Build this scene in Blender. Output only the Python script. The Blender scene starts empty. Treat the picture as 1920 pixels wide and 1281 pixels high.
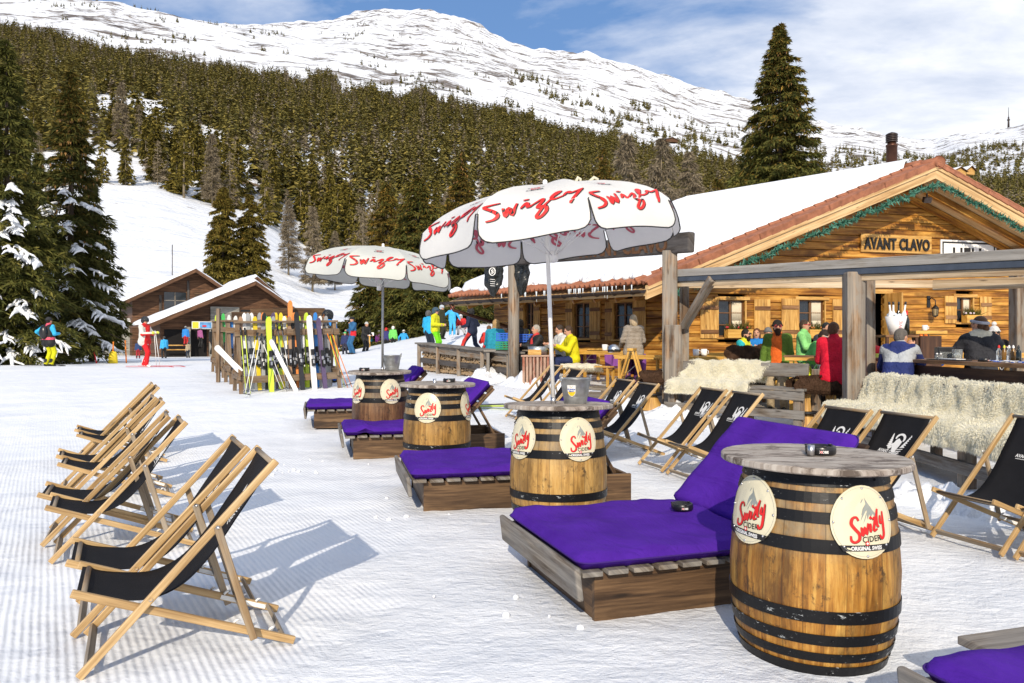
import bpy, math, random
import numpy as np
from mathutils import Vector, Matrix, noise as mnoise
random.seed(7); rng = np.random.default_rng(7)
R = math.radians
scene = bpy.context.scene
C = scene.collection
# ------------------------------------------------------------- camera, world, sun, exposure
CH = 1.46; F = 1450.0; HY = 640.0
cd = bpy.data.cameras.new('camera'); cam = bpy.data.objects.new('camera', cd); C.objects.link(cam)
cd.sensor_width = 36; cd.lens = 36 * F / 1920; cd.clip_start = 0.05; cd.clip_end = 20000
cam.location = (0, 0, CH); cam.rotation_euler = (R(90), 0, 0)
scene.camera = cam
SUN_EL = R(28); LD = Vector((0.12, 1, 0)).normalized()      # horizontal travel direction of the sunlight
sd = bpy.data.lights.new('sun', 'SUN'); sd.energy = 4.15; sd.angle = R(0.55); sd.color = (1.0, 0.89, 0.73)
sun = bpy.data.objects.new('sun', sd); C.objects.link(sun)
tv = Vector((LD.x * math.cos(SUN_EL), LD.y * math.cos(SUN_EL), -math.sin(SUN_EL)))
sun.rotation_euler = tv.to_track_quat('-Z', 'Y').to_euler()
scene.view_settings.view_transform = 'Standard'; scene.view_settings.look = 'None'
scene.view_settings.exposure = 0.14; scene.view_settings.gamma = 1
world = bpy.data.worlds.new('World'); scene.world = world; world.use_nodes = True

class NT:
    """small node helper"""
    def __init__(s, tree): s.t = tree; s.n = tree.nodes; s.l = tree.links
    def new(s, typ, **kw):
        n = s.n.new(typ)
        for k, v in kw.items():
            if k.startswith('i_'):
                key = k[2:].replace('_', ' ')
                n.inputs[key].default_value = v
            else: setattr(n, k, v)
        return n
    def link(s, a, b): s.l.new(a, b)
    def math(s, op, a, b=None, clamp=False):
        n = s.n.new('ShaderNodeMath'); n.operation = op; n.use_clamp = clamp
        for i, x in enumerate((a, b)):
            if x is None: continue
            if isinstance(x, (int, float)): n.inputs[i].default_value = x
            else: s.l.new(x, n.inputs[i])
        return n.outputs[0]
    def noise(s, vec, scale, detail=4, rough=.55, dist=0.0):
        n = s.n.new('ShaderNodeTexNoise'); n.inputs['Scale'].default_value = scale
        n.inputs['Detail'].default_value = detail; n.inputs['Roughness'].default_value = rough
        n.inputs['Distortion'].default_value = dist
        if vec is not None: s.l.new(vec, n.inputs['Vector'])
        return n.outputs['Fac']
    def mapping(s, vec, scale=(1, 1, 1), rot=(0, 0, 0), loc=(0, 0, 0)):
        n = s.n.new('ShaderNodeMapping'); n.inputs['Scale'].default_value = scale
        n.inputs['Rotation'].default_value = rot; n.inputs['Location'].default_value = loc
        s.l.new(vec, n.inputs['Vector']); return n.outputs[0]
    def ramp(s, fac, stops):
        n = s.n.new('ShaderNodeValToRGB'); cr = n.color_ramp
        while len(cr.elements) < len(stops): cr.elements.new(0.5)
        for e, (p, c) in zip(cr.elements, stops):
            e.position = p
            e.color = (c, c, c, 1) if isinstance(c, (int, float)) else (*c, 1)
        s.l.new(fac, n.inputs[0]); return n.outputs[0]
    def mix(s, fac, a, b):
        n = s.n.new('ShaderNodeMix'); n.data_type = 'RGBA'
        for sock, x in ((n.inputs[0], fac), (n.inputs[6], a), (n.inputs[7], b)):
            if isinstance(x, (int, float)): sock.default_value = x
            elif isinstance(x, tuple): sock.default_value = (*x, 1)
            else: s.l.new(x, sock)
        return n.outputs[2]
    def bump(s, h, strength, dist=.01, normal=None):
        n = s.n.new('ShaderNodeBump'); n.inputs['Strength'].default_value = strength
        n.inputs['Distance'].default_value = dist; s.l.new(h, n.inputs['Height'])
        if normal is not None: s.l.new(normal, n.inputs['Normal'])
        return n.outputs[0]

def make_world():
    w = NT(world.node_tree); w.n.clear()
    out = w.new('ShaderNodeOutputWorld'); bg = w.new('ShaderNodeBackground')
    sky = w.new('ShaderNodeTexSky'); sky.sky_type = 'NISHITA'; sky.sun_disc = False
    sky.sun_elevation = SUN_EL; sky.sun_rotation = R(180 + 7); sky.altitude = 1500
    sky.air_density = 1.1; sky.dust_density = 0.4; sky.ozone_density = 1.6
    tc = w.new('ShaderNodeTexCoord'); sep = w.new('ShaderNodeSeparateXYZ')
    w.link(tc.outputs['Generated'], sep.inputs[0])
    zz = w.math('MAXIMUM', w.math('ADD', sep.outputs[2], .16), .05)
    cx = w.math('DIVIDE', sep.outputs[0], zz); cy = w.math('DIVIDE', sep.outputs[1], zz)
    cmb = w.new('ShaderNodeCombineXYZ'); w.link(cx, cmb.inputs[0]); w.link(cy, cmb.inputs[1])
    v = w.mapping(cmb.outputs[0], (1.0, 1.5, 1), (0, 0, R(20)), (3.1, 1.3, 0))
    n1 = w.noise(v, .95, 9, .58, .25)
    n2 = w.noise(v, 3.3, 6, .6, .1)
    nn = w.math('ADD', w.math('MULTIPLY', n1, .78), w.math('MULTIPLY', n2, .22))
    az = w.math('MULTIPLY', sep.outputs[0], .40)           # the cloud bank lies to the right
    lo = w.math('MULTIPLY', w.math('SUBTRACT', .22, sep.outputs[2]), -.12)
    tot = w.math('ADD', w.math('ADD', nn, az), lo)
    fac = w.ramp(tot, [(.42, 0.0), (.50, .40), (.58, .88), (.68, .97)])
    shade = w.ramp(w.noise(v, 2.0, 6, .6, .2), [(.32, (5.4, 6.1, 7.6)), (.5, (7.6, 8.0, 8.9)), (.66, (9.8, 9.9, 10.1))])
    blue = w.mix(.62, sky.outputs[0], (1.35, 2.9, 6.2))
    mx = w.mix(fac, blue, shade)
    w.link(mx, bg.inputs[0]); bg.inputs[1].default_value = 0.105
    w.link(bg.outputs[0], out.inputs[0])
make_world()

# ------------------------------------------------------------- materials
def bsdf(name):
    m = bpy.data.materials.new(name); m.use_nodes = True
    t = NT(m.node_tree); b = t.n['Principled BSDF']
    return m, t, b
def setspec(b, v):
    b.inputs['Specular IOR Level'].default_value = v
def plain(name, col, rough=.6, metal=0, var=.18, nscale=6, bump=.15, bscale=40, spec=.4, sheen=0):
    m, t, b = bsdf(name)
    tc = t.new('ShaderNodeTexCoord'); v = tc.outputs['Object']
    n = t.noise(v, nscale, 5, .6)
    lo = tuple(c * (1 - var) for c in col); hi = tuple(min(1, c * (1 + var)) for c in col)
    t.link(t.ramp(n, [(.3, lo), (.7, hi)]), b.inputs['Base Color'])
    b.inputs['Roughness'].default_value = rough; b.inputs['Metallic'].default_value = metal
    setspec(b, spec)
    if sheen: b.inputs['Sheen Weight'].default_value = sheen
    if bump: t.link(t.bump(t.noise(v, bscale, 4), bump, .01), b.inputs['Normal'])
    return m
def wood(name, dark, mid, light, rough=.65, su=1.2, sv=22, stain=.5, bump=.35, grey=None, spec=.35, knots=True):
    m, t, b = bsdf(name)
    uv = t.new('ShaderNodeUVMap').outputs[0]
    info = t.new('ShaderNodeObjectInfo')
    rnd = t.math('MULTIPLY', info.outputs['Random'], 37.0)
    cmb = t.new('ShaderNodeCombineXYZ'); t.link(rnd, cmb.inputs[0]); t.link(rnd, cmb.inputs[1])
    add = t.new('ShaderNodeVectorMath'); add.operation = 'ADD'; t.link(uv, add.inputs[0]); t.link(cmb.outputs[0], add.inputs[1])
    uv = add.outputs[0]
    g = t.noise(t.mapping(uv, (su, sv, 1)), 1.0, 8, .62, .6)
    fine = t.noise(t.mapping(uv, (su * 3, sv * 5, 1)), 1.0, 4, .6)
    big = t.noise(t.mapping(uv, (.8, 1.6, 1)), 1.3, 4, .6, .4)
    gg = t.math('ADD', t.math('MULTIPLY', g, .7), t.math('MULTIPLY', fine, .3))
    c = t.ramp(gg, [(.39, dark), (.495, mid), (.60, light)])
    c = t.mix(t.ramp(big, [(.42, 0.0), (.66, stain)]), c, tuple(x * .55 for x in dark))
    if grey:
        gb = t.noise(t.mapping(uv, (1.0, 3.5, 1), (0, 0, 0), (7, 3, 0)), 1.6, 5, .65, .3)
        gc = t.mix(gg, tuple(x * .15 for x in grey), tuple(min(1, x * 1.75) for x in grey))
        c = t.mix(t.ramp(gb, [(.38, 0.0), (.54, .82)]), c, gc)
    if knots:
        vo = t.new('ShaderNodeTexVoronoi'); vo.inputs['Scale'].default_value = 1
        t.link(t.mapping(uv, (1.7, 8, 1)), vo.inputs['Vector'])
        k = t.ramp(vo.outputs['Distance'], [(.05, .85), (.13, 0.0)])
        c = t.mix(k, c, tuple(x * .35 for x in dark))
    t.link(c, b.inputs['Base Color']); b.inputs['Roughness'].default_value = rough; setspec(b, spec)
    t.link(t.bump(gg, bump, .006), b.inputs['Normal'])
    return m

M = {}
M['chair_wood'] = wood('varnished_beech', (.30, .175, .065), (.48, .31, .135), (.60, .42, .21), .45, 1.5, 30, .35, .15, spec=.5)
M['chair_wood_grey'] = wood('worn_beech', (.20, .12, .06), (.36, .24, .12), (.46, .33, .19), .6, 1.5, 30, .6, .2, grey=(.27, .23, .18))
M['box_wood'] = wood('stained_pine', (.035, .018, .008), (.095, .052, .024), (.18, .105, .05), .55, 1.0, 14, .4, .3)
M['grey_wood'] = wood('weathered_plank', (.07, .05, .035), (.17, .135, .10), (.30, .26, .21), .8, 1.5, 26, .45, .6, grey=(.22, .205, .185))
M['post_wood'] = wood('weathered_larch', (.06, .032, .016), (.20, .12, .065), (.38, .26, .16), .75, .6, 16, .6, .9, grey=(.25, .225, .19))
M['beam_wood'] = wood('grey_beam', (.12, .10, .08), (.26, .23, .19), (.40, .37, .32), .8, .5, 16, .3, .5, grey=(.33, .31, .28))
M['new_beam'] = wood('pale_beam', (.30, .20, .11), (.50, .37, .23), (.62, .50, .35), .7, .5, 10, .2, .3)
M['dark_beam'] = wood('charred_beam', (.02, .015, .012), (.05, .04, .033), (.10, .085, .07), .8, 1, 16, .4, .5, grey=(.09, .08, .075))
M['log_wall'] = wood('honey_log', (.15, .05, .007), (.42, .18, .026), (.64, .34, .07), .5, .55, 9, .75, .35, spec=.3)
M['shutter'] = wood('honey_shutter', (.32, .15, .035), (.56, .31, .08), (.70, .43, .14), .5, 1, 12, .35, .2)
M['fascia'] = wood('honey_fascia', (.38, .22, .09), (.58, .38, .18), (.70, .50, .27), .6, .5, 8, .2, .2)
M['dark_lodge'] = wood('dark_cladding', (.045, .020, .009), (.11, .052, .024), (.18, .09, .045), .7, .5, 8, .4, .4)
M['grey_clad'] = wood('grey_cladding', (.15, .14, .12), (.26, .25, .22), (.36, .35, .31), .8, .5, 8, .3, .4)
M['bench_y'] = wood('yellow_lacquered_pine', (.40, .19, .03), (.60, .33, .06), (.72, .43, .11), .35, 1, 14, .2, .1, spec=.5)
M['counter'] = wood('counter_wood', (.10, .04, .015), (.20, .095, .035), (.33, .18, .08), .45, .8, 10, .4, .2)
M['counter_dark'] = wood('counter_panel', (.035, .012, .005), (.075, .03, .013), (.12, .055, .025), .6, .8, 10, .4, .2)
M['red_wood'] = wood('flaking_red_paint', (.16, .035, .015), (.24, .06, .03), (.30, .09, .045), .6, 1, 12, .2, .3, grey=(.42, .30, .22))
M['rack_wood'] = wood('rack_timber', (.06, .032, .015), (.16, .09, .042), (.28, .175, .09), .75, 1, 14, .5, .4, grey=(.20, .15, .105))
M['deck_wood'] = wood('deck_board', (.08, .055, .035), (.17, .125, .085), (.26, .205, .15), .8, .8, 12, .4, .4, grey=(.22, .2, .17))
M['bark'] = wood('bark', (.035, .024, .017), (.085, .06, .042), (.14, .105, .08), .9, 1, 6, .5, .8, knots=False)
M['fire_end'] = wood('split_log', (.20, .12, .06), (.40, .28, .16), (.55, .42, .28), .8, 3, 8, .4, .3, knots=False)
M['black_paint'] = plain('black_paint', (.010, .010, .011), .5, 0, .2, 8, .05)
M['black_plastic'] = plain('black_plastic', (.012, .012, .013), .32, 0, .1, 8, .03, spec=.5)
M['black_fabric'] = plain('black_canvas', (.010, .010, .012), .82, 0, .2, 7, .35, 320, spec=.2)
M['steel'] = plain('steel', (.55, .55, .56), .35, 1, .12, 9, .05)
M['galv'] = plain('galvanised_steel', (.42, .44, .45), .45, .85, .3, 14, .12, 30)
M['white_paint'] = plain('white_paint', (.78, .77, .74), .45, 0, .05, 5, .05)
M['grey_pole'] = plain('grey_pole', (.34, .35, .36), .4, .6, .1)
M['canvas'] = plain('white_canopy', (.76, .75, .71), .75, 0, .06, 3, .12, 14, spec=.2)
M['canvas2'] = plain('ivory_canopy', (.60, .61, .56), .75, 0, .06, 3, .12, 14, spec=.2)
M['red_ink'] = plain('red_ink', (.62, .018, .015), .55, 0, .08, 6, 0)
M['black_ink'] = plain('black_ink', (.015, .014, .014), .6, 0, .1, 6, 0)
M['white_ink'] = plain('white_ink', (.74, .73, .70), .7, 0, .08, 8, 0)
M['cream'] = plain('cream_enamel', (.66, .60, .42), .3, 0, .05, 4, 0, spec=.5)
M['greyink'] = plain('grey_print', (.27, .29, .26), .45, 0, .1, 20, 0)
M['tile'] = plain('clay_tile', (.30, .115, .06), .75, 0, .3, 5, .3, 30)
M['glass'] = plain('window_glass', (.02, .025, .03), .06, 0, .1, 3, 0, spec=.8)
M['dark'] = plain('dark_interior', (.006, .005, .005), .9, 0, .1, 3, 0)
M['curtain'] = plain('curtain', (.62, .55, .42), .9, 0, .08, 10, .1)
M['brown_metal'] = plain('brown_metal', (.10, .045, .028), .4, .7, .2)
M['gutter'] = plain('gutter_metal', (.07, .055, .05), .45, .6, .2)
M['garland'] = plain('tinsel_garland', (.05, .17, .12), .6, 0, .4, 20, .2)
M['ice'] = plain('icicle', (.75, .82, .88), .1, 0, .03, 4, 0, spec=.8)
M['fur'] = plain('sheepskin', (.90, .86, .72), .85, 0, .06, 9, 0, spec=.15, sheen=.3)
M['fur_dark'] = plain('brown_hide', (.055, .03, .018), .9, 0, .35, 9, 0, spec=.1)
M['skin'] = plain('skin', (.52, .27, .17), .55, 0, .06, 10, 0)
M['straw'] = plain('straw', (.42, .30, .12), .9, 0, .3, 20, .2)

def translucent(name, amount, col):
    m = M[name]; t = NT(m.node_tree); b = t.n['Principled BSDF']; out = [n for n in t.n if n.type == 'OUTPUT_MATERIAL'][0]
    tr = t.new('ShaderNodeBsdfTranslucent'); tr.inputs[0].default_value = (*col, 1); mx = t.new('ShaderNodeMixShader'); mx.inputs[0].default_value = amount
    t.link(b.outputs[0], mx.inputs[1]); t.link(tr.outputs[0], mx.inputs[2]); t.link(mx.outputs[0], out.inputs[0])
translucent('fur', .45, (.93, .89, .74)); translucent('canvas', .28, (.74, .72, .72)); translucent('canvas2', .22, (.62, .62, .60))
# ------------------------------------------------------------- snow, foliage and cloth with a colour of their own
def snow_mat(name, groomed=False, rock=False):
    m, t, b = bsdf(name)
    tc = t.new('ShaderNodeTexCoord'); v = tc.outputs['Object']
    n = t.noise(v, .6, 5, .6)
    col = t.ramp(n, [(.3, (.76, .785, .825)), (.7, (.84, .848, .862))] if not rock else [(.3, (.70, .725, .765)), (.7, (.79, .80, .82))])
    b.inputs['Roughness'].default_value = .6; setspec(b, .25)
    if rock:
        sep = t.new('ShaderNodeSeparateXYZ'); t.link(v, sep.inputs[0])
        vs = t.mapping(v, (.0036, .0030, .005), (0, 0, R(-18)))
        a = t.noise(vs, 3.2, 10, .68, .5); bb = t.noise(v, .05, 8, .72, .3)
        s = t.math('ADD', t.math('MULTIPLY', a, .62), t.math('MULTIPLY', bb, .38))
        far = t.ramp(t.math('MULTIPLY', sep.outputs[1], .0005), [(.35, 0.0), (.5, 1.0)])
        reg = t.ramp(t.noise(t.mapping(v, (.0022, .0016, .004)), 1.6, 5, .6), [(.42, -.14), (.66, .04)]); k = t.math('MULTIPLY', t.ramp(t.math('ADD', s, reg), [(.525, 0.0), (.58, 1.0)]), far)
        rc = t.ramp(t.noise(v, .02, 8, .6), [(.35, (.07, .055, .045)), (.65, (.19, .15, .115))])
        col = t.mix(k, col, rc)
        # brown turf patches on the meadow nearer by
        g1 = t.math('MULTIPLY', t.ramp(t.noise(t.mapping(v, (1, 1, 2.5)), .035, 7, .7), [(.615, 0.0), (.635, 1.0)]),
                    t.ramp(t.math('MULTIPLY', sep.outputs[1], .005), [(.75, 0.0), (.95, 1.0)]))
        col = t.mix(g1, col, (.16, .11, .06))
        h = t.noise(v, .06, 8, .6); t.link(t.bump(h, .5, 9.0), b.inputs['Normal'])
    t.link(col, b.inputs['Base Color'])
    if groomed:
        sep = t.new('ShaderNodeSeparateXYZ'); t.link(v, sep.inputs[0])
        rot = t.mapping(v, (1, 1, 1), (0, 0, R(-31)))
        warp = t.noise(v, .8, 3)
        s2 = t.new('ShaderNodeSeparateXYZ'); t.link(rot, s2.inputs[0])
        ph = t.math('ADD', t.math('MULTIPLY', s2.outputs[0], 2 * math.pi / .037), t.math('MULTIPLY', warp, 5.0))
        wv = t.math('SINE', ph)
        # the groomed strip lies on the left, the trodden part on the right
        edge = t.math('ADD', t.math('MULTIPLY', sep.outputs[0], -.42), t.math('MULTIPLY', t.noise(v, .9, 4), 1.1))
        msk = t.ramp(edge, [(.82, 0.0), (1.0, 1.0)])
        brk = t.ramp(t.noise(v, 2.4, 5, .65), [(.30, .35), (.5, 1.0)])
        strip = t.math('MULTIPLY', t.math('MULTIPLY', t.math('MULTIPLY', wv, msk), brk), t.ramp(t.math('MULTIPLY', sep.outputs[1], .05), [(.2, 1.0), (.6, .15)]))
        fine = t.noise(v, 42, 6, .7)
        mid = t.noise(t.mapping(v, (1, 2.2, 1), (0, 0, R(25))), 5.5, 6, .68, .4)
        lump = t.noise(v, 15, 5, .7)
        h = t.math('ADD', t.math('MULTIPLY', strip, .0026), t.math('MULTIPLY', fine, .007))
        h = t.math('ADD', h, t.math('MULTIPLY', t.math('MULTIPLY', mid, .034), t.math('SUBTRACT', 1.0, t.math('MULTIPLY', msk, .8))))
        h = t.math('ADD', h, t.math('MULTIPLY', t.math('MULTIPLY', lump, .022), t.math('SUBTRACT', 1.0, t.math('MULTIPLY', msk, .75))))
        h = t.math('ADD', h, t.math('MULTIPLY', t.noise(v, 1.1, 4), .12))
        t.link(t.bump(h, .8, 1.0), b.inputs['Normal'])
    elif not rock:
        h = t.math('ADD', t.math('MULTIPLY', t.noise(v, 6, 6, .65), .06), t.math('MULTIPLY', t.noise(v, 30, 4), .012))
        t.link(t.bump(h, .7, 1.0), b.inputs['Normal'])
    return m
M['ground'] = snow_mat('trodden_snow', groomed=True)
M['mountain'] = snow_mat('mountain_snow', rock=True)
M['snow'] = snow_mat('snow')

def foliage(name, dark, mid, light, scale=.35, tree_var=.25, tscale=.06):
    m, t, b = bsdf(name)
    tc = t.new('ShaderNodeTexCoord'); v = tc.outputs['Object']
    geo = t.new('ShaderNodeNewGeometry')
    n = t.math('ADD', t.math('MULTIPLY', t.noise(v, scale, 4, .6), .72), t.math('MULTIPLY', geo.outputs['Random Per Island'], .28))
    c = t.ramp(n, [(.32, dark), (.52, mid), (.72, light)])
    info = t.new('ShaderNodeObjectInfo')
    tv2 = t.noise(v, tscale, 2); mixf = t.math('ADD', t.math('MULTIPLY', info.outputs['Random'], .5), t.math('MULTIPLY', tv2, .5))
    c = t.mix(t.ramp(mixf, [(.25, tree_var), (.75, 0.0)]), c, tuple(x * .45 for x in dark))
    t.link(c, b.inputs['Base Color']); b.inputs['Roughness'].default_value = .75; setspec(b, .15)
    return m
M['spruce'] = foliage('spruce_needles', (.065, .058, .012), (.17, .138, .026), (.34, .25, .05), 1.3)
M['spruce_near'] = foliage('spruce_needles_near', (.034, .042, .010), (.092, .094, .020), (.19, .165, .040), 2.2)
M['spruce_gold'] = foliage('spruce_cone_laden', (.07, .05, .010), (.17, .115, .022), (.34, .20, .04), 1.6)
M['forest'] = foliage('forest_needles', (.060, .058, .014), (.155, .130, .030), (.32, .24, .055), .35, .55, .05)
M['larch'] = foliage('bare_larch_twigs', (.14, .11, .072), (.26, .21, .14), (.38, .31, .21), 1.0)
M['cone'] = plain('spruce_cones', (.30, .16, .05), .8, 0, .3, 8, 0)

# ------------------------------------------------------------- object bookkeeping
KIDS = {}
def obj(name, me, parent=None):
    o = bpy.data.objects.new(name, me); C.objects.link(o)
    if parent is not None:
        o.parent = parent; KIDS.setdefault(parent.name, []).append(o)
    return o
def tag(o, label, cat, group=None, kind=None):
    if label: o['label'] = label
    if cat: o['category'] = cat
    if group: o['group'] = group
    if kind: o['kind'] = kind
    return o
def thing(name, label, cat, loc=(0, 0, 0), rz=0, group=None, rot=None):
    o = obj(name, None); o.location = loc; o.rotation_euler = rot if rot else (0, 0, rz)
    o.empty_display_size = .1
    return tag(o, label, cat, group)
def dup(root, loc, rz, label=None, rot=None, scale=None):
    r = root.copy(); C.objects.link(r); r.location = loc; r.rotation_euler = rot if rot else (0, 0, rz)
    if scale: r.scale = scale
    if label: r['label'] = label
    def rec(src, dst):
        for ch in KIDS.get(src.name, []):
            c = ch.copy(); C.objects.link(c); c.parent = dst
            KIDS.setdefault(dst.name, []).append(c); rec(ch, c)
    rec(root, r)
    return r

class MB:
    """collects shapes, then links them as one mesh object with metre-scaled UVs along the grain"""
    def __init__(s): s.v = []; s.f = []; s.uv = []; s.mi = []; s.sm = []
    def face(s, idx, uv=None, m=0, smooth=False):
        s.f.append(tuple(idx)); s.uv.append(uv or [(s.v[i][0], s.v[i][1]) for i in idx]); s.mi.append(m); s.sm.append(smooth)
    def box(s, c, size, rot=None, m=0, taper=1.0):
        b0 = len(s.v); c = Vector(c); ax = max(range(3), key=lambda i: size[i]); o1 = [i for i in range(3) if i != ax]
        loc = []
        for sx in (-.5, .5):
            for sy in (-.5, .5):
                for sz in (-.5, .5):
                    k = taper if sz > 0 else 1
                    p = Vector((sx * size[0] * k, sy * size[1] * k, sz * size[2])); loc.append(p)
                    s.v.append(tuple(c + (rot @ p if rot is not None else p)))
        ou, ov = random.random() * 50, random.random() * 50
        for q in ((0, 1, 3, 2), (4, 6, 7, 5), (0, 4, 5, 1), (2, 3, 7, 6), (0, 2, 6, 4), (1, 5, 7, 3)):
            s.f.append(tuple(b0 + i for i in q))
            s.uv.append([(loc[i][ax] + ou, loc[i][o1[0]] + loc[i][o1[1]] + ov) for i in q]); s.mi.append(m); s.sm.append(False)
    def bar(s, p0, p1, w, h, up=(0, 0, 1), m=0):
        p0 = Vector(p0); p1 = Vector(p1); d = p1 - p0; L = d.length; x = d / L; u = Vector(up)
        y = u.cross(x)
        if y.length < 1e-4: y = Vector((0, 1, 0)).cross(x)
        y.normalize(); z = x.cross(y)
        s.box((p0 + p1) / 2, (L, w, h), Matrix((x, y, z)).transposed(), m)
    def tube(s, pts, r, n=8, m=0, cap=True, smooth=True):
        pts = [Vector(p) for p in pts]; rs = r if isinstance(r, (list, tuple)) else [r] * len(pts)
        b0 = len(s.v); L = 0; ou = random.random() * 30
        prev = None
        for i, p in enumerate(pts):
            d = (pts[min(i + 1, len(pts) - 1)] - pts[max(i - 1, 0)]).normalized()
            a = Vector((0, 0, 1)) if abs(d.z) < .95 else Vector((1, 0, 0))
            if prev is not None: x = (prev - d * prev.dot(d)).normalized()
            else: x = a.cross(d).normalized()
            prev = x; y = d.cross(x)
            for k in range(n):
                th = 2 * math.pi * k / n
                s.v.append(tuple(p + (x * math.cos(th) + y * math.sin(th)) * rs[i]))
        for i in range(len(pts) - 1):
            l1 = L + (pts[i + 1] - pts[i]).length
            for k in range(n):
                k2 = (k + 1) % n; c0 = rs[i] * 6.28 / n
                s.f.append((b0 + i * n + k, b0 + i * n + k2, b0 + (i + 1) * n + k2, b0 + (i + 1) * n + k))
                s.uv.append([(L + ou, k * c0), (L + ou, (k + 1) * c0), (l1 + ou, (k + 1) * c0), (l1 + ou, k * c0)])
                s.mi.append(m); s.sm.append(smooth)
            L = l1
        if cap:
            s.face([b0 + k for k in range(n)][::-1], [(0, .01 * k) for k in range(n)], m)
            e = b0 + (len(pts) - 1) * n
            s.face([e + k for k in range(n)], [(0, .01 * k) for k in range(n)], m)
    def lathe(s, prof, n=24, c=(0, 0, 0), m=0, smooth=True, rot=None, a0=0, a1=2 * math.pi, groove=None):
        rmax = max(p[0] for p in prof); b0 = len(s.v); c = Vector(c); full = abs(a1 - a0 - 2 * math.pi) < 1e-6; nn = n if full else n + 1
        for r, z in prof:
            for k in range(nn):
                th = a0 + (a1 - a0) * k / n; rr = r * (groove(k) if groove else 1)
                p = Vector((rr * math.sin(th), -rr * math.cos(th), z))
                s.v.append(tuple(c + (rot @ p if rot is not None else p)))
        for i in range(len(prof) - 1):
            for k in range(n):
                k2 = (k + 1) % nn
                s.f.append((b0 + i * nn + k, b0 + i * nn + k2, b0 + (i + 1) * nn + k2, b0 + (i + 1) * nn + k))
                w = rmax * (a1 - a0) / n
                s.uv.append([(prof[i][1], k * w), (prof[i][1], (k + 1) * w), (prof[i + 1][1], (k + 1) * w), (prof[i + 1][1], k * w)])
                s.mi.append(m); s.sm.append(smooth)
    def prism(s, poly, th, M4, m=0):
        """2-D outline extruded by th along local z, placed by the matrix"""
        b0 = len(s.v); n = len(poly)
        for z in (0, th):
            for x, y in poly: s.v.append(tuple(M4 @ Vector((x, y, z))))
        area = sum(poly[i][0] * poly[(i + 1) % n][1] - poly[(i + 1) % n][0] * poly[i][1] for i in range(n))
        top = [b0 + n + i for i in range(n)]; bot = [b0 + i for i in range(n)][::-1]
        if area * th < 0: top.reverse(); bot.reverse()
        s.face(top, [poly[i - b0 - n] for i in top], m); s.face(bot, [poly[i - b0] for i in bot], m)
        for i in range(n):
            j = (i + 1) % n; q = [b0 + i, b0 + j, b0 + n + j, b0 + n + i]
            if area * th < 0: q.reverse()
            s.face(q, [(poly[(k - b0) % n][0], poly[(k - b0) % n][1] + (.02 if k >= b0 + n else 0)) for k in q], m)
    def grid(s, fn, nu, nv, m=0, smooth=True, su=1, sv=1):
        b0 = len(s.v)
        for i in range(nu + 1):
            for j in range(nv + 1): s.v.append(tuple(fn(i / nu, j / nv)))
        for i in range(nu):
            for j in range(nv):
                a = b0 + i * (nv + 1) + j
                s.f.append((a, a + nv + 1, a + nv + 2, a + 1))
                s.uv.append([(i / nu * su, j / nv * sv), ((i + 1) / nu * su, j / nv * sv), ((i + 1) / nu * su, (j + 1) / nv * sv), (i / nu * su, (j + 1) / nv * sv)])
                s.mi.append(m); s.sm.append(smooth)
    def ell(s, c, r, n=12, k=8, m=0, rot=None, z0=-1.0):
        """ellipsoid, cut off below z0 (in radii)"""
        t0 = math.asin(max(-1, z0))
        prof = [(math.cos(t0 + (math.pi / 2 - t0) * i / k), math.sin(t0 + (math.pi / 2 - t0) * i / k)) for i in range(k + 1)]
        R3 = Matrix.Diagonal(Vector(r)); R3 = (rot @ R3) if rot is not None else R3
        s.lathe(prof, n, c, m, True, R3)
    def tri(s, V, F, m=0, smooth=False):
        b0 = len(s.v); s.v += [tuple(p) for p in V]
        for f in F: s.face([b0 + i for i in f], [(V[i][0], V[i][1]) for i in f], m, smooth)
    def build(s, name, mats, parent=None, bevel=0, solid=0):
        me = bpy.data.meshes.new(name); me.from_pydata(s.v, [], s.f)
        uvl = me.uv_layers.new(name='UVMap')
        uvl.data.foreach_set('uv', np.array([c for f in s.uv for q in f for c in q], dtype=np.float32))
        me.polygons.foreach_set('material_index', s.mi); me.polygons.foreach_set('use_smooth', s.sm)
        for mt in (mats if isinstance(mats, (list, tuple)) else [mats]): me.materials.append(M[mt] if isinstance(mt, str) else mt)
        me.update()
        o = obj(name, me, parent)
        if solid:
            q = o.modifiers.new('thickness', 'SOLIDIFY'); q.thickness = solid; q.offset = 0
        if bevel:
            q = o.modifiers.new('bevel', 'BEVEL'); q.width = bevel; q.segments = 2; q.limit_method = 'ANGLE'; q.angle_limit = R(40)
            q.harden_normals = False
        return o
def npmesh(name, V, Fq, mats, parent=None, mi=None, smooth=False):
    """mesh from numpy arrays; Fq (n,3) or (n,4)"""
    me = bpy.data.meshes.new(name); k = Fq.shape[1]
    me.vertices.add(len(V)); me.vertices.foreach_set('co', V.astype(np.float32).ravel())
    me.loops.add(Fq.size); me.loops.foreach_set('vertex_index', Fq.astype(np.int32).ravel())
    me.polygons.add(len(Fq)); me.polygons.foreach_set('loop_start', np.arange(0, Fq.size, k, dtype=np.int32))
    me.polygons.foreach_set('loop_total', np.full(len(Fq), k, dtype=np.int32))
    if mi is not None: me.polygons.foreach_set('material_index', mi.astype(np.int32))
    me.polygons.foreach_set('use_smooth', np.full(len(Fq), smooth))
    for mt in mats: me.materials.append(M[mt])
    me.update(calc_edges=True); me.validate()
    return obj(name, me, parent)

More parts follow.
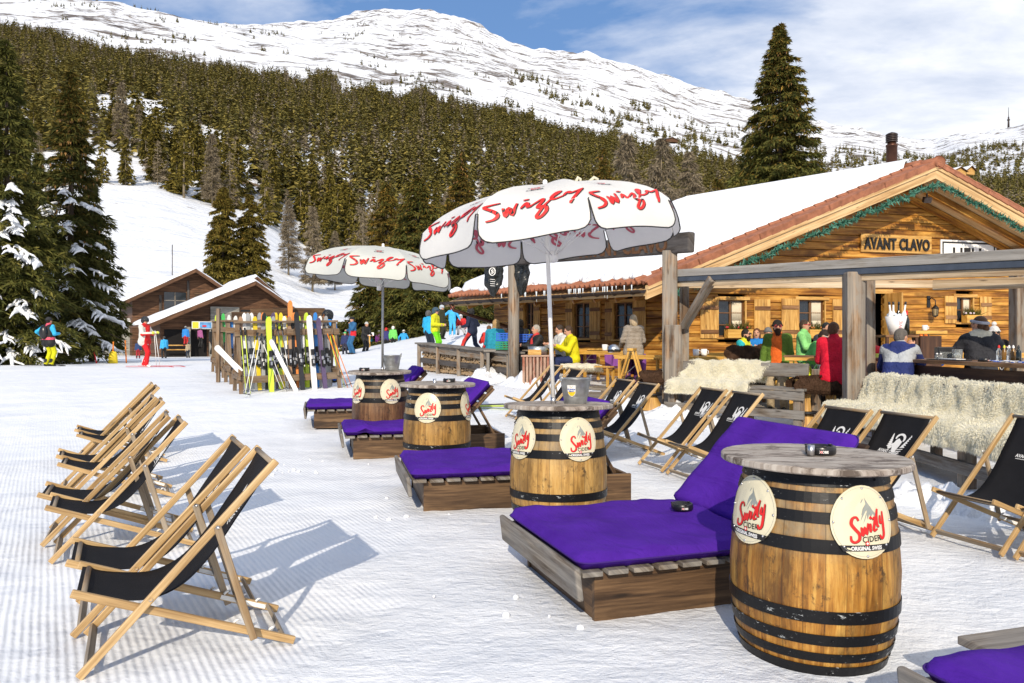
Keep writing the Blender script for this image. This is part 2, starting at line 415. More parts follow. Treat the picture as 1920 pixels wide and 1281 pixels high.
# ------------------------------------------------------------- the lie of the land
GD = [-1e4, 5, 6.4, 9, 11.2, 14, 17.6, 20, 26, 40, 56, 70, 90]
GZ = [0, 0, .01, .03, .08, .24, .42, .50, .60, .45, .25, .2, 1.2]
PXS = [-400, 0, 120, 200, 300, 400, 470, 540, 600, 700, 800, 900, 950, 1000, 1100, 1200, 1300, 1400, 1550, 1650, 1750, 1850, 1920, 2400]
Y250 = [420, 350, 345, 335, 350, 378, 395, 440, 480, 500, 520, 540, 550, 550, 555, 560, 560, 560, 560, 560, 560, 560, 560, 560]
Y900 = [30, 58, 76, 96, 114, 132, 144, 150, 159, 172, 185, 200, 212, 228, 255, 278, 300, 318, 345, 350, 352, 345, 338, 330]
Y1500 = [-60, -10, -6, 3, 22, 47, 62, 78, 92, 108, 122, 140, 150, 165, 195, 222, 245, 262, 290, 300, 300, 290, 280, 270]
Y3200 = [-40, 20, 30, 40, 44, 48, 50, 49, 38, 21, 22, 52, 78, 97, 102, 128, 160, 188, 234, 248, 264, 247, 238, 240]
def yprof(px):
    return [np.interp(px, PXS, a) for a in (Y250, Y900, Y1500, Y3200)]
def gbase(y): return float(np.interp(y, GD, GZ))
def fbm(x, y, z=0.0, o=5): return mnoise.fractal(Vector((x, y, z)), 1.0, 2.0, o)
def land(x, y):
    if y <= 90 and abs(x) < 400:
        z = gbase(y)
        if y > 26 and x > -12: z += min(1, (y - 26) / 20) * min(1, (x + 12) / 10) * 2.2      # bank behind the terrace
        return z
    t = max(-1.5, min(1.5, x / y)); px = 960 + F * t
    ya, yb, yc, yd = [CH + (HY - q) / F * D for q, D in zip(yprof(px), (250, 900, 1500, 3200))]
    z90 = 1.2 if t < -.13 else 3.4
    z = float(np.interp(y, [90, 250, 900, 1500, 3200, 3700], [z90, ya, yb, yc, yd, yd - 180]))
    w = min(1, (y - 90) / 160)
    amp = .9 + .006 * (y - 90)
    amp2 = amp * (1.0 if y < 900 else .85)
    z += w * amp2 * fbm(x / (20 + y * .06), y / (30 + y * .13), 3.3)
    if y > 2300:
        rd = 1 - abs(fbm(x / 260, y / 420, 8.1)) * 2
        z += rd * 10 * (y - 2300) / 900 + 9 * fbm(x / 60, y / 200, 1.0, 3)
    return z
def G(x, y): return land(x, y)

def build_ground():
    az = np.concatenate([np.linspace(-180, -50, 27)[:-1], np.linspace(-50, 50, 520), np.linspace(50, 180, 27)[1:-1]])
    rr = np.concatenate([[.25], np.geomspace(.6, 30, 110), np.linspace(31, 90, 40), np.geomspace(93, 900, 90), np.geomspace(912, 4300, 120)])
    V = np.zeros((len(rr) * len(az), 3)); k = 0
    for r in rr:
        for a in az:
            x = r * math.sin(R(a)); y = r * math.cos(R(a)); z = land(x, y)
            if r < 60:
                z += .018 * fbm(x * .9, y * .9, .5, 3) + (.010 * fbm(x * 4, y * 4, 1.5, 3) if r < 16 else 0)
            V[k] = (x, y, z); k += 1
    n = len(az); i, j = np.meshgrid(np.arange(len(rr) - 1), np.arange(n), indexing='ij')
    a = (i * n + j).ravel(); b = (i * n + (j + 1) % n).ravel()
    Fq = np.stack([a, b, b + n, a + n], 1)[:, ::-1]
    c = np.hypot(V[Fq[:, 0], 0], V[Fq[:, 0], 1])
    mi = (c > 75).astype(int)
    o = npmesh('snow_ground', V, Fq, ['ground', 'mountain'], None, mi, True)
    tag(o, 'trodden snow of the terrace rising into the snowy mountainside', 'ground', kind='structure')
    # close the little hole under the camera
build_ground()

# ------------------------------------------------------------- trees
def spruce_arrays(seed, H, Rb, nb, spr, leaf=(.34, .11), droop=.35, shape=.85, z0=.06, sparse=0.0, ragged=.25):
    """foliage faces of a spruce: whorled drooping boughs carrying small needle sprays"""
    g = np.random.default_rng(seed)
    P = []; N = []
    ts = np.sort(g.uniform(0, 1, nb) ** 1.25) * (1 - z0) + z0
    lob = g.uniform(-.18, .18, 4); ph = g.uniform(0, 6.28, 4)
    for t in ts:
        a = g.uniform(0, 6.283)
        L = Rb * max(.012, (1 - t)) ** shape * g.uniform(1 - ragged, 1.08) * (1 + lob[0] * math.sin(a + ph[0]) + lob[1] * math.sin(2 * a + 7 * t + ph[1]))
        if t < z0 + .08: L *= .8
        ca, sa = math.cos(a), math.sin(a)
        k = max(4, int(spr * (.35 + .65 * L / Rb)))
        s = g.uniform(.12, 1.0, k) ** .8
        side = g.normal(0, .16, k) * L * (1.15 - s)  + g.normal(0, .05, k)
        dz = -droop * L * s ** 1.6 + .22 * L * np.clip(s - .7, 0, 1) - np.abs(g.normal(0, .09, k)) * L * .6 - np.abs(side) * .35 + .12 * L * (t > .75)
        x = ca * L * s - sa * side; y = sa * L * s + ca * side; z = t * H + dz
        P.append(np.stack([x, y, z], 1))
        yaw = a + g.normal(0, .75, k) + np.sign(side) * .45
        pit = -.35 + g.normal(0, .35, k)
        N.append(np.stack([np.cos(yaw) * np.cos(pit), np.sin(yaw) * np.cos(pit), np.sin(pit)], 1))
    P = np.concatenate(P); D = np.concatenate(N); n = len(P)
    up = g.normal(0, 1, (n, 3)) * .55 + np.array([0, 0, 1.0]); S = np.cross(D, up); S /= np.linalg.norm(S, axis=1)[:, None] + 1e-9
    l = leaf[0] * g.uniform(.6, 1.3, n)[:, None]; w = leaf[1] * g.uniform(.6, 1.3, n)[:, None]
    tip = P + D * l - np.array([0, 0, .15]) * l
    V = np.stack([P - D * l * .3, P + S * w + D * l * .25, tip, P - S * w + D * l * .25], 1).reshape(-1, 3)
    Fq = np.arange(4 * n).reshape(-1, 4)
    return V, Fq, P
def trunk_mesh(H, r, parent, seed=0, boughs=0, Rb=1, name='trunk'):
    mb = MB(); g = random.Random(seed)
    mb.tube([(0, 0, -.4), (0, 0, .02), (.02, 0, H * .3), (0, .02, H * .7), (0, 0, H * .99)], [r * 1.35, r * 1.1, r * .85, r * .4, .012], 9)
    for i in range(boughs):
        t = g.uniform(.06, .85); a = g.uniform(0, 6.28); L = Rb * (1 - t) ** .85 * g.uniform(.6, .95)
        mb.tube([(0, 0, t * H), (math.cos(a) * L * .5, math.sin(a) * L * .5, t * H - .08 * L), (math.cos(a) * L, math.sin(a) * L, t * H - .3 * L)], [r * .22, r * .13, .008], 5, cap=False)
    return mb.build(name, 'bark', parent)
def spruce(label, x, y, H, Rb, nb, spr, leaf, seed, mats=('spruce_near',), snow=0, cones=0, group=None, z0=.06, droop=.35, zoff=0, ragged=.25, shape=.85, rt=.02):
    t = thing('spruce_tree', label, 'tree', (x, y, G(x, y) + zoff), 0 if snow else random.Random(seed).random() * 6, group)
    trunk_mesh(H, H * rt * .7, t, seed, 26, Rb)
    V, Fq, P = spruce_arrays(seed, H, Rb, nb, spr, leaf, droop, shape, z0, 0, ragged)
    g = np.random.default_rng(seed + 5)
    mi = np.zeros(len(Fq), int)
    if len(mats) > 1:
        pz = P[:, 2] / H; pr = np.hypot(P[:, 0], P[:, 1]) / Rb
        mi = ((g.uniform(0, 1, len(P)) < np.clip((pz - .35) * .7, .04, .5))).astype(int)
    npmesh('crown', V, Fq, list(mats), t, mi)
    if cones:
        sel = g.choice(len(P), min(cones, len(P)), False, p=(np.clip(P[:, 2], 0, None) ** 3 + .01) / np.sum(np.clip(P[:, 2], 0, None) ** 3 + .01))
        Q = P[sel] + np.array([0, 0, -.1]); n = len(Q); s = .045 * g.uniform(.7, 1.3, n)[:, None]
        e = [np.array(v) for v in ((1, 0, 0), (-.5, .87, 0), (-.5, -.87, 0))]
        V2 = np.stack([Q + np.array([0, 0, .0]), Q + e[0] * s + [0, 0, -.06], Q + e[1] * s + [0, 0, -.06], Q + e[2] * s + [0, 0, -.06], Q + np.array([0, 0, -.19])], 1).reshape(-1, 3)
        b = np.arange(n)[:, None] * 5
        F2 = np.concatenate([b + np.array(q) for q in ((0, 1, 2), (0, 2, 3), (0, 3, 1), (4, 2, 1), (4, 3, 2), (4, 1, 3))])
        o = npmesh('cones', V2, F2, ['cone'], t); o['kind'] = 'stuff'
    if snow:
        # snow lying along the upper side of some boughs
        mb = MB(); q = random.Random(seed + 9)
        for i in range(snow):
            tt = q.uniform(z0, .62); a = q.uniform(-3.0, .2); L = Rb * (1 - tt) ** shape * q.uniform(.75, 1.0); w = q.uniform(.06, .13) * (1 if q.random() < .8 else 1.5)
            pts = []; s0 = q.uniform(.25, .6); s1 = q.uniform(s0 + .2, 1.0)
            for k in range(7):
                s_ = s0 + (s1 - s0) * k / 6
                pts.append((math.cos(a) * L * s_ + q.uniform(-.05, .05), math.sin(a) * L * s_ + q.uniform(-.05, .05), tt * H - droop * L * s_ ** 1.6 + .22 * L * max(0, s_ - .7) + .05 + q.uniform(-.03, .03)))
            mb.tube(pts, [w * v_ for v_ in (.25, .9, .7, 1.0, .65, .85, .15)], 7)
            for k in (1, 2, 3, 4, 5):                                  # side twigs
                p = Vector(pts[k]); sg = q.choice((-1, 1)); l2 = L * .16 * q.uniform(.6, 1.3)
                mb.tube([p, p + Vector((-math.sin(a) * sg * l2 * .6 + math.cos(a) * l2 * .3, math.cos(a) * sg * l2 * .6 + math.sin(a) * l2 * .3, -l2 * .25)), p + Vector((-math.sin(a) * sg * l2 + math.cos(a) * l2 * .6, math.cos(a) * sg * l2 + math.sin(a) * l2 * .6, -l2 * .7))], [w * .6, w * .5, w * .1], 6)
        mb.build('snow_load', 'snow', t)['kind'] = 'stuff'
    return t
def atpx(px, D): return (px - 960) / F * D

def big_trees():
    # left group, partly out of frame (label, px, D, H, R)
    spruce('tall dark spruce cut off by the left edge, boughs bent under snow', atpx(12, 30), 30, 12.6, 3.1, 300, 170, (.30, .036), 11, snow=70, z0=.05, droop=.5, ragged=.4)
    spruce('tall cone-topped spruce at left with snowy boughs and bare trunk foot', atpx(132, 35), 35, 13.2, 3.3, 320, 180, (.29, .036), 12, ('spruce_near', 'spruce_gold'), snow=44, cones=420, z0=.09, droop=.42, ragged=.5)
    spruce('shorter thin-trunked spruce close behind the tall cone-topped one at left', atpx(172, 38), 38, 9.0, 2.5, 420, 90, (.26, .038), 13, snow=16, z0=.12, droop=.4)
    spruce('spruce between the edge spruce and the cone-topped one, mostly hidden by both', atpx(72, 41), 41, 11.0, 2.6, 420, 90, (.28, .042), 14, snow=6, z0=.05)
    # behind the lodge
    spruce('broad dense spruce standing right behind the lodge roof, left of its twin', atpx(418, 92), 92, 18.0, 3.9, 520, 170, (.40, .065), 21, ('spruce', 'spruce_gold'), cones=0, shape=.62, z0=.03)
    spruce('slightly lower twin spruce grown into the right side of the broad one behind the lodge', atpx(468, 95), 95, 17.0, 4.1, 520, 170, (.40, .065), 22, ('spruce', 'spruce_gold'), shape=.6, z0=.03, droop=.45)
    # behind the umbrellas
    a = 'spruce_near'; b = 'spruce_gold'
    spruce('golden cone-laden spruce just left of the large parasol', atpx(725, 50), 50, 10.6, 3.4, 345, 150, (.27, .042), 31, (b, a), cones=260, z0=.03)
    spruce('wide green spruce behind the pole of the far parasol', atpx(785, 46), 46, 9.4, 3.6, 375, 150, (.27, .042), 32, (a, b), z0=.02, shape=.65)
    spruce('tall golden-topped spruce rising over the left end of the large parasol', atpx(865, 54), 54, 12.6, 3.4, 360, 150, (.27, .042), 33, (b, a), cones=260, z0=.03)
    spruce('green spruce between the far parasol and the chalet eave', atpx(880, 48), 48, 7.4, 3.6, 315, 150, (.27, .042), 34, (a, b), z0=.02, shape=.65)
    spruce('low full spruce in front of the ones behind the far parasol', atpx(690, 48), 48, 5.6, 2.3, 195, 150, (.27, .042), 35, (a, b), z0=.02)
    spruce('orange-tipped spruce peeping over the right half of the large parasol', atpx(1130, 62), 62, 14.6, 3.6, 315, 150, (.27, .042), 36, (b, a), cones=300, z0=.05)
    spruce('golden spruce in front of the great spruce, just left of its foot', atpx(1345, 52), 52, 9.9, 3.0, 240, 150, (.27, .042), 37, (b, a), cones=150, z0=.03)
    # the great spruce behind the chalet roof
    spruce('great lone spruce towering over the chalet roof against the sky', atpx(1462, 46), 46, 18.3, 6.1, 700, 240, (.30, .045), 41, (a, b), snow=5, cones=420, z0=.04, droop=.30, shape=.80, ragged=.55, zoff=-.6)
big_trees()

def larch(label, px, D, H, Rb, seed, group='bare larches'):
    x = atpx(px, D)
    t = thing('larch_tree', label, 'tree', (x, D, G(x, D)), seed, group)
    mb = MB(); g = random.Random(seed)
    mb.tube([(0, 0, -.5), (0, 0, H * .5), (0, 0, H)], [H * .014, H * .009, .02], 6); mb.build('trunk', 'larch', t)
    V, Fq, P = spruce_arrays(seed, H, Rb, 300, 44, (.60 * H / 15, .040 * H / 15), .14, .62, .12, 0, .3)
    npmesh('crown', V, Fq, ['larch'], t)
for i, (px, D, H, Rb, lb) in enumerate([
        (541, 150, 14.5, 3.0, 'bare grey larch at the meadow edge, left of its neighbour above the far parasol'),
        (586, 140, 15.5, 3.1, 'tall bare larch in the middle of three at the meadow edge'),
        (628, 150, 11.5, 2.6, 'smaller bare larch right of the two tall ones at the meadow edge'),
        (1175, 120, 28, 6.0, 'broad bare larch behind the orange-tipped spruce'),
        (1240, 118, 27, 6.4, 'wide bare larch right above the right end of the large parasol'),
        (1292, 125, 26, 5.5, 'bare larch over the snowy chalet roof, left of the great spruce'),
        (398, 235, 22, 4.2, 'tall bare larch above the left end of the lodge spruces'),
        (228, 300, 26, 4.6, 'pale larch standing over the snow gap in the forest at left')]):
    larch(lb, px, D, H, Rb, 100 + i)
def snag():
    D = 235; x = atpx(345, D)
    t = thing('half_bare_spruce', 'half-bare spruce with a pale trunk alone at the top of the snowy meadow', 'tree', (x, D, G(x, D)))
    mb = MB(); mb.tube([(0, 0, -.5), (0, 0, 9), (0, 0, 18)], [.42, .3, .04], 6); mb.build('trunk', 'larch', t)
    V, Fq, P = spruce_arrays(5, 18, 3.6, 80, 22, (.9, .22), .3, .7, .25, 0, .3); npmesh('crown', V, Fq, ['spruce'], t)
snag()

# forest on the hillside: the 300 that show largest are trees of their own, the rest one mass
def small_tree(seed, H, Rb, n, lean=0):
    g = np.random.default_rng(seed)
    t = g.uniform(0, 1, n) ** 1.3; t = .04 + .96 * t
    a = g.uniform(0, 6.283, n); L = Rb * np.maximum(.05, 1 - t) ** .8 * g.uniform(.7, 1.1, n)
    A = np.stack([np.cos(a) * L * .12, np.sin(a) * L * .12, t * H + .35 * L], 1)
    w = .34 * L + .12 * Rb * .5
    T1 = np.stack([np.cos(a) * L - np.sin(a) * w, np.sin(a) * L + np.cos(a) * w, t * H - .25 * L * g.uniform(.3, 1.6, n)], 1)
    T2 = np.stack([np.cos(a) * L + np.sin(a) * w, np.sin(a) * L - np.cos(a) * w, t * H - .25 * L * g.uniform(.3, 1.6, n)], 1)
    V = np.stack([A, T1, T2], 1).reshape(-1, 3)
    return V, np.arange(3 * n).reshape(-1, 3)
def forest():
    g = np.random.default_rng(3); q = random.Random(4)
    pts = []
    # candidate spots over the wooded slope
    n = 0
    while n < 13500:
        D = math.sqrt(g.uniform(235 ** 2, 960 ** 2)); px = g.uniform(-250, 2150); x = atpx(px, D)
        clump = fbm(x / 38, D / 60, 9.0, 3)
        s = (D - 250) / 650
        lim = .97 + .16 * fbm(px / 45, 2.0, 1.0, 2) + .05 * math.sin(px / 30.)
        if px > 1000: lim = .93
        if s > lim: continue
        if px < 480 and D < 400 and clump < -.25: continue
        if 180 < px < 330 and 330 < D < 480 and clump < .12: continue
        if s < -.02: continue
        if D < 262 and px < 640 and q.random() < .5: continue
        n += 1; pts.append((x, D, px))
    # edge of the alp: clumps and single trees above the timber line
    m = 0
    while m < 1900:
        D = g.uniform(900, 2400); px = g.uniform(-100, 2100); x = atpx(px, D)
        cl = fbm(x / 90, D / 160, 4.0, 3)
        dens = .05 if px < 950 else .30
        if px > 950 and D > 1750: continue
        if px < 950 and D > 1250 : dens = .015
        if px > 1480: dens = .6
        if cl < (.34 - dens * .9): continue
        m += 1; pts.append((x, D, px))
    trees = []
    for x, D, px in pts:
        H = q.uniform(10, 20) * (1 if D < 950 else (1.0 if px > 950 else .55)); lar = q.random() < (.17 + .25 * max(0, fbm(x / 70, D / 90, 14.0, 2)) if D < 700 else (.30 if px < 900 else .10))
        if D > 950: lar = q.random() < .08
        trees.append((H / D, x, D, H, lar))
    trees.sort(reverse=True)
    big, rest = trees[:285], trees[285:]
    protos = []
    for k in range(4):
        V, Fq, P = spruce_arrays(60 + k, 15, 3.0, 120, 16, (.85, .26), .32, .75, .03, 0, .3)
        protos.append(('spruce', V, Fq))
    for k in range(2):
        V, Fq, P = spruce_arrays(70 + k, 15, 2.5, 110, 16, (.7, .07), .15, .65, .1, 0, .3)
        protos.append(('larch', V, Fq))
    meshes = []
    for kind, V, Fq in protos:
        o = npmesh('crown', V, Fq, ['spruce' if kind == 'spruce' else 'larch']); meshes.append(o.data); bpy.data.objects.remove(o)
    tm = MB(); tm.tube([(0, 0, -1), (0, 0, 14)], [.22, .04], 5); o = tm.build('trunk', 'larch'); tmesh = o.data; bpy.data.objects.remove(o)
    for i, (k, x, D, H, lar) in enumerate(big):
        e = thing('forest_larch' if lar else 'forest_spruce', 'bare brown larch among the dark spruces on the lower forest slope' if lar else 'dark spruce in the lower rows of the hillside forest', 'tree', (x, D, G(x, D) - .2), q.uniform(0, 6), 'larches in the hillside forest' if lar else 'spruces in the hillside forest')
        s = H / 15; e.scale = (s * q.uniform(.85, 1.2), s * q.uniform(.85, 1.2), s)
        a = obj('crown', meshes[4 + q.randrange(2)] if lar else meshes[q.randrange(4)], e)
        b = obj('trunk', tmesh, e)
    for lar in (False, True):
        vs = []; fs = []; off = 0
        base = [small_tree(80 + k, 1, .25 if not lar else .19, 52) for k in range(5)]
        for k, x, D, H, l in rest:
            if l != lar: continue
            V, Fq = base[q.randrange(5)]; a = q.uniform(0, 6.28); ca, sa = math.cos(a), math.sin(a); w = H * q.uniform(.85, 1.2)
            W = np.stack([(V[:, 0] * ca - V[:, 1] * sa) * w + x, (V[:, 0] * sa + V[:, 1] * ca) * w + D, V[:, 2] * H + G(x, D) - .3], 1)
            vs.append(W); fs.append(Fq + off); off += len(W)
        o = npmesh('distant_larches' if lar else 'distant_forest', np.concatenate(vs), np.concatenate(fs), ['larch' if lar else 'forest'])
        tag(o, 'far mass of bare brown larches on the mountainside' if lar else 'far dark spruce forest covering the mountainside up to the snow line', 'forest', kind='stuff')
forest()
# ------------------------------------------------------------- lettering
_tc = {}
def text2d(s, size, bold=0.0, xs=1.0, space=1.0):
    """flat triangles of a line of text, centred on x, baseline at 0"""
    key = (s, size, bold, xs, space)
    if key in _tc: return _tc[key]
    cu = bpy.data.curves.new('t', 'FONT'); cu.body = s; cu.size = size; cu.align_x = 'CENTER'; cu.offset = bold; cu.space_character = space
    cu.resolution_u = 3
    o = bpy.data.objects.new('t', cu); C.objects.link(o)
    dg = bpy.context.evaluated_depsgraph_get(); me = bpy.data.meshes.new_from_object(o.evaluated_get(dg))
    me.calc_loop_triangles()
    V = [(v.co.x * xs, v.co.y) for v in me.vertices]; Fs = [tuple(t.vertices) for t in me.loop_triangles]
    bpy.data.objects.remove(o); bpy.data.curves.remove(cu); bpy.data.meshes.remove(me)
    _tc[key] = (V, Fs); return V, Fs
def put_text(mb, s, size, fn, off, m=0, bold=0.0, xs=1.0, dx=0, dy=0, space=1.0, rot=0):
    V, Fs = text2d(s, size, bold, xs, space); c, n = math.cos(rot), math.sin(rot)
    mb.tri([fn(dx + x * c - y * n, dy + x * n + y * c, off) for x, y in V], Fs, m)
def crom(P, n=5):
    out = []
    for i in range(len(P) - 1):
        p0 = P[max(0, i - 1)]; p1 = P[i]; p2 = P[i + 1]; p3 = P[min(len(P) - 1, i + 2)]
        for k in range(n):
            t = k / n
            out.append(tuple(.5 * (2 * b + (c - a) * t + (2 * a - 5 * b + 4 * c - d) * t * t + (3 * b - a - 3 * c + d) * t ** 3) for a, b, c, d in zip(p0, p1, p2, p3)))
    out.append(P[-1]); return out
def stroke(mb, P, w, fn, off, m=0, dx=0, dy=0, n=4, tip=.35, minw=0):
    """a brush stroke through the 2-D points, laid on the surface given by fn(u, v, off)"""
    Q = crom(P, n); b0 = len(mb.v); k = len(Q)
    for i, (x, y) in enumerate(Q):
        a = Q[max(0, i - 1)]; b = Q[min(k - 1, i + 1)]; tx, ty = b[0] - a[0], b[1] - a[1]; l = math.hypot(tx, ty) or 1
        nx, ny = -ty / l, tx / l
        ww = w * (tip + (1 - tip) * min(1, 3.2 * min(i, k - 1 - i) / (k - 1) + .25)) * (.72 + .38 * abs(ny * .3 + nx * .95)) + minw
        for sg in (1, -1): mb.v.append(tuple(fn(dx + x + nx * ww * sg, dy + y + ny * ww * sg, off)))
    for i in range(k - 1):
        a = b0 + 2 * i; mb.face((a, a + 1, a + 3, a + 2), None, m)
SCRIPT = [  # brush lettering, parasol style
    [(1.9, 2.85), (.75, 2.5), (.38, 2.25), (1.1, 1.8), (1.66, 1.24), (1.28, .8), (.5, .6)],
    [(2.16, 2.0), (2.4, 1.05), (2.75, 2.0), (3.05, 1.15), (3.5, 2.55)],
    [(3.87, 1.68), (4.44, 2.42), (4.57, 1.75), (5.0, 2.0)], [(4.1, 2.95), (4.63, 3.04)],
    [(5.0, 2.0), (5.85, 2.63), (5.95, 2.35), (5.45, 1.5), (6.1, 1.55), (6.27, 1.0), (5.64, .42), (5.3, .6), (5.9, 1.37), (6.9, 2.63)],
    [(6.9, 2.63), (7.55, 3.5), (7.2, 3.52), (6.75, 2.6), (7.05, 2.3), (7.9, 2.57)],
    [(7.9, 2.57), (8.3, 3.14), (8.6, 2.8), (9.7, 3.2)], [(9.7, 3.2), (8.93, 2.1), (8.5, 1.24)]]
BADGE = [   # fat lettering, badge style
    [(3.67, 3.28), (3.31, 3.86), (2.65, 3.64), (2.41, 2.8), (3.01, 1.95), (3.67, 1.17), (3.61, .27), (2.89, -.16), (2.29, .14), (2.23, .87)],
    [(4.1, 2.25), (4.28, .9), (4.76, 2.2), (5.0, 1.1), (5.42, 2.85)],
    [(5.86, 2.8), (5.78, 1.35)], [(5.84, 3.52), (6.17, 3.88)],
    [(6.27, 3.4), (6.93, 3.64), (6.45, 1.7), (7.25, 1.9)],
    [(7.55, 5.08), (7.25, 3.76), (7.3, 2.4), (7.7, 2.3)],
    [(8.05, 4.0), (7.98, 2.85), (8.5, 2.9)], [(8.65, 4.6), (8.6, 2.67), (8.5, .87), (8.0, .27), (7.6, .87)]]
def script(mb, strokes, sc, fn, off, w, m_in, m_out=None, dx=0, dy=0, lw=.2, sh=(0, 0), n=4, shear=0):
    S = [[((x - 5) * sc + shear * y * sc, (y - 2) * sc) for x, y in st] for st in strokes]
    if m_out is not None:
        for st in S: stroke(mb, st, w, fn, off, m_out, dx + sh[0], dy + sh[1], n, .5, w * lw)
    for i, st in enumerate(S): stroke(mb, st, w, fn, off + .0012, m_in, dx, dy, n)

# ------------------------------------------------------------- barrel tables
def brad(z):
    return float(np.interp(z, [0, .1, .25, .42, .6, .75, .88], [.318, .350, .374, .380, .366, .342, .310]))
def oak(name, dark, mid, light):
    m, t, b = bsdf(name)
    uv = t.new('ShaderNodeUVMap').outputs[0]; tc = t.new('ShaderNodeTexCoord'); ob = tc.outputs['Object']
    g = t.noise(t.mapping(uv, (2.6, 30, 1)), 1, 8, .68, .25); f = t.noise(t.mapping(uv, (7, 110, 1)), 1, 4, .65)
    big = t.noise(t.mapping(ob, (1, 1, .45)), 5.2, 7, .68, .3); blot = t.noise(t.mapping(ob, (1, 1, .6)), 13, 7, .74, .3)
    sp = t.new('ShaderNodeSeparateXYZ'); t.link(uv, sp.inputs[0])
    stq = t.math('DIVIDE', sp.outputs[1], 6.2832 * .38 / 26); stv = t.math('FLOOR', stq); stf = t.math('FRACT', stq)
    wn = t.new('ShaderNodeTexWhiteNoise'); wn.noise_dimensions = '1D'; t.link(stv, wn.inputs[1])
    gg = t.math('ADD', t.math('ADD', t.math('MULTIPLY', g, .42), t.math('MULTIPLY', f, .2)), t.math('ADD', t.math('MULTIPLY', big, .26), t.math('MULTIPLY', wn.outputs[0], .10)))
    c = t.ramp(gg, [(.37, dark), (.47, mid), (.58, light)])
    c = t.mix(t.ramp(big, [(.44, 0.0), (.64, .85)]), c, tuple(x * .5 for x in dark))
    c = t.mix(t.ramp(blot, [(.57, 0.0), (.66, .85)]), c, (.035, .02, .01))
    c = t.mix(t.ramp(blot, [(.29, .7), (.36, 0.0)]), c, tuple(min(1, x * 1.35) for x in light))
    z = t.new('ShaderNodeSeparateXYZ'); t.link(ob, z.inputs[0])
    up = t.ramp(z.outputs[2], [(.50, 0.0), (.62, 1.0)])                     # greyed, dirty head end between the hoops
    c = t.mix(t.math('MULTIPLY', up, t.ramp(t.noise(ob, 8, 6, .7), [(.38, .2), (.60, .85)])), c, t.mix(g, (.06, .042, .024), (.40, .31, .18)))
    edge = t.math('MINIMUM', stf, t.math('SUBTRACT', 1.0, stf)); c = t.mix(t.ramp(edge, [(.0, .55), (.03, .25), (.05, 0.0)]), c, (.02, .01, .005))
    t.link(c, b.inputs['Base Color']); b.inputs['Roughness'].default_value = .5; setspec(b, .4)
    t.link(t.ramp(blot, [(.3, .38), (.7, .65)]), b.inputs['Roughness'])
    t.link(t.bump(t.math('ADD', gg, t.math('MULTIPLY', blot, .4)), .4, .006), b.inputs['Normal'])
    return m
M['oak1'] = oak('dark_oak_staves', (.12, .042, .007), (.38, .17, .026), (.62, .36, .085))
M['oak2'] = oak('pale_oak_staves', (.26, .13, .03), (.48, .27, .07), (.62, .40, .14))
M['oak3'] = oak('yellow_oak_staves', (.16, .075, .015), (.36, .19, .045), (.50, .30, .09))
M['oak4'] = oak('brown_oak_staves', (.07, .03, .012), (.15, .07, .028), (.27, .15, .065))
def hoop_mat():
    m, t, b = bsdf('painted_hoop')
    v = t.new('ShaderNodeTexCoord').outputs['Object']
    n = t.noise(t.mapping(v, (1, 1, 3)), 26, 6, .72, .4); n2 = t.noise(v, 5, 4)
    s = t.math('ADD', t.math('MULTIPLY', n, .7), t.math('MULTIPLY', n2, .3))
    t.link(t.ramp(s, [(.60, (.008, .008, .009)), (.625, (.40, .42, .42))]), b.inputs['Base Color'])
    b.inputs['Roughness'].default_value = .42; setspec(b, .22)
    t.link(t.bump(n, .15, .003), b.inputs['Normal']); return m
M['hoop'] = hoop_mat()
def top_mat():
    m, t, b = bsdf('weathered_round_top')
    v = t.new('ShaderNodeTexCoord').outputs['Object']
    r = t.mapping(v, (1.6, 14, 1), (0, 0, R(14)))
    g = t.noise(r, 1.4, 8, .7, .6); f = t.noise(t.mapping(v, (9, 90, 1), (0, 0, R(14))), 1, 5, .65); bl = t.noise(t.mapping(v, (2, 6, 1), (0, 0, R(14))), 2.4, 8, .75, .8)
    c = t.ramp(t.math('ADD', t.math('MULTIPLY', g, .6), t.math('MULTIPLY', f, .4)), [(.35, (.16, .12, .09)), (.5, (.36, .31, .26)), (.62, (.52, .48, .42))])
    c = t.mix(t.ramp(bl, [(.50, 0.0), (.58, .85)]), c, (.05, .03, .018))
    c = t.mix(t.ramp(bl, [(.30, .6), (.38, 0.0)]), c, (.60, .57, .52))
    t.link(c, b.inputs['Base Color']); b.inputs['Roughness'].default_value = .6; setspec(b, .4)
    t.link(t.bump(t.math('ADD', g, bl), .45, .005), b.inputs['Normal']); return m
M['top'] = top_mat()

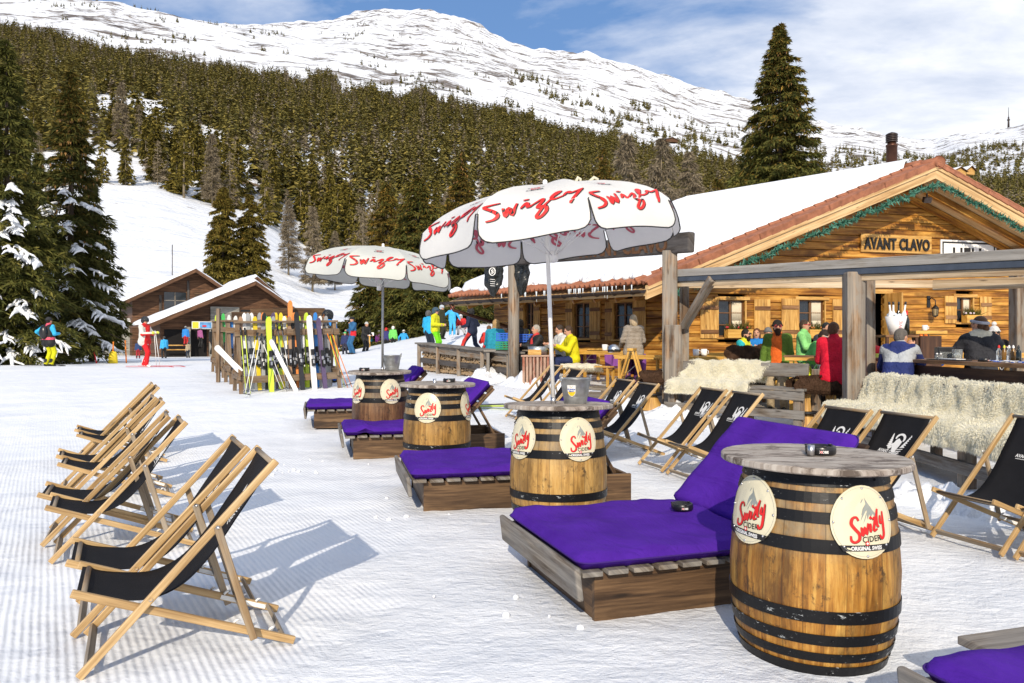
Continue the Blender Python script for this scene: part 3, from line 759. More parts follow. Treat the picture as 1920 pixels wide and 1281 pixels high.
def badge(a0, parent, label=None):
    """round enamel plate bent round the staves, centre at angle a0 (0 faces the near side)"""
    Rr = .155; zc = .685
    def fn(u, v, off):
        z = zc + v * .985; r = brad(z) + .016 + off; a = a0 + u / (brad(zc) + .02)
        return (r * math.sin(a), -r * math.cos(a), z)
    mb = MB(); n = 40
    def disc(rad, off, m, th=.0):
        rings = [0, .35, .7, 1.0]; b0 = len(mb.v)
        for q in rings:
            for k in range(n): mb.v.append(fn(rad * q * math.cos(2 * math.pi * k / n), rad * q * math.sin(2 * math.pi * k / n), off))
        if th:
            for k in range(n): mb.v.append(fn(rad * math.cos(2 * math.pi * k / n), rad * math.sin(2 * math.pi * k / n), off - th))
        for i in range(len(rings) - 1 + (1 if th else 0)):
            for k in range(n):
                k2 = (k + 1) % n; mb.face((b0 + i * n + k, b0 + (i + 1) * n + k, b0 + (i + 1) * n + k2, b0 + i * n + k2), None, m, False)
    disc(Rr, 0, 0, .005)
    ring = [(.146 * math.cos(k * .1745), .146 * math.sin(k * .1745)) for k in range(37)]
    for k in range(36): stroke(mb, [ring[k], ring[k + 1]], .0007, fn, .0006, 3, n=2, tip=1)
    for k in range(22):                                                  # rays behind the peak
        a = R(5 + k * 8); c_, s_ = math.cos(a), math.sin(a)
        stroke(mb, [(.005 + c_ * .050, .045 + s_ * .050), (.005 + c_ * .078, .045 + s_ * .078)], .0006, fn, .0006, 3, n=1, tip=.3)
    mt = [(-.062, .012), (-.035, .035), (-.02, .060), (.006, .102), (.018, .082), (.030, .066), (.044, .046), (.058, .030), (.052, .020), (.040, .036), (.033, .020), (.022, .040), (.016, .016), (.008, .050), (-.006, .028), (-.018, .008), (-.022, -.012), (-.030, -.010), (-.022, .020), (-.010, .045), (-.030, .030), (-.045, .022)]
    tri = [[(.006, .102), (.030, .066), (.012, .052)], [(.012, .080), (.012, .050), (-.018, .030), (-.008, .058)], [(.012, .052), (.030, .068), (.048, .040), (.030, .020)],
           [(-.008, .050), (.004, .044), (-.022, .006), (-.030, -.018)], [(.030, .060), (.060, .032), (.050, .020), (.040, .040)], [(.012, .050), (.026, .040), (.012, .010), (.010, .030)],
           [(-.002, .094), (-.060, .010), (-.064, .012), (-.004, .100)], [(.014, .045), (.000, .010), (-.012, -.008), (.006, .035)]]
    for p in tri:
        b0 = len(mb.v)
        for x, y in p: mb.v.append(fn(x, y, .0010))
        mb.face(list(range(b0, b0 + len(p))), None, 3)
    script(mb, BADGE, .0262, fn, .0015, .0064, 1, 2, 0, -.026, .10, (.0016, -.0016), 4)
    put_text(mb, 'CIDER', .034, fn, .0016, 2, .0006, .95, .026, -.082, 1.05, .06)
    band = [(-.130, -.096), (-.065, -.096), (0, -.096), (.065, -.096), (.130, -.096), (.112, -.122), (.05, -.122), (0, -.122), (-.05, -.122), (-.112, -.122)]
    b0 = len(mb.v)
    for x, y in band: mb.v.append(fn(x * .93, y, .0014))
    for i in range(4): mb.face((b0 + i, b0 + 9 - i, b0 + 8 - i, b0 + i + 1), None, 2)
    put_text(mb, 'ORIGINAL SWISS', .0225, fn, .0022, 4, .0009, .86, 0, -.117)
    disc2 = [(.010 * math.cos(k * .628), .010 * math.sin(k * .628) - .089) for k in range(10)]
    b0 = len(mb.v); [mb.v.append(fn(x, y, .0028)) for x, y in disc2]; mb.face(list(range(b0, b0 + 10)), None, 1)
    for w, h in ((.006, .002), (.002, .006)):
        b0 = len(mb.v); [mb.v.append(fn(x, y - .089, .0034)) for x, y in ((-w, -h), (w, -h), (w, h), (-w, h))]; mb.face(list(range(b0, b0 + 4)), None, 4)
    o = mb.build('badge', ['cream', 'red_ink', 'black_ink', 'greyink', 'white_ink'], parent)
    for k in range(8):
        a = R(22.5 + 45 * k + 22.5); c = Vector(fn(.143 * math.cos(a), .143 * math.sin(a), .001)); mb = MB(); mb.ell(c, (.006, .006, .006), 8, 4); mb.build('rivet', 'steel', o)

def barrel(label, x, y, z, oakm, badges, group='barrel tables', rz=0, tilt=(0, 0), socket=True, topr=.428, zs=1.0):
    t = thing('barrel_table', label, 'barrel table', (x, y, z), 0, group, rot=(tilt[0], tilt[1], rz))
    mb = MB(); n = 26 * 4
    prof = [(brad(q), q) for q in np.linspace(0, .88, 36)]
    gr = lambda k: .994 if k % 4 == 0 else 1.0
    mb.lathe(prof, n, (0, 0, 0), 0, True, groove=gr); mb.lathe([(0, .86), (.29, .86)], 24, (0, 0, 0)); mb.build('staves', oakm, t)
    for z0, z1 in ((-.02, .05), (.072, .112), (.148, .195), (.248, .302), (.548, .606), (.672, .720), (.757, .802), (.826, .884)):
        mb = MB(); e = .006
        mb.lathe([(brad(z0) + .001, z0), (brad(z0) + e, z0), (brad((z0 + z1) / 2) + e, (z0 + z1) / 2), (brad(z1) + e, z1), (brad(z1) + .001, z1)], 64, smooth=False)
        zc = (z0 + z1) / 2
        for k in range(3):
            a = R(-8 + k * 120 + 37 * (z0 > .3)); r = brad(zc) + e
            mb.ell((r * math.sin(a), -r * math.cos(a), zc), (.007, .007, .007), 8, 4)
        mb.build('hoop', 'hoop', t)
    mb = MB(); rt = topr
    mb.lathe([(0, .888), (rt - .006, .888), (rt, .894), (rt, .914), (rt - .006, .920)], 72, smooth=False); mb.lathe([(rt - .006, .920), (0, .9205)], 72, smooth=False)
    o = mb.build('round_top', ['top'], t)
    if socket:
        mb = MB(); mb.lathe([(.018, .919), (.018, .965), (.015, .965), (.015, .925)], 18, (-.03, .0, 0)); mb.build('pole_socket', 'steel', o)
    for a in badges: badge(R(a), t)
    t.scale = (1, 1, zs)
    return t
B4 = (1.425, 3.68); B3 = (.363, 6.05); B2 = (-.846, 8.7); B1 = (-1.806, 10.6)
barrel('nearest barrel table, dark stained oak with black hoops and two round cider badges', B4[0], B4[1], G(*B4), 'oak1', [13, -70], tilt=(0, R(.8)), socket=False)
barrel('pale worn barrel table carrying the large parasol and the bucket with a shield sticker', B3[0], B3[1], G(*B3), 'oak2', [22, -55], tilt=(R(-1.5), 0), socket=False, zs=1.05)
barrel('yellowish barrel table between the two that carry parasols, an ashtray on its top', B2[0], B2[1], G(*B2), 'oak3', [-12, 74], tilt=(R(.5), R(.4)), zs=1.05)
barrel('farthest barrel table, brown oak, carrying the far parasol and a plain bucket', B1[0], B1[1], G(*B1), 'oak4', [-47, 34], tilt=(R(1.5), 0), socket=False, zs=1.08)

def steel_post(x, y, z):
    t = thing('steel_cup', 'small steel cup standing beside the ashtray on the nearest barrel table', 'cup', (x, y, z))
    mb = MB(); mb.lathe([(0, .001), (.0165, .001), (.0165, .052), (.0145, .052), (.0145, .004)], 20); mb.build('cup_wall', 'steel', t)
def ashtray(label, x, y, z, rz=0, tilt=0):
    t = thing('ashtray', label, 'ashtray', (x, y, z), rz, 'round black ashtrays')
    mb = MB()
    mb.lathe([(0, .002), (.066, .002), (.070, .006), (.070, .036), (.066, .041), (.060, .041), (.057, .034), (.050, .033), (.047, .018), (0, .016)], 36)
    for k in range(3):
        a = R(120 * k + 20); mb.box((.064 * math.cos(a), .064 * math.sin(a), .040), (.016, .012, .008), Matrix.Rotation(a, 3, 'Z'))
    mb.build('bowl', 'black_plastic', t)
    mb = MB()
    for a0 in (-.25, 1.3, 3.4):
        fn = lambda u, v, off: ((.0705 + off) * math.sin(a0 + u / .07), -(.0705 + off) * math.cos(a0 + u / .07), .012 + v)
        put_text(mb, 'XOBE', .016, fn, .0003, 0, .0006); stroke(mb, [(-.018, 0), (-.006, .011)], .0012, fn, .0008, 1, n=1, tip=1); stroke(mb, [(-.018, .011), (-.006, 0)], .0012, fn, .0008, 1, n=1, tip=1)
    mb.build('print', ['white_ink', 'red_ink'], t)
zt = .921
ashtray('black ashtray on the nearest barrel table', B4[0] + .055, B4[1] + .03, G(*B4) + zt, .1)
steel_post(B4[0] - .02, B4[1] - .045, G(*B4) + zt + .001)
ashtray('black ashtray on the middle barrel table that has no parasol', B2[0] + .13, B2[1] + .12, G(*B2) + zt * 1.05, .2)
ashtray('black ashtray on the farthest barrel table beside the parasol pole', B1[0] - .20, B1[1] - .1, G(*B1) + zt * 1.08, .2)

def bucket(label, x, y, z, rz, sticker=False, s=1.0):
    t = thing('bucket', label, 'bucket', (x, y, z), rz, 'galvanised buckets'); t.scale = (s, s, s)
    mb = MB()
    mb.lathe([(0, .006), (.096, .006), (.098, 0), (.101, .004), (.112, .07), (.113, .074), (.116, .078), (.125, .15), (.1275, .155), (.129, .160), (.139, .225), (.144, .229), (.144, .235), (.138, .235), (.128, .17), (.10, .012), (0, .012)], 40)
    o = mb.build('shell', 'galv', t)
    for sg in (-1, 1):
        mb = MB(); mb.box((sg * .142, 0, .232), (.012, .034, .05)); mb.lathe([(.008, -.004), (.013, 0), (.008, .004)], 12, (sg * .15, 0, .255), rot=Matrix.Rotation(R(90), 3, 'Y')); mb.build('handle_lug', 'galv', t)
    mb = MB(); pts = [(.15 * math.cos(a), .02 + .05 * math.sin(a) * .6 - .07 * math.sin(a), .25 - .03 * math.sin(a)) for a in np.linspace(0, math.pi, 14)]
    mb.tube(pts, .0032, 6); mb.build('handle', 'steel', t)
    if sticker:
        def fn(u, v, off):
            zz = .125 + v; r = .098 + .045 * (zz / .23) + .003 + off; a = -.62 + u / .122
            return (r * math.sin(a), -r * math.cos(a), zz)
        mb = MB()
        def patch(poly, off, m):
            for i in range(1, len(poly) - 1):
                b0 = len(mb.v); [mb.v.append(fn(*q, off)) for q in (poly[0], poly[i], poly[i + 1])]; mb.face((b0, b0 + 1, b0 + 2), None, m)
        sh = [(0, -.055), (.02, -.047), (.034, -.03), (.037, 0), (.036, .05), (0, .05), (-.036, .05), (-.037, 0), (-.034, -.03), (-.02, -.047)]
        patch(sh, 0, 0); patch([(0, -.051), (.018, -.043), (.031, -.028), (.034, -.008), (0, -.008), (-.034, -.008), (-.031, -.028), (-.018, -.043)], .0006, 1)
        put_text(mb, 'KLANDA', .017, fn, .0009, 2, .0009, 1.0, 0, .006); put_text(mb, 'BRAU', .017, fn, .0012, 2, .0009, 1.0, 0, -.012)
        for a in (-1, 1): stroke(mb, [(a * .014, .040), (a * .006, .034), (0, .026)], .0018, fn, .0009, 3, n=2)
        yl = plain('yellow_print', (.72, .50, .02), .4, 0, .05, 5, 0); bl = plain('blue_print', (.02, .08, .38), .4, 0, .05, 5, 0)
        mb.build('sticker', ['white_ink', yl, bl, 'straw'], o)
    return t
bucket('galvanised bucket with a blue and yellow shield sticker, next to the large parasol pole', B3[0] + .135, B3[1] + .02, G(*B3) + zt * 1.05 - .002, .25, True, .86)
bucket('plain grey bucket next to the far parasol pole', B1[0] + .155, B1[1] + .03, G(*B1) + zt * 1.08, -.2, False, .9)

# ------------------------------------------------------------- parasols
def parasol(label, x, y, zb, ztop, rot, az0, lean, canvas, polem):
    """pole foot at (x, y, zb); canopy top at height ztop above it; az0 = azimuth of the front panel"""
    t = thing('parasol', label, 'parasol', (x, y, zb), 0, 'cider parasols', rot=lean)
    Hh = ztop; mb = MB()
    mb.tube([(0, 0, 0), (0, 0, .055)], .021, 16, 1); mb.tube([(0, 0, .055), (0, 0, Hh - .02)], .0165, 16, 0)
    mb.build('pole', [polem, 'steel'], t)
    mb = MB(); mb.lathe([(.0, .05), (.012, .045), (.02, .03), (.016, .012), (.03, 0), (.03, -.02)], 14, (0, 0, Hh)); mb.build('finial', 'white_paint', t)
    hub = thing('canopy_frame', None, None, (0, 0, Hh)); hub.parent = t; hub.rotation_euler = rot; KIDS.setdefault(t.name, []).append(hub)
    mer = [(1.035, -.50), (1.03, -.42), (.985, -.29), (.92, -.225), (.82, -.165), (.68, -.105), (.48, -.053), (.24, -.015), (0.02, 0)]
    acc = [0]
    for i in range(len(mer) - 1): acc.append(acc[-1] + math.hypot((mer[i + 1][0] - mer[i][0]) * .924, mer[i + 1][1] - mer[i][1]))
    T = acc[-1]; fold = acc[2]
    rr = [p[0] for p in mer]; zz = [p[1] for p in mer]
    half = math.sin(R(22.5))
    def hw(v):
        h = np.interp(v, acc, rr) * half
        if v < fold: h -= .012 * (1 - v / fold) + .006
        if v < .09: h -= .09 * (1 - math.sqrt(max(0, 1 - (1 - v / .09) ** 2)))
        return h
    def surf(a):
        def fn(u, v, off):
            v_ = min(max(v, 0), T); r = float(np.interp(v_, acc, rr)); z = float(np.interp(v_, acc, zz))
            full = r * half; q = u / max(full, 1e-4)
            sag = .022 * max(0, 1 - q * q) * math.sin(math.pi * min(1, v_ / T)) - .006 * math.sin(9 * u + a * 3) * (1 if v_ < fold else .2)
            ap = r * math.cos(R(22.5)) + off + (0 if v_ > fold else .012 * math.sin(7 * u + 2 * a)) 
            return Vector((u * math.cos(a) + ap * math.sin(a), u * math.sin(a) - ap * math.cos(a), z - sag + off * .6))
        return fn
    for k in range(8):
        a = az0 + R(45 * k); fn = surf(a); mb = MB()
        nv = 26; vs = [0, .012, .03, .06, .11, .17, .21, fold] + list(np.linspace(fold, T, 16)[1:])
        b0 = len(mb.v); nu = 12
        for v in vs:
            h = hw(v) if v < fold else float(np.interp(v, acc, rr)) * half
            for i in range(nu + 1): mb.v.append(tuple(fn((i / nu * 2 - 1) * h, v, 0)))
        for j in range(len(vs) - 1):
            for i in range(nu):
                q = b0 + j * (nu + 1) + i; mb.face((q, q + 1, q + nu + 2, q + nu + 1), None, 0, True)
        panel = mb.build('canopy_panel', canvas, hub)
        mb = MB()
        edge = [fn(-hw(v), v, .001) for v in (fold, .21, .17, .11, .06, .03, .012, 0)] + [fn(hw(0) * (i / 6 - 1), 0, .001) for i in range(1, 12)] + [fn(hw(v), v, .001) for v in (0, .012, .03, .06, .11, .17, .21, fold)]
        mb.tube(edge, .0048, 6); mb.build('piping', 'black_ink', panel)
        mb = MB()
        script(mb, SCRIPT, .072, fn, .004, .0122, 0, 1, 0, .25, .14, (.005, -.003), 4)
        sub = lambda u, v, off: fn(u, v, off)
        for i in range(12):
            pa = [(.03 * math.cos(i * .524 + q * .524), .022 * math.sin(i * .524 + q * .524)) for q in (0, 1)]; stroke(mb, pa, .006, sub, .005, 0, 0, .56, n=1, tip=1)
        stroke(mb, [(-.012, 0), (.012, 0)], .004, sub, .005, 0, 0, .56, n=1, tip=1)
        put_text(mb, 'SWISS', .030, sub, .005, 1, .0012, 1.5, 0, .592); put_text(mb, 'CIDER', .030, sub, .005, 1, .0012, 1.5, 0, .508)
        fi = lambda u, v, off: fn(u, v, -off)
        script(mb, SCRIPT, .072, fi, .003, .0122, 2, None, 0, .25)
        mb.build('lettering', ['red_ink', 'black_ink', M['inner_ink']], panel)
        ra = a + R(22.5); mb = MB()
        pts = [(r * math.sin(ra), -r * math.cos(ra), z - .012) for r, z in list(zip(rr, zz))[2:]]
        mb.tube(pts, .006, 6); mb.build('rib', 'white_paint', hub)
        mb = MB(); mb.tube([(.02 * math.sin(ra), -.02 * math.cos(ra), -.55), (.62 * math.sin(ra), -.62 * math.cos(ra), -.145)], .005, 6); mb.build('stretcher', 'white_paint', hub)
    mb = MB(); mb.lathe([(.02, -.60), (.034, -.59), (.034, -.52), (.02, -.51)], 14); mb.build('runner', 'white_paint', hub)
    return t
M['inner_ink'] = plain('shown_through_ink', (.50, .10, .14), .7, 0, .08, 6, 0)
parasol('large white parasol with red lettering on the pale barrel', B3[0] - .04, B3[1] - .02, G(*B3) + .965, 1.70, (0, R(-4.5), 0), R(-10), (R(.5), R(-2.2), 0), 'canvas', 'white_paint')
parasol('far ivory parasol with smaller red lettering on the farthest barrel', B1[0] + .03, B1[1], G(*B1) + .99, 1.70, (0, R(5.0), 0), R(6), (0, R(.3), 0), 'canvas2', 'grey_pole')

# ------------------------------------------------------------- loungers
def purple():
    m, t, b = bsdf('purple_cloth')
    v = t.new('ShaderNodeTexCoord').outputs['Object']
    n = t.noise(v, 3, 5); t.link(t.ramp(n, [(.3, (.052, .010, .22)), (.7, (.084, .020, .33))]), b.inputs['Base Color'])
    b.inputs['Roughness'].default_value = .9; setspec(b, .12); b.inputs['Sheen Weight'].default_value = .0
    cr = t.noise(t.mapping(v, (1, .35, 1)), 6, 6, .6, 1.4)
    h = t.math('ADD', t.math('MULTIPLY', cr, .07), t.math('MULTIPLY', t.noise(v, 340, 2), .0012))
    t.link(t.bump(h, .6, .6), b.inputs['Normal']); return m
M['purple'] = purple(); M['purple_dark'] = plain('purple_piping', (.035, .006, .15), .8, 0, .1, 5, 0)
def cushion(name, L, W, T, parent, M4, seed, bump=.012, end_wave=0):
    """stuffed slab, corner at the origin of M4, x along L, y across W"""
    mb = MB(); g = seed * 3.7
    nu, nv, nt = 34, 24, 5
    def sup(c, h, k=.055):
        return c
    ring = []
    def pt(i, j, top):
        u = i / nu; v = j / nv
        eu = min(u, 1 - u) * L; ev = min(v, 1 - v) * W; rr_ = .045
        e = min(1, eu / rr_); f = min(1, ev / rr_); prof = math.sqrt(max(0, 1 - (1 - e) ** 2)) * math.sqrt(max(0, 1 - (1 - f) ** 2))
        x = u * L; y = v * W
        cu = min(u, 1 - u) * L; cv = min(v, 1 - v) * W
        if cu < .07 and cv < .07:                                   # rounded corners
            dx = .07 - cu; dy = .07 - cv; q = math.hypot(dx, dy)
            if q > .07:
                k = .07 / q; nx = .07 - dx * k; ny = .07 - dy * k
                x = nx if u < .5 else L - nx; y = ny if v < .5 else W - ny
        w = fbm(x * 2.3 + g, y * 2.3, g, 3) * bump * 1.5 + fbm(x * 7 + g, y * 5, g, 2) * bump * .5
        z = T * (.5 + (.5 if top else -.5) * prof) + (w * prof if top else 0)
        z += end_wave * max(0, 1 - abs(x - .25) / .16) ** 2 * (1 - v) ** 1.2 * (1 if top else .9)
        return M4 @ Vector((x, y, z))
    for top in (True, False):
        b0 = len(mb.v)
        for i in range(nu + 1):
            for j in range(nv + 1): mb.v.append(tuple(pt(i, j, top)))
        for i in range(nu):
            for j in range(nv):
                a = b0 + i * (nv + 1) + j; q = (a, a + nv + 1, a + nv + 2, a + 1); mb.face(q if top else q[::-1], None, 0, True)
    co = mb.build(name, 'purple', parent)
    def rr(x, y):
        return M4 @ Vector((x, y, T * .52))
    c_ = .07; path = []
    for cx, cy, a0 in ((L - c_, W - c_, 0), (c_, W - c_, 90), (c_, c_, 180), (L - c_, c_, 270)):
        for k in range(6): a = R(a0 + 18 * k); path.append(rr(cx + (c_ + .001) * math.cos(a), cy + (c_ + .001) * math.sin(a)))
    path.append(path[0]); mb = MB(); mb.tube(path, .0045, 6, cap=False); mb.build('piping', 'purple_dark', co)
    return co
def lounger(label, foot, ang, seed, wave=0.0, back=R(46)):
    """foot = ground point under the middle of the foot end; local x runs from foot to head"""
    t = thing('lounger', label, 'lounger', (foot[0], foot[1], G(*foot) - .01), ang, 'purple double loungers')
    L = 1.98; W = 1.24
    mb = MB()
    for sy in (-1, 1): mb = MB(); mb.box((.10 + (L - .10) / 2, sy * (W / 2 - .10), .13), (L - .10, .035, .26)); mb.build('side_board', 'box_wood', t, bevel=.004)
    for x in (.13, 1.1, L - .02): mb = MB(); mb.box((x, 0, .125), (.035, W - .24, .25)); mb.build('cross_board', 'box_wood', t, bevel=.004)
    for k in range(9):
        mb = MB(); mb.box((.06 + k * .145, 0, +.275 + random.uniform(-.002, .002)), (.115, W - .02, .026)); mb.build('slat', 'grey_wood', t, bevel=.004)
    mb = MB(); mb.box((-.032, 0, .240), (.034, W + .06, .17), Matrix.Rotation(R(-7), 3, 'Y')); mb.build('foot_board', 'grey_wood', t, bevel=.012)
    cushion('seat_cushion', 1.24, W - .02, .085, t, Matrix.Translation((-.012, -(W - .02) / 2, .290)), seed, .014, wave)
    fr = thing('backrest', None, None, (1.245, 0, .28)); fr.parent = t; fr.rotation_euler = (0, -back, 0); KIDS.setdefault(t.name, []).append(fr)
    for k in range(6):
        mb = MB(); mb.box((.06 + k * .14, 0, -.002), (.11, W - .03, .022)); mb.build('slat', 'box_wood', fr, bevel=.004)
    for sy in (-1, 1): mb = MB(); mb.box((.40, sy * (W / 2 - .06), -.034), (.80, .05, .04)); mb.build('frame_rail', 'box_wood', fr, bevel=.004)
    cushion('back_cushion', .80, W - .03, .10, fr, Matrix.Translation((.02, -(W - .03) / 2, .014)), seed + 3, .012)
    for sy in (-1, 1): mb = MB(); mb.bar((1.66, sy * .42, .60), (1.86, sy * .42, .25), .04, .03); mb.build('prop', 'box_wood', t)
    return t
lounger('nearest whole lounger, an ashtray on its purple cushion, left of the nearest barrel', (.17, 4.52), R(18), 1, .0)
lounger('second purple lounger, behind the pale barrel with the large parasol', (-.97, 7.08), R(13), 2, .0)
lounger('third purple lounger, its seat cushion buckled, behind the yellowish barrel', (-2.14, 9.82), R(14), 3, .05)
lounger('farthest purple lounger, behind the farthest barrel', (-3.25, 12.3), R(14), 4)
L5 = lounger('purple lounger cut off by the bottom right corner of the picture', (1.60, 2.13), R(17), 5)
mb = MB(); mb.box((.98, .72, .310), (1.2, .16, .035)); mb.build('side_shelf', 'grey_wood', L5, bevel=.006)
ashtray('black ashtray left on the purple cushion of the nearest lounger', 1.10, 5.0, G(1, 4.9) + .375, .3)

# ------------------------------------------------------------- deck chairs
def skull_print(mb, fn, m):
    """white print: capped skull in goggles before crossed firs and skis, house name beneath"""
    def blob(P, off=.0012): 
        cx = sum(p[0] for p in P) / len(P); cy = sum(p[1] for p in P) / len(P)
        for i in range(len(P)):
            b0 = len(mb.v); [mb.v.append(tuple(fn(x, y, off))) for x, y in ((cx, cy), P[i], P[(i + 1) % len(P)])]; mb.face((b0, b0 + 1, b0 + 2), None, m)
    arc = [(.035 + .038 * math.cos(a), .098 + .034 * math.sin(a)) for a in np.linspace(-.6, 3.3, 14)]
    stroke(mb, arc, .0095, fn, .0012, m, n=2, tip=.5)
    blob([(.005, .085), (.025, .10), (.045, .085), (.062, .075), (.055, .045), (.045, .02), (.035, -.012), (.005, -.015), (-.006, .02), (-.022, .05), (-.005, .06)])
    for sg, x0 in ((-1, -.035), (1, .085)):
        for k in range(6):
            y = .035 + k * .017; w = .024 - k * .0032; cx = x0 + sg * .003 * k * (2.6 if sg > 0 else .2)
            blob([(cx - w, y - .008), (cx + w, y - .008 + .006 * sg), (cx + w * .2, y + .014), (cx - w * .2, y + .014)])
    blob([(-.05, .03), (-.03, .055), (-.022, .03), (-.01, .04), (-.014, .015), (-.035, .005)])
    for k in range(4): stroke(mb, [(.045 + k * .004, .012 - k * .017), (.098 - k * .010, .020 - k * .016)], .0042, fn, .0012, m, n=1, tip=.8)
    for k in range(3): stroke(mb, [(.012, -.022 - k * .012), (.06 - k * .008, -.026 - k * .014)], .0042, fn, .0012, m, n=1, tip=.7)
    put_text(mb, 'AVANT CLAVO', .034, fn, .0014, m, .0012, .78, -.018, -.022)
    stroke(mb, [(-.105, -.034), (.02, -.036)], .0022, fn, .0012, m, n=1, tip=1)
def deckchair(name_label, x, y, ang, group):
    t = thing('deck_chair', name_label, 'deck chair', (x, y, G(x, y)), ang, group)
    A0, A1 = (0, .02), (.82, .895); B0, B1 = (.0, .365), (.91, .018); S0, S1 = (.555, .615), (.715, .075)
    for sy in (-1, 1):
        mb = MB(); mb.bar((A0[0], sy * .275, A0[1]), (A1[0], sy * .275, A1[1]), .022, .036); mb.build('back_rail', 'chair_wood', t, bevel=.005)
        mb = MB(); mb.bar((B0[0] - .03, sy * .243, B0[1] + .012), (B1[0], sy * .243, B1[1]), .022, .036); o = mb.build('seat_rail', 'chair_wood', t, bevel=.005)
        mb = MB()                                                                     # toothed plate that holds the strut
        d = Vector((B1[0] - B0[0], 0, B1[1] - B0[1])).normalized(); p = Vector((.62, sy * .228, np.interp(.62, [B0[0], B1[0]], [B0[1], B1[1]])))
        mb.bar(p, p + d * .24, .004, .022)
        for k in range(3):
            q = p + d * (.03 + k * .085) + Vector((0, 0, .018)); mb.tube([q - d * .014, q + Vector((0, 0, .016)), q + d * .012 + Vector((0, 0, .020))], [.007, .006, .004], 6)
        mb.build('notch_plate', 'white_paint', o)
        mb = MB(); mb.bar((S0[0], sy * .302, S0[1]), (S1[0], sy * .302, S1[1]), .020, .034); mb.build('strut', 'chair_wood_grey', t, bevel=.005)
        mb = MB()
        for px_, pz_ in (((.555), (.615)), (np.interp(.28, [0, 1], [0, 1]), .318)):
            mb.lathe([(.0, .005), (.007, .004), (.009, 0)], 10, (px_, sy * (.316 if pz_ > .5 else .29), pz_), rot=Matrix.Rotation(R(90 * sy), 3, 'X'))
        mb.build('bolt', 'steel', t)
    for nm, p, w in (('foot_bar', (.035, .055), .53), ('top_bar', (A1[0] - .015, A1[1] - .012), .53), ('front_bar', (.015, .355), .47), ('rear_bar', (.86, .04), .47), ('strut_bar', (.70, .115), .58)):
        mb = MB()
        if nm in ('top_bar', 'front_bar', 'strut_bar'): mb.tube([(p[0], -w / 2, p[1]), (p[0], w / 2, p[1])], .013, 10)
        else: mb.box((p[0], 0, p[1]), (.016, w, .038), Matrix.Rotation(R(-35), 3, 'Y'))
        mb.build(nm, 'chair_wood_grey', t)
    prof = crom([(-.012, .365), (.010, .362), (.06, .338), (.16, .315), (.29, .305), (.42, .355), (.54, .475), (.66, .650), (.76, .80), (.81, .888), (.822, .872)], 4)
    acc = [0]
    for i in range(len(prof) - 1): acc.append(acc[-1] + math.dist(prof[i], prof[i + 1]))
    T = acc[-1]; px_ = [p[0] for p in prof]; pz_ = [p[1] for p in prof]
    def fn(u, v, off=0):                                                              # v measured from the top down the cloth
        s = T - v; xx = float(np.interp(s, acc, px_)); zz = float(np.interp(s, acc, pz_))
        x2 = float(np.interp(s + .01, acc, px_)); z2 = float(np.interp(s + .01, acc, pz_)); l = math.hypot(x2 - xx, z2 - zz) or 1
        dip = -.022 * (1 - (u / .22) ** 2) * math.sin(math.pi * min(1, max(0, s / T)))
        n = Vector((-(z2 - zz) / l, 0, (x2 - xx) / l))
        return Vector((xx, -u, zz)) + n * (off + dip)
    mb = MB(); mb.grid(lambda a, b: fn((b - .5) * .462, a * T), 40, 8); o = mb.build('canvas_seat', 'black_fabric', t, solid=.003)
    mb = MB(); sk = lambda u, v, off: fn(u * 1.08, .34 - v * 1.08, off + .0018); skull_print(mb, sk, 0); mb.build('print', 'white_ink', o)
    return t
CL = [(-1.975, 3.555, 'front deck chair of the left row, nearest the camera'), (-2.27, 4.02, 'second deck chair of the left row, just behind the front one'),
      (-3.13, 5.27, 'third deck chair of the left row, nearer one of the middle pair'), (-3.42, 5.68, 'fourth deck chair of the left row, farther one of the middle pair'),
      (-4.05, 6.98, 'fifth deck chair of the left row, nearer one of the third pair'), (-4.33, 7.42, 'sixth deck chair of the left row, farther one of the third pair'),
      (-5.00, 8.95, 'seventh deck chair of the left row, in the farthest pair'), (-5.26, 9.38, 'last deck chair of the left row, farthest up the snow')]
ch0 = deckchair(CL[0][2], CL[0][0], CL[0][1], R(26), 'deck chairs with black canvas')
for x, y, lb in CL[1:]: dup(ch0, (x, y, G(x, y)), R(26 + random.uniform(-2.5, 2.5)), lb)
CR = [(-.03, 12.8, 17, 'farthest right-hand deck chair, behind the bucket and pole, beside the slatted red box'), (.26, 12.1, 17, 'deck chair half hidden by the bucket with the sticker'),
      (.75, 10.2, 17, 'left deck chair of the pair right of the bucket'), (.95, 9.55, 17, 'right deck chair of the pair right of the bucket, over the second lounger'),
      (1.54, 8.66, 17, 'left deck chair of the pair in front of the small sheepskin bench'), (1.74, 8.04, 17, 'right deck chair of the pair in front of the small sheepskin bench'),
      (2.04, 6.26, 17, 'left deck chair of the pair rising behind the nearest lounger backrest'), (2.30, 5.78, 17, 'right deck chair of the pair, its strut beside the nearest barrel top'),
      (3.19, 5.45, 19, 'deck chair cut by the right edge, its foot frame in full sun'), (3.42, 4.86, 19, 'deck chair showing only its front corner at the right edge')]
for x, y, a, lb in CR: dup(ch0, (x, y, G(x, y)), R(a), lb)
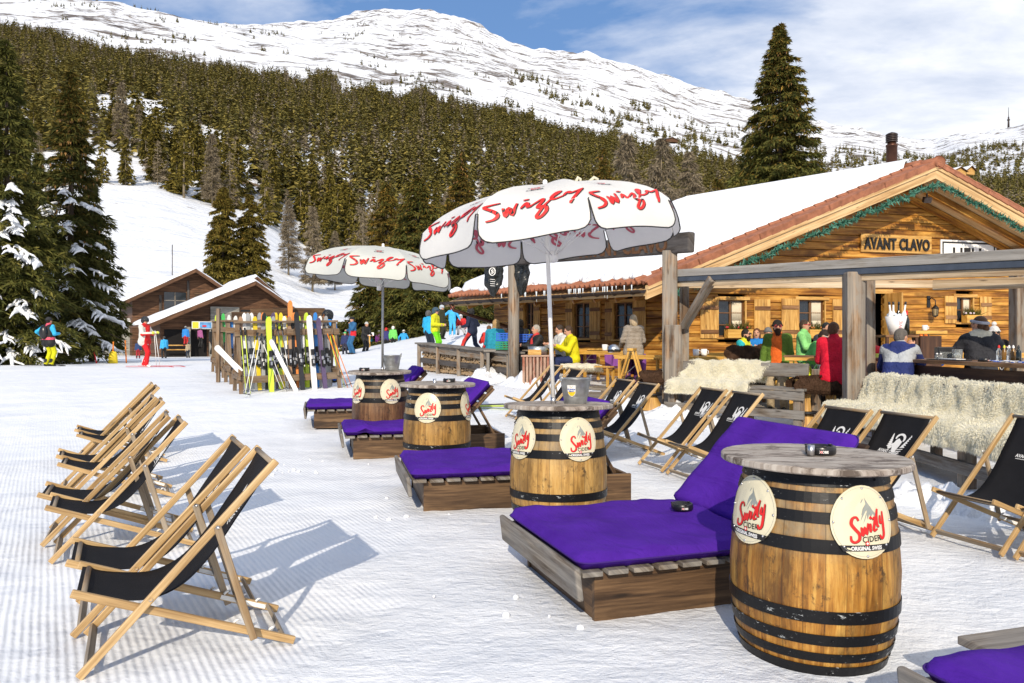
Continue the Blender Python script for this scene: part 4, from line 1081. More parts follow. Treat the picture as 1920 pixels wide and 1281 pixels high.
# ------------------------------------------------------------- the chalet
P0 = Vector((10.96, 20.0)); FD = Vector((.967, .254)); SDR = Vector((-.67, .742)); PIT = .40; ZA = 6.02
def Q(u, w, z):
    p = P0 + FD * u + SDR * w; return Vector((p.x, p.y, z))
def hexa(mb, c, m=0):
    """eight corners: bottom four then top four, same turn"""
    b0 = len(mb.v); mb.v += [tuple(p) for p in c]
    for q in ((3, 2, 1, 0), (4, 5, 6, 7), (0, 1, 5, 4), (1, 2, 6, 5), (2, 3, 7, 6), (3, 0, 4, 7)):
        pts = [Vector(c[i]) for i in q]; e = (pts[1] - pts[0]).length
        mb.face([b0 + i for i in q], [(0, 0), (e, 0), (e, (pts[2] - pts[1]).length), (0, (pts[3] - pts[0]).length)], m)
class Wall:
    def __init__(s, o, d, nrm, z0=.4): s.o = Vector(o); s.d = Vector(d).normalized(); s.n = Vector(nrm).normalized(); s.z0 = z0
    def u(s, px, off=0):
        t = (px - 960) / F; o = s.o + s.n * off
        return (t * o.y - o.x) / (s.d.x - t * s.d.y)
    def D(s, u): return (s.o + s.d * u).y
    def z(s, py, u): return CH + (HY - py) / F * s.D(u)
    def P(s, u, z, off=0):
        p = s.o + s.d * u + s.n * off; return Vector((p.x, p.y, z))
    def box(s, mb, u0, u1, z0, z1, a, b, m=0, taper=0):
        """box on the wall between offsets a < b along the outward normal"""
        c = (s.P(u0, z0, a), s.P(u1, z0, a), s.P(u1, z1, a), s.P(u0, z1, a), s.P(u0, z0, b), s.P(u1, z0, b), s.P(u1, z1, b), s.P(u0, z1, b))
        ctr = sum(c, Vector()) / 8; x = Vector((s.d.x, s.d.y, 0)); n = Vector((s.n.x, s.n.y, 0)); zz = Vector((0, 0, 1))
        mb.box(ctr, (u1 - u0, b - a, z1 - z0), Matrix((x, -n if x.cross(-n).z < 0 else n, zz)).transposed() if False else Matrix((x, n, zz)).transposed(), m)
FW = Wall(Q(0, 1.35, 0).xy, FD, (.254, -.967))
UL = -6.15; UR = 7.2
SW = Wall(FW.o + FD * UL, SDR, (-.742, -.67))
SL = 7.0
chalet = thing('chalet', 'honey-coloured log restaurant with a snow-covered tiled gable roof', 'chalet', (0, 0, 0))
wins_f = [(1347, 1397, 562, 632), (1498, 1546, 562, 632), (1793, 1824, 557, 604)]
openings_f = []
for a, b, c, d in wins_f:
    ua, ub = FW.u(a), FW.u(b); openings_f.append((ua, ub, FW.z(d, ua), FW.z(c, ua)))
DU = (FW.u(1634), FW.u(1659)); DZ = (.42, FW.z(550, DU[0])); openings_f.append((DU[0], DU[1], DZ[0], DZ[1]))
wins_s = [(984, 1001, 567, 628), (1076, 1106, 567, 634), (1151, 1187, 566, 636)]
openings_s = []
for a, b, c, d in wins_s:
    ua, ub = SW.u(b), SW.u(a); openings_s.append((ua, ub, SW.z(d, ua), SW.z(c, ua)))
def logs(wall, u0, u1, z0, ztop, openings, name, gable=False):
    mb = MB(); z = z0; lh = .205; i = 0
    while z < ztop:
        a, b = u0, u1; zt = z + lh
        if gable:
            lim = (ZA - .28 - zt) / PIT; a = max(a, -lim - .25); b = min(b, lim + .25)
            if b - a < .3: break
        segs = [(a, b)]
        for ua, ub, za, zb in openings:
            if zt > za + .02 and z < zb - .02:
                ns = []
                for p, q in segs:
                    if ub <= p or ua >= q: ns.append((p, q)); continue
                    if ua > p: ns.append((p, ua))
                    if ub < q: ns.append((ub, q))
                segs = ns
        for p, q in segs:
            if q - p > .03: wall.box(mb, p, q, z + .003, zt - .003, -.16, random.uniform(-.006, .006))
        z = zt; i += 1
    o = mb.build(name, 'log_wall', chalet, bevel=.022)
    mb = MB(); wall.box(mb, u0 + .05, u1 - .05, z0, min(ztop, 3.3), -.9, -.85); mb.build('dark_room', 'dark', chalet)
    return o
logs(FW, UL, UR, .42, 6.0, openings_f, 'gable_wall', True)
logs(SW, .0, SL, .42, 3.35, openings_s, 'side_wall')
mb = MB(); 
for k in range(30):
    FW.box(mb, UL - .16, UL + .0, .42 + k * .1, .42 + k * .1 + .095, -.14, .16) if k % 2 else None
mb.build('log_ends', 'log_wall', chalet, bevel=.01)

def add_window(wall, op, sh, idx, curtain=True, nx=2, nz=3, box=True, shy=None):
    u0, u1, z0, z1 = op
    w = thing('window', None, None); w.parent = chalet; KIDS.setdefault(chalet.name, []).append(w)
    mb = MB(); t = .05
    for a, b in ((u0, u0 + t), (u1 - t, u1), ((u0 + u1) / 2 - t / 2, (u0 + u1) / 2 + t / 2)): wall.box(mb, a, b, z0, z1, -.13, -.07)
    for k in range(nz + 1):
        zz = z0 + (z1 - z0 - t * .6) * k / nz; wall.box(mb, u0, u1, zz, zz + t * (.9 if k in (0, nz) else .5), -.128, -.074)
    mb.build('frame', 'box_wood' if box is None else 'counter', w)
    mb = MB(); wall.box(mb, u0, u1, z0, z1, -.112, -.105); mb.build('pane', 'glass', w)
    if curtain:
        mb = MB(); n = 9; c0 = u0 + (u1 - u0) * .56; c1 = u1 - .06
        for k in range(n):
            a = c0 + (c1 - c0) * k / n; sh_ = .10 * (1 - k / n)
            for (za, zb, sx) in ((z0 + (z1 - z0) * .45, z1 - .04, 1), (z0 + (z1 - z0) * .12, z0 + (z1 - z0) * .45, .6)):
                mb.tube([wall.P(a + (c1 - a) * (1 - sx) + .02, za, -.09 - .004 * (k % 2)), wall.P(a + .02, zb, -.09)], .018, 6)
        mb.build('curtain', 'curtain', w)
    mb = MB(); wall.box(mb, u0 - .12, u1 + .12, z1, z1 + .09, -.05, .05); mb.build('lintel', 'shutter', w, bevel=.008)
    mb = MB(); wall.box(mb, u0 - .06, u1 + .06, z0 - .05, z0, -.1, .06); mb.build('sill', 'shutter', w, bevel=.006)
    mb = MB(); wall.box(mb, u1 + .0, u1 + .03, z0, z1, -.14, .02); mb.build('reveal', 'shutter', w); mb = MB(); wall.box(mb, u0 - .03, u0, z0, z1, -.14, .02); mb.build('reveal', 'shutter', w)
    for (a, b) in sh:
        if b - a < .05: continue
        mb = MB(); n = max(2, int((b - a) / .12)); lo, hi = (z0 - .03, z1 + .03)
        for k in range(n):
            p = a + (b - a) * k / n; wall.box(mb, p + .002, p + (b - a) / n - .002, lo, hi, .012, .042)
        sh_o = mb.build('shutter', 'shutter', w, bevel=.004)
        mb = MB()
        for zz in (lo + .12, hi - .28): mb = MB(); wall.box(mb, a + .01, b - .01, zz, zz + .10, .044, .066); mb.build('batten', 'counter', sh_o, bevel=.004)
    return w
fu = FW.u
add_window(FW, openings_f[0], [(fu(1312), fu(1346)), (fu(1413), fu(1443))], 0)
add_window(FW, openings_f[1], [(fu(1464), fu(1496)), (fu(1560), fu(1590))], 1)
add_window(FW, openings_f[2], [(fu(1770), fu(1792)), (fu(1836), fu(1857))], 2, nx=2, nz=2)
su_ = SW.u
add_window(SW, openings_s[0], [(su_(1014), su_(1002)), (su_(983), su_(971))], 3, False)
add_window(SW, openings_s[1], [(su_(1127), su_(1108)), (su_(1075), su_(1062))], 4, False)
add_window(SW, openings_s[2], [(su_(1212), su_(1189)), (su_(1150), su_(1136))], 5, False)
# door: dark opening, leaf standing open, casing
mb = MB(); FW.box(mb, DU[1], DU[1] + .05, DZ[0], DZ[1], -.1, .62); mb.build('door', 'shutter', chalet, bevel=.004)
mb = MB()
FW.box(mb, DU[0] - .12, DU[1] + .22, DZ[1], DZ[1] + .12, .0, .05); FW.box(mb, DU[0] - .12, DU[0], DZ[0], DZ[1], .0, .05); FW.box(mb, DU[1] + .06, DU[1] + .2, DZ[0], DZ[1], .0, .05)
mb.build('door_casing', 'shutter', chalet, bevel=.004)

# roof: decks, tiles, snow, boards
def roof():
    EL, ER, WB = -8.1, 8.1, 7.7
    z = lambda u, dz=0: ZA - PIT * abs(u) + dz
    mb = MB()
    for a, b in ((EL, 0), (0, ER)):
        hexa(mb, [Q(a, .05, z(a, -.26)), Q(b, .05, z(b, -.26)), Q(b, WB, z(b, -.26)), Q(a, WB, z(a, -.26)), Q(a, .05, z(a, -.14)), Q(b, .05, z(b, -.14)), Q(b, WB, z(b, -.14)), Q(a, WB, z(a, -.14))])
    r = mb.build('roof', 'fascia', chalet)
    # barge boards along the rake, two steps
    mb = MB()
    for sg in (-1, 1):
        for a, b, w0, w1 in ((-.115, -.02, -.05, .045), (-.34, -.12, .0, .05)):
            E = 8.1 * sg
            c = [Q(0, w0, z(0, a)), Q(E, w0, z(E, a)), Q(E, w1, z(E, a)), Q(0, w1, z(0, a)), Q(0, w0, z(0, b)), Q(E, w0, z(E, b)), Q(E, w1, z(E, b)), Q(0, w1, z(0, b))]
            hexa(mb, c if sg < 0 else [c[i] for i in (3, 2, 1, 0, 7, 6, 5, 4)])
    mb.build('barge_board', 'fascia', r)
    # tiles: barge tiles stepped along both rakes, ridge cap, eave rows
    mb = MB()
    L = 8.1 * math.sqrt(1 + PIT ** 2); n = 25
    for sg in (-1, 1):
        ang = -sg * math.atan(PIT)
        for k in range(n):
            u = sg * (k + .5) * 8.1 / n
            X = (FD.x * sg * math.cos(abs(ang)), FD.y * sg * math.cos(abs(ang)), -math.sin(abs(ang))); X = Vector(X).normalized()
            Yv = Vector((SDR.x, SDR.y, 0)); Zv = X.cross(Yv).normalized() * (1 if sg > 0 else -1)
            if Zv.z < 0: Zv = -Zv
            Yv = Zv.cross(X)
            rot = Matrix((X, Yv, Zv)).transposed() @ Matrix.Rotation(R(3.2), 3, 'Y')
            mb.box(Q(u, -.03, z(u, .045)), (8.1 / n * 1.08 / math.cos(ang) + .02, .07, .155), rot)
            mb.box(Q(u, .12, z(u, .10)), (8.1 / n * 1.08 / math.cos(ang) + .02, .34, .035), rot)
            mb.tube([Q(u - sg * .14, .34, z(u - sg * .14, .105)), Q(u + sg * .17, .34, z(u + sg * .17, .125))], .06, 8)
    for k in range(20):
        a = k * .4; mb.tube([Q(0, a - .06, ZA + .07), Q(0, a + .38, ZA + .055)], [.135, .12], 12)
    for k in range(46):                                                    # pantile fronts along the left eave
        w = .1 + k * .165
        mb.tube([Q(EL - .02, w, z(EL, .05)), Q(EL + .42, w, z(EL + .42, .05))], .06, 7)
    mb.build('tiles', 'tile', r, bevel=.006)
    # snow blanket, uneven edge
    mb = MB(); nu, nw = 70, 70
    def left(a, b, top):
        e = .42 + .09 * fbm(a * 26, 1.2, 0, 3) + .13 * max(0, fbm(a * 9, 5.2, 0, 3)); e2 = .36 + .12 * fbm(b * 22, 7.2, 0, 3)
        w = e + (WB - .08 - e) * b; u = -.06 + (EL + e2) * a
        ed = min(a * 6 + .0, (1 - a) * 8, b * 8, (1 - b) * 8, 1); th = .26 * math.sqrt(max(0, 1 - (1 - max(0, min(1, ed * 3))) ** 2)) + .035 * fbm(u * .7, w * .8, 2.0, 4) + .018 * fbm(u * 4, w * 4, 2.0, 3)
        if a < .03: th = .20
        return Q(u, w, z(u, .09 + (max(.01, th) if top else 0)))
    mb.grid(lambda a, b: left(a, b, True), nu, nw)
    def right(a, b):
        e = .34 + .12 * fbm(a * 30, 3.2, 0, 3); w = e + (WB - .08 - e) * b; u = .06 + (ER - .3) * a
        ed = min(b * 20, (1 - b) * 8, 1); th = .13 * math.sqrt(max(0, 1 - (1 - ed) ** 2)) + .03 * fbm(u * 2, w * 2, 1, 3)
        return Q(u, w, z(u, .09 + max(.01, th)))
    b0 = len(mb.f); mb.grid(right, nu, 30); mb.f[b0:] = [q[::-1] for q in mb.f[b0:]]
    mb.build('roof_snow', 'snow', r)
    mb = MB()                                                              # lumps along the lower edge of the snow
    for k in range(90):
        w = random.uniform(.3, WB); u = EL + .25 + random.uniform(-.05, .22); s_ = random.uniform(.04, .12)
        mb.ell(Q(u, w, z(u, .13)), (s_ * 1.4, s_ * 1.2, s_), 8, 6)
    mb.build('snow_lumps', 'snow', r)['kind'] = 'stuff'
    # purlins and the rafter pair
    mb = MB()
    for u, dz, wd in ((0, -.50, .22), (-4.05, -.52, .22), (4.05, -.52, .22), (-6.0, -.50, .18)):
        mb = MB(); mb.bar(Q(u, .32, z(u, dz)), Q(u, 7.2, z(u, dz)), wd, .26); mb.build('purlin', 'log_wall', r, bevel=.01)
    mb = MB(); mb.bar(Q(-.35, .95, ZA - 1.02), Q(-.35, 3, ZA - 1.02), .24, .22); mb.build('purlin', 'log_wall', r, bevel=.01)
    mb = MB(); mb.bar(Q(-4.4, .95, z(-4.4) - .95), Q(-4.4, 3, z(-4.4) - .95), .22, .2)
    mb.build('purlin', 'log_wall', r, bevel=.01)
    mb = MB()
    for sg in (-1, 1):
        for w in (.62, 1.2) + tuple(1.9 + k * .72 for k in range(8)):
            mb = MB(); mb.bar(Q(sg * .1, w, z(.1, -.36)), Q(sg * 7.9, w, z(7.9, -.36)), .10, .16); mb.build('rafter', 'log_wall', r)
    # eave: gutter, brackets, icicles
    mb = MB(); ge = EL - .10; zg = z(EL, -.12)
    pr = [(.085 * math.cos(a), .085 * math.sin(a)) for a in np.linspace(math.pi, 2 * math.pi, 9)]
    for i in range(8):
        b0 = len(mb.v)
        for w in (.0, WB):
            for (x, y) in pr[i:i + 2]: mb.v.append(tuple(Q(ge + x, w, zg + y)))
        mb.face((b0, b0 + 1, b0 + 3, b0 + 2), None, 0, True)
    for k in range(14):
        w = .3 + k * .56; mb.tube([Q(ge + .1 * math.cos(a), w, zg + .1 * math.sin(a)) for a in np.linspace(math.pi, 2 * math.pi, 7)], .012, 5)
    g_ = mb.build('gutter', 'gutter', r)
    mb = MB(); mb.tube([Q(ge, 7.3, zg - .06), Q(ge + .1, 7.3, zg - .25), Q(ge + 1.7, 7.2, zg - .75), Q(ge + 1.78, 7.2, zg - .9), Q(ge + 1.78, 7.2, .5)], .055, 10); mb.build('downpipe', 'brown_metal', r)
    for k in range(34):
        w = random.uniform(.3, 5.6) if k > 12 else random.uniform(.6, 2.3); l = random.uniform(.08, .30)
        mb = MB(); mb.tube([Q(ge - .02, w, zg + .13), Q(ge - .02, w, zg + .13 - l * .5), Q(ge - .02, w, zg + .13 - l)], [.018, .010, .002], 6, cap=False); mb.build('icicle', 'ice', r)
    # garland under the barge boards
    mb = MB(); g = random.Random(8)
    for sg in (-1, 1):
        for k in range(1500):
            s_ = k / 1500; u = sg * s_ * 7.7; c = Q(u, -.06, z(u, -.47 - .03 * math.sin(s_ * 60)))
            d = Vector((g.gauss(0, 1), g.gauss(0, 1), g.gauss(0, 1))).normalized(); l = g.uniform(.09, .19)
            n_ = d.cross(Vector((g.gauss(0, 1), g.gauss(0, 1), g.gauss(0, 1)))).normalized() * .026
            b0 = len(mb.v); mb.v += [tuple(c + n_), tuple(c - n_), tuple(c + d * l)]; mb.face((b0, b0 + 1, b0 + 2), None, 0)
    go = mb.build('green_garland', 'garland', r)
    mb = MB(); c = Vector(Q(.02, -.05, ZA + .07)); mb.lathe([(0, .0), (.16, .0), (.17, .03)], 18, c, rot=Matrix.Rotation(R(90), 3, 'X')); mb.build('ridge_cap', 'tile', r)
    # flue
    mb = MB(); cx, cy = atpx(1672, 24.5), 24.5; zt_ = CH + (HY - 250) / F * 24.5; c = (cx, cy, 0)
    mb.lathe([(.165, zt_ - 1.25), (.165, zt_ - .42), (.175, zt_ - .42), (.175, zt_ - .36), (.13, zt_ - .34), (.13, zt_ - .05)], 20, c, 0)
    for k in range(5): mb.lathe([(.13, zt_ - .27 + k * .055), (.185, zt_ - .275 + k * .055), (.165, zt_ - .24 + k * .055), (.10, zt_ - .24 + k * .055)], 20, c, 1)
    mb.lathe([(.13, zt_ + .0), (.0, zt_ + .05)], 20, c, 1)
    mb.build('flue', ['brown_metal', 'gutter'], r)
roof()

def on_wall(wall, name, label, cat):
    return thing(name, label, cat, (0, 0, 0))
def wallfn(wall, u0, z0, off0):
    return lambda u, v, off: wall.P(u0 + u, z0 + v, off0 + off)
def signs():
    u0, u1 = FW.u(1612), FW.u(1744); z0 = FW.z(472, u0); z1 = FW.z(438, u0)
    t = thing('name_board', 'carved wooden board reading AVANT CLAVO high on the chalet gable', 'sign')
    mb = MB(); FW.box(mb, u0, u1, z0, z1, .01, .06); mb.build('board', 'shutter', t, bevel=.01)
    mb = MB()
    for o_ in (0, .02, .03): put_text(mb, 'AVANT CLAVO', .42, wallfn(FW, (u0 + u1) / 2, z0 + .09, .07), o_, 0, .014, (u1 - u0) * .30, space=1.08)
    mb.build('letters', 'black_ink', t)
    u0, u1 = FW.u(1762), FW.u(1866); z1 = FW.z(449, u0); z0 = z1 - .95
    t = thing('banner_board', 'white board with a black border reading HELL, partly behind the pergola beam', 'sign')
    mb = MB(); FW.box(mb, u0, u1, z0, z1, .01, .04); mb.build('board', 'white_paint', t)
    mb = MB(); b = .05; w = .045
    for a in ((u0 + b, u1 - b, z1 - b - w, z1 - b), (u0 + b, u1 - b, z0 + b, z0 + b + w), (u0 + b, u0 + b + w, z0 + b + w, z1 - b - w), (u1 - b - w, u1 - b, z0 + b + w, z1 - b - w)): FW.box(mb, a[0], a[1], a[2], a[3], .041, .045)
    put_text(mb, 'HELL', .84, wallfn(FW, (u0 + u1) / 2, z1 - .80, .046), 0, 0, .02, .62); mb.build('letters', 'black_ink', t)
    # lantern beside the door
    t = thing('wall_lantern', 'black iron lantern on the log wall right of the open door', 'lantern'); u = FW.u(1740); z = FW.z(583, u)
    mb = MB(); c = FW.P(u, z, .26)
    mb.lathe([(.0, .16), (.05, .13), (.11, .06), (.02, .06)], 4, c); mb.lathe([(.075, -.14), (.09, -.13), (.03, -.17), (0, -.19)], 4, c)
    for k in range(4):
        a = R(45 + 90 * k - 45); mb.tube([c + Vector((.09 * math.sin(a), -.09 * math.cos(a), .06)), c + Vector((.07 * math.sin(a), -.07 * math.cos(a), -.14))], .008, 5)
    mb.tube([FW.P(u, z + .3, 0), FW.P(u, z + .36, .14), FW.P(u, z + .28, .26), FW.P(u, z + .16, .26)], .014, 6); FW.box(mb, u - .05, u + .05, z + .1, z + .42, .0, .03)
    mb.build('iron_frame', 'black_paint', t)
    mb = MB(); mb.lathe([(.066, -.13), (.084, .055)], 4, c); mb.build('lantern_glass', plain('amber_glass', (.32, .25, .14), .2, 0, .1, 5, 0), t)
    t = thing('floodlight', 'small dark floodlight hanging under the ridge beam', 'lamp'); c = Q(.05, .25, ZA - .86)
    mb = MB(); mb.box(c, (.20, .12, .14), Matrix.Rotation(R(25), 3, 'X')); mb.box(c + Vector((0, .0, .11)), (.03, .05, .12)); mb.build('housing', 'gutter', t, bevel=.008)
    for i, (px, w0, idx, col) in enumerate(((1372, .62, 0, (.40, .02, .03)), (1521, .55, 1, (.35, .12, .02)), (1808, .44, 2, (.55, .45, .50)))):
        u = FW.u(px); z0 = openings_f[idx][2] - .02; px_l = ('left', 'middle', 'small right')[i]
        t = thing('window_box', 'wooden planter with evergreen sprigs on the %s front window sill' % px_l, 'planter'); g = random.Random(i)
        mb = MB(); FW.box(mb, u - w0 / 2 + .05, u + w0 / 2 + .15, z0, z0 + .22, .07, .27); mb.build('trough', 'bench_y', t, bevel=.006)
        mb = MB()
        for k in range(170):
            c = FW.P(u + g.uniform(-w0 / 2 + .08, w0 / 2 + .1), z0 + .22, .17 + g.uniform(-.07, .07)); d = Vector((g.gauss(0, .5), g.gauss(0, .5), g.uniform(.4, 1.3))).normalized() * g.uniform(.10, .30)
            n_ = Vector((g.gauss(0, 1), g.gauss(0, 1), g.gauss(0, .3))).normalized() * .014; b0 = len(mb.v); mb.v += [tuple(c + n_), tuple(c - n_), tuple(c + d)]; mb.face((b0, b0 + 1, b0 + 2))
        mb.build('sprigs', 'spruce_near', t)
        mb = MB()
        for k in range(4): mb.ell(FW.P(u + g.uniform(-w0 / 2, w0 / 2), z0 + .27, .24), (.03, .03, .03), 8, 5)
        mb.build('baubles', plain('bauble%d' % i, col, .3, 0, .1, 5, 0), t)
signs()

# ------------------------------------------------------------- terrace floor
def deck():
    mb = MB(); g = random.Random(5)
    d = Vector((.93, -.37)); n = Vector((.37, .93))
    org = Vector((1.2, 15.2))
    for k in range(44):
        p = org + n * (k * .148 - .2); a = 0 + .35 * math.sin(k * .7) ; q0 = p + d * a; q1 = p + d * 13.5
        z0 = G(q0.x, q0.y); seg = [q0 + (q1 - q0) * s_ / 6 for s_ in range(7)]
        for s_ in range(6):
            A, B = seg[s_], seg[s_ + 1]
            mb.bar((A.x, A.y, G(A.x, A.y) + .035), (B.x, B.y, G(B.x, B.y) + .035), .138, .04)
    o = mb.build('terrace_deck', 'deck_wood'); tag(o, 'weathered plank floor of the chalet terrace', 'deck', kind='structure')
deck()

# ------------------------------------------------------------- posts, sign beam, pergola
def posts():
    X1, Y1 = atpx(963, 18.5), 18.5; X2, Y2 = atpx(1256, 14.0), 14.0
    t = thing('sign_gantry', 'two weathered posts carrying a dark beam with carved house names behind the large parasol', 'sign gantry')
    mb = MB(); mb.tube([(X1, Y1, .2), (X1, Y1, 3.45)], .14, 10); mb.build('post', 'post_wood', t)
    mb = MB(); mb.box((X2, Y2, 1.6), (.27, .27, 3.0), Matrix.Rotation(R(-12), 3, 'Z')); mb.build('post', 'post_wood', t, bevel=.02)
    dv = Vector((X2 - X1, Y2 - Y1, 0)).normalized()
    a = Vector((X1, Y1, 3.55)) - dv * 1.75; b = Vector((X2, Y2, 3.20)) + dv * .55
    mb = MB(); mb.bar(a, b, .16, .36); mb.build('beam', 'dark_beam', t, bevel=.03)
    nrm = Vector((dv.y, -dv.x, 0)); nrm = nrm if nrm.y < 0 else -nrm
    sl = (b.z - a.z) / (b - a).length
    def bf(c): return lambda u, v, off: c + (b - a).normalized() * u + Vector((0, 0, v)) + nrm * (.083 + off)
    tt = ((X2 - X1) ** 2 + (Y2 - Y1) ** 2) ** .5
    at = lambda px: a + (b - a) * max(0, min(1, ((px - 960) / F * a.y - a.x) / ((b - a).x - (px - 960) / F * (b - a).y)))
    mb = MB(); c = at(1170)
    for o_ in (0, .018): put_text(mb, 'AVANT CLAVO', .36, bf(c - Vector((0, 0, .13))), o_, 0, .012, 1.0, space=1.06)
    mb.build('rusty_letters', plain('rusty_letters', (.13, .06, .025), .7, .2, .4, 20, .2), t)
    mb = MB(); c = at(1037); put_text(mb, 'CALANDALAND', .30, bf(c - Vector((0, 0, .11))), .01, 0, .008, .60); mb.build('black_letters', 'black_ink', t)
    # goat-horn lamp hooks on top
    for i, (px, lab) in enumerate(((1078, 'pale straight horn-like hook standing behind the top of the large parasol'), (1100, 'pale horn-like hook curving right behind the top of the large parasol'))):
        Y = 24.3; x = atpx(px, Y); zb_ = CH + (HY - 460) / F * Y; h = thing('horn_hook', lab, 'ornament', (x, Y, zb_))
        zt_ = CH + (HY - 334) / F * Y - zb_; s_ = .05 + .17 * i; mb = MB()
        mb.tube([(0, 0, 0), (0, 0, zt_ - .35), (.02 + s_ * .3, 0, zt_ - .10), (s_ * .8 + .06, 0, zt_ + .03), (s_ + .12, 0, zt_ - .03), (s_ + .14, 0, zt_ - .15)], [.05, .05, .05, .055, .05, .02], 8)
        mb.build('horn', plain('horn', (.55, .50, .36), .6, 0, .2, 8, .1), h)
    # covered heaters
    for px, py, w, h_, lb in ((925, 518, 36, 74, 'black crumpled bag with white print hung left of the left gantry post'), (978, 520, 30, 66, 'black crumpled bag hung right of the left gantry post')):
        Y = 18.4; x = atpx(px, Y); z = CH + (HY - py) / F * Y
        t2 = thing('covered_heater', lb, 'bag', (x, Y, z)); mb = MB(); W = w / F * Y / 2; H_ = h_ / F * Y / 2; sd_ = px * .37
        n, k2 = 26, 22; b0 = len(mb.v)
        for i in range(k2 + 1):
            s_ = i / k2; zz = H_ * (1 - 2 * s_); rr_ = W * (1.0 - .25 * s_ - .55 * max(0, s_ - .72) / .28) * (.35 + .65 * min(1, s_ / .08))
            for j in range(n):
                a_ = 6.2832 * j / n; c_ = 1 + .30 * fbm(math.cos(a_) * 2.2 + sd_, math.sin(a_) * 2.2, zz * 4, 4)
                mb.v.append((rr_ * c_ * math.cos(a_), rr_ * .6 * c_ * math.sin(a_), zz + .03 * fbm(a_, sd_, 1)))
        for i in range(k2):
            for j in range(n): mb.face((b0 + i * n + j, b0 + i * n + (j + 1) % n, b0 + (i + 1) * n + (j + 1) % n, b0 + (i + 1) * n + j)[::-1], None, 0, False)
        mb.face([b0 + k2 * n + j for j in range(n)]); mb.face([b0 + j for j in range(n)][::-1])
        o = mb.build('bag', M['bag'], t2)
        if px < 950:
            mb = MB(); fn = lambda u, v, off: Vector((u - .02, -W * .78 - off, v + .10))
            stroke(mb, [(.07 * math.cos(a_), .09 * math.sin(a_)) for a_ in np.linspace(0, 6.2, 12)], .010, fn, 0, 0, n=2, tip=1); put_text(mb, 'S', .13, fn, .0, 0, .004, 1, 0, -.045)
            for k in range(4): stroke(mb, [(-.05, -.18 - k * .05), (.06, -.19 - k * .05)], .006, fn, 0, 0, n=1, tip=1)
            mb.build('print', 'white_ink', o)
m_, t_, b_ = bsdf('black_foil'); b_.inputs['Base Color'].default_value = (.012, .014, .014, 1); b_.inputs['Roughness'].default_value = .22; M['bag'] = m_
posts()
def pergola():
    t = thing('pergola', 'weathered grey timber pergola framing the bar terrace', 'pergola')
    A = Vector((2.98, 14.0, 0)); B = Vector((4.86, 11.0, 0)); d = (B - A).normalized(); nrm = Vector((-d.y, d.x, 0))
    p1 = Vector((atpx(1283, 14.4), 14.4, 0))
    mb = MB(); mb.box((p1.x, p1.y, 1.35), (.17, .17, 2.5), Matrix.Rotation(R(-12), 3, 'Z')); mb.build('post', 'post_wood', t, bevel=.012)
    mb = MB(); mb.box((atpx(1262, 13.7), 13.7, .98), (.30, .16, 1.55), Matrix.Rotation(R(-12), 3, 'Z')); mb.build('post_stub', 'post_wood', t, bevel=.015)
    mb = MB(); mb.box((B.x, B.y, 1.27), (.25, .25, 2.35), Matrix.Rotation(R(-6), 3, 'Z')); mb.build('post', 'post_wood', t, bevel=.018)
    mb = MB(); q = Vector((atpx(1630, 11.6), 11.6)); mb.box((q.x, q.y, 1.27), (.13, .13, 2.3)); mb.build('post', 'post_wood', t, bevel=.01)
    mb = MB(); q = Vector((atpx(1912, 14.2), 14.2)); mb.box((q.x, q.y, 1.5), (.26, .26, 2.5)); mb.build('post', 'post_wood', t, bevel=.018)
    mb = MB(); mb.bar((atpx(1336, 13.2), 13.2, CH + (HY - 522) / F * 13.2), (atpx(1283, 14.2), 14.2, CH + (HY - 612) / F * 14.2), .13, .13); mb.build('brace', 'post_wood', t, bevel=.012)
    E = B + d * 3.0
    zA, zB, zE = 2.76, 2.63, 2.52
    S_ = A - d * .05; 
    for nm, dz, h, w, mt in (('top_beam', -.065, .13, .16, 'beam_wood'), ('track', -.175, .085, .13, 'slate'), ('lower_board', -.265, .09, .05, 'new_beam')):
        mb = MB(); mb.bar(S_ + Vector((0, 0, zA + dz)), E + Vector((0, 0, zE + dz)), w, h); mb.build(nm, mt, t, bevel=.008)
    # cross pieces toward the chalet and the pale valance boards on the right
    mb = MB(); a0 = Vector((atpx(1750, 10.6), 10.6, 0)); mb.bar((a0.x, a0.y, 2.235), (E.x + .3, E.y + .45, 2.16), .04, .14); mb.build('valance_board', 'new_beam', t, bevel=.006)
    mb = MB(); mb.bar(Vector((p1.x, p1.y, 2.52)), Vector((p1.x + 5.8, p1.y - .1, 2.52)), .10, .14); mb.build('rear_beam', 'new_beam', t, bevel=.008)
M['slate'] = plain('slate_blue_metal', (.07, .085, .11), .5, .3, .2)
pergola()
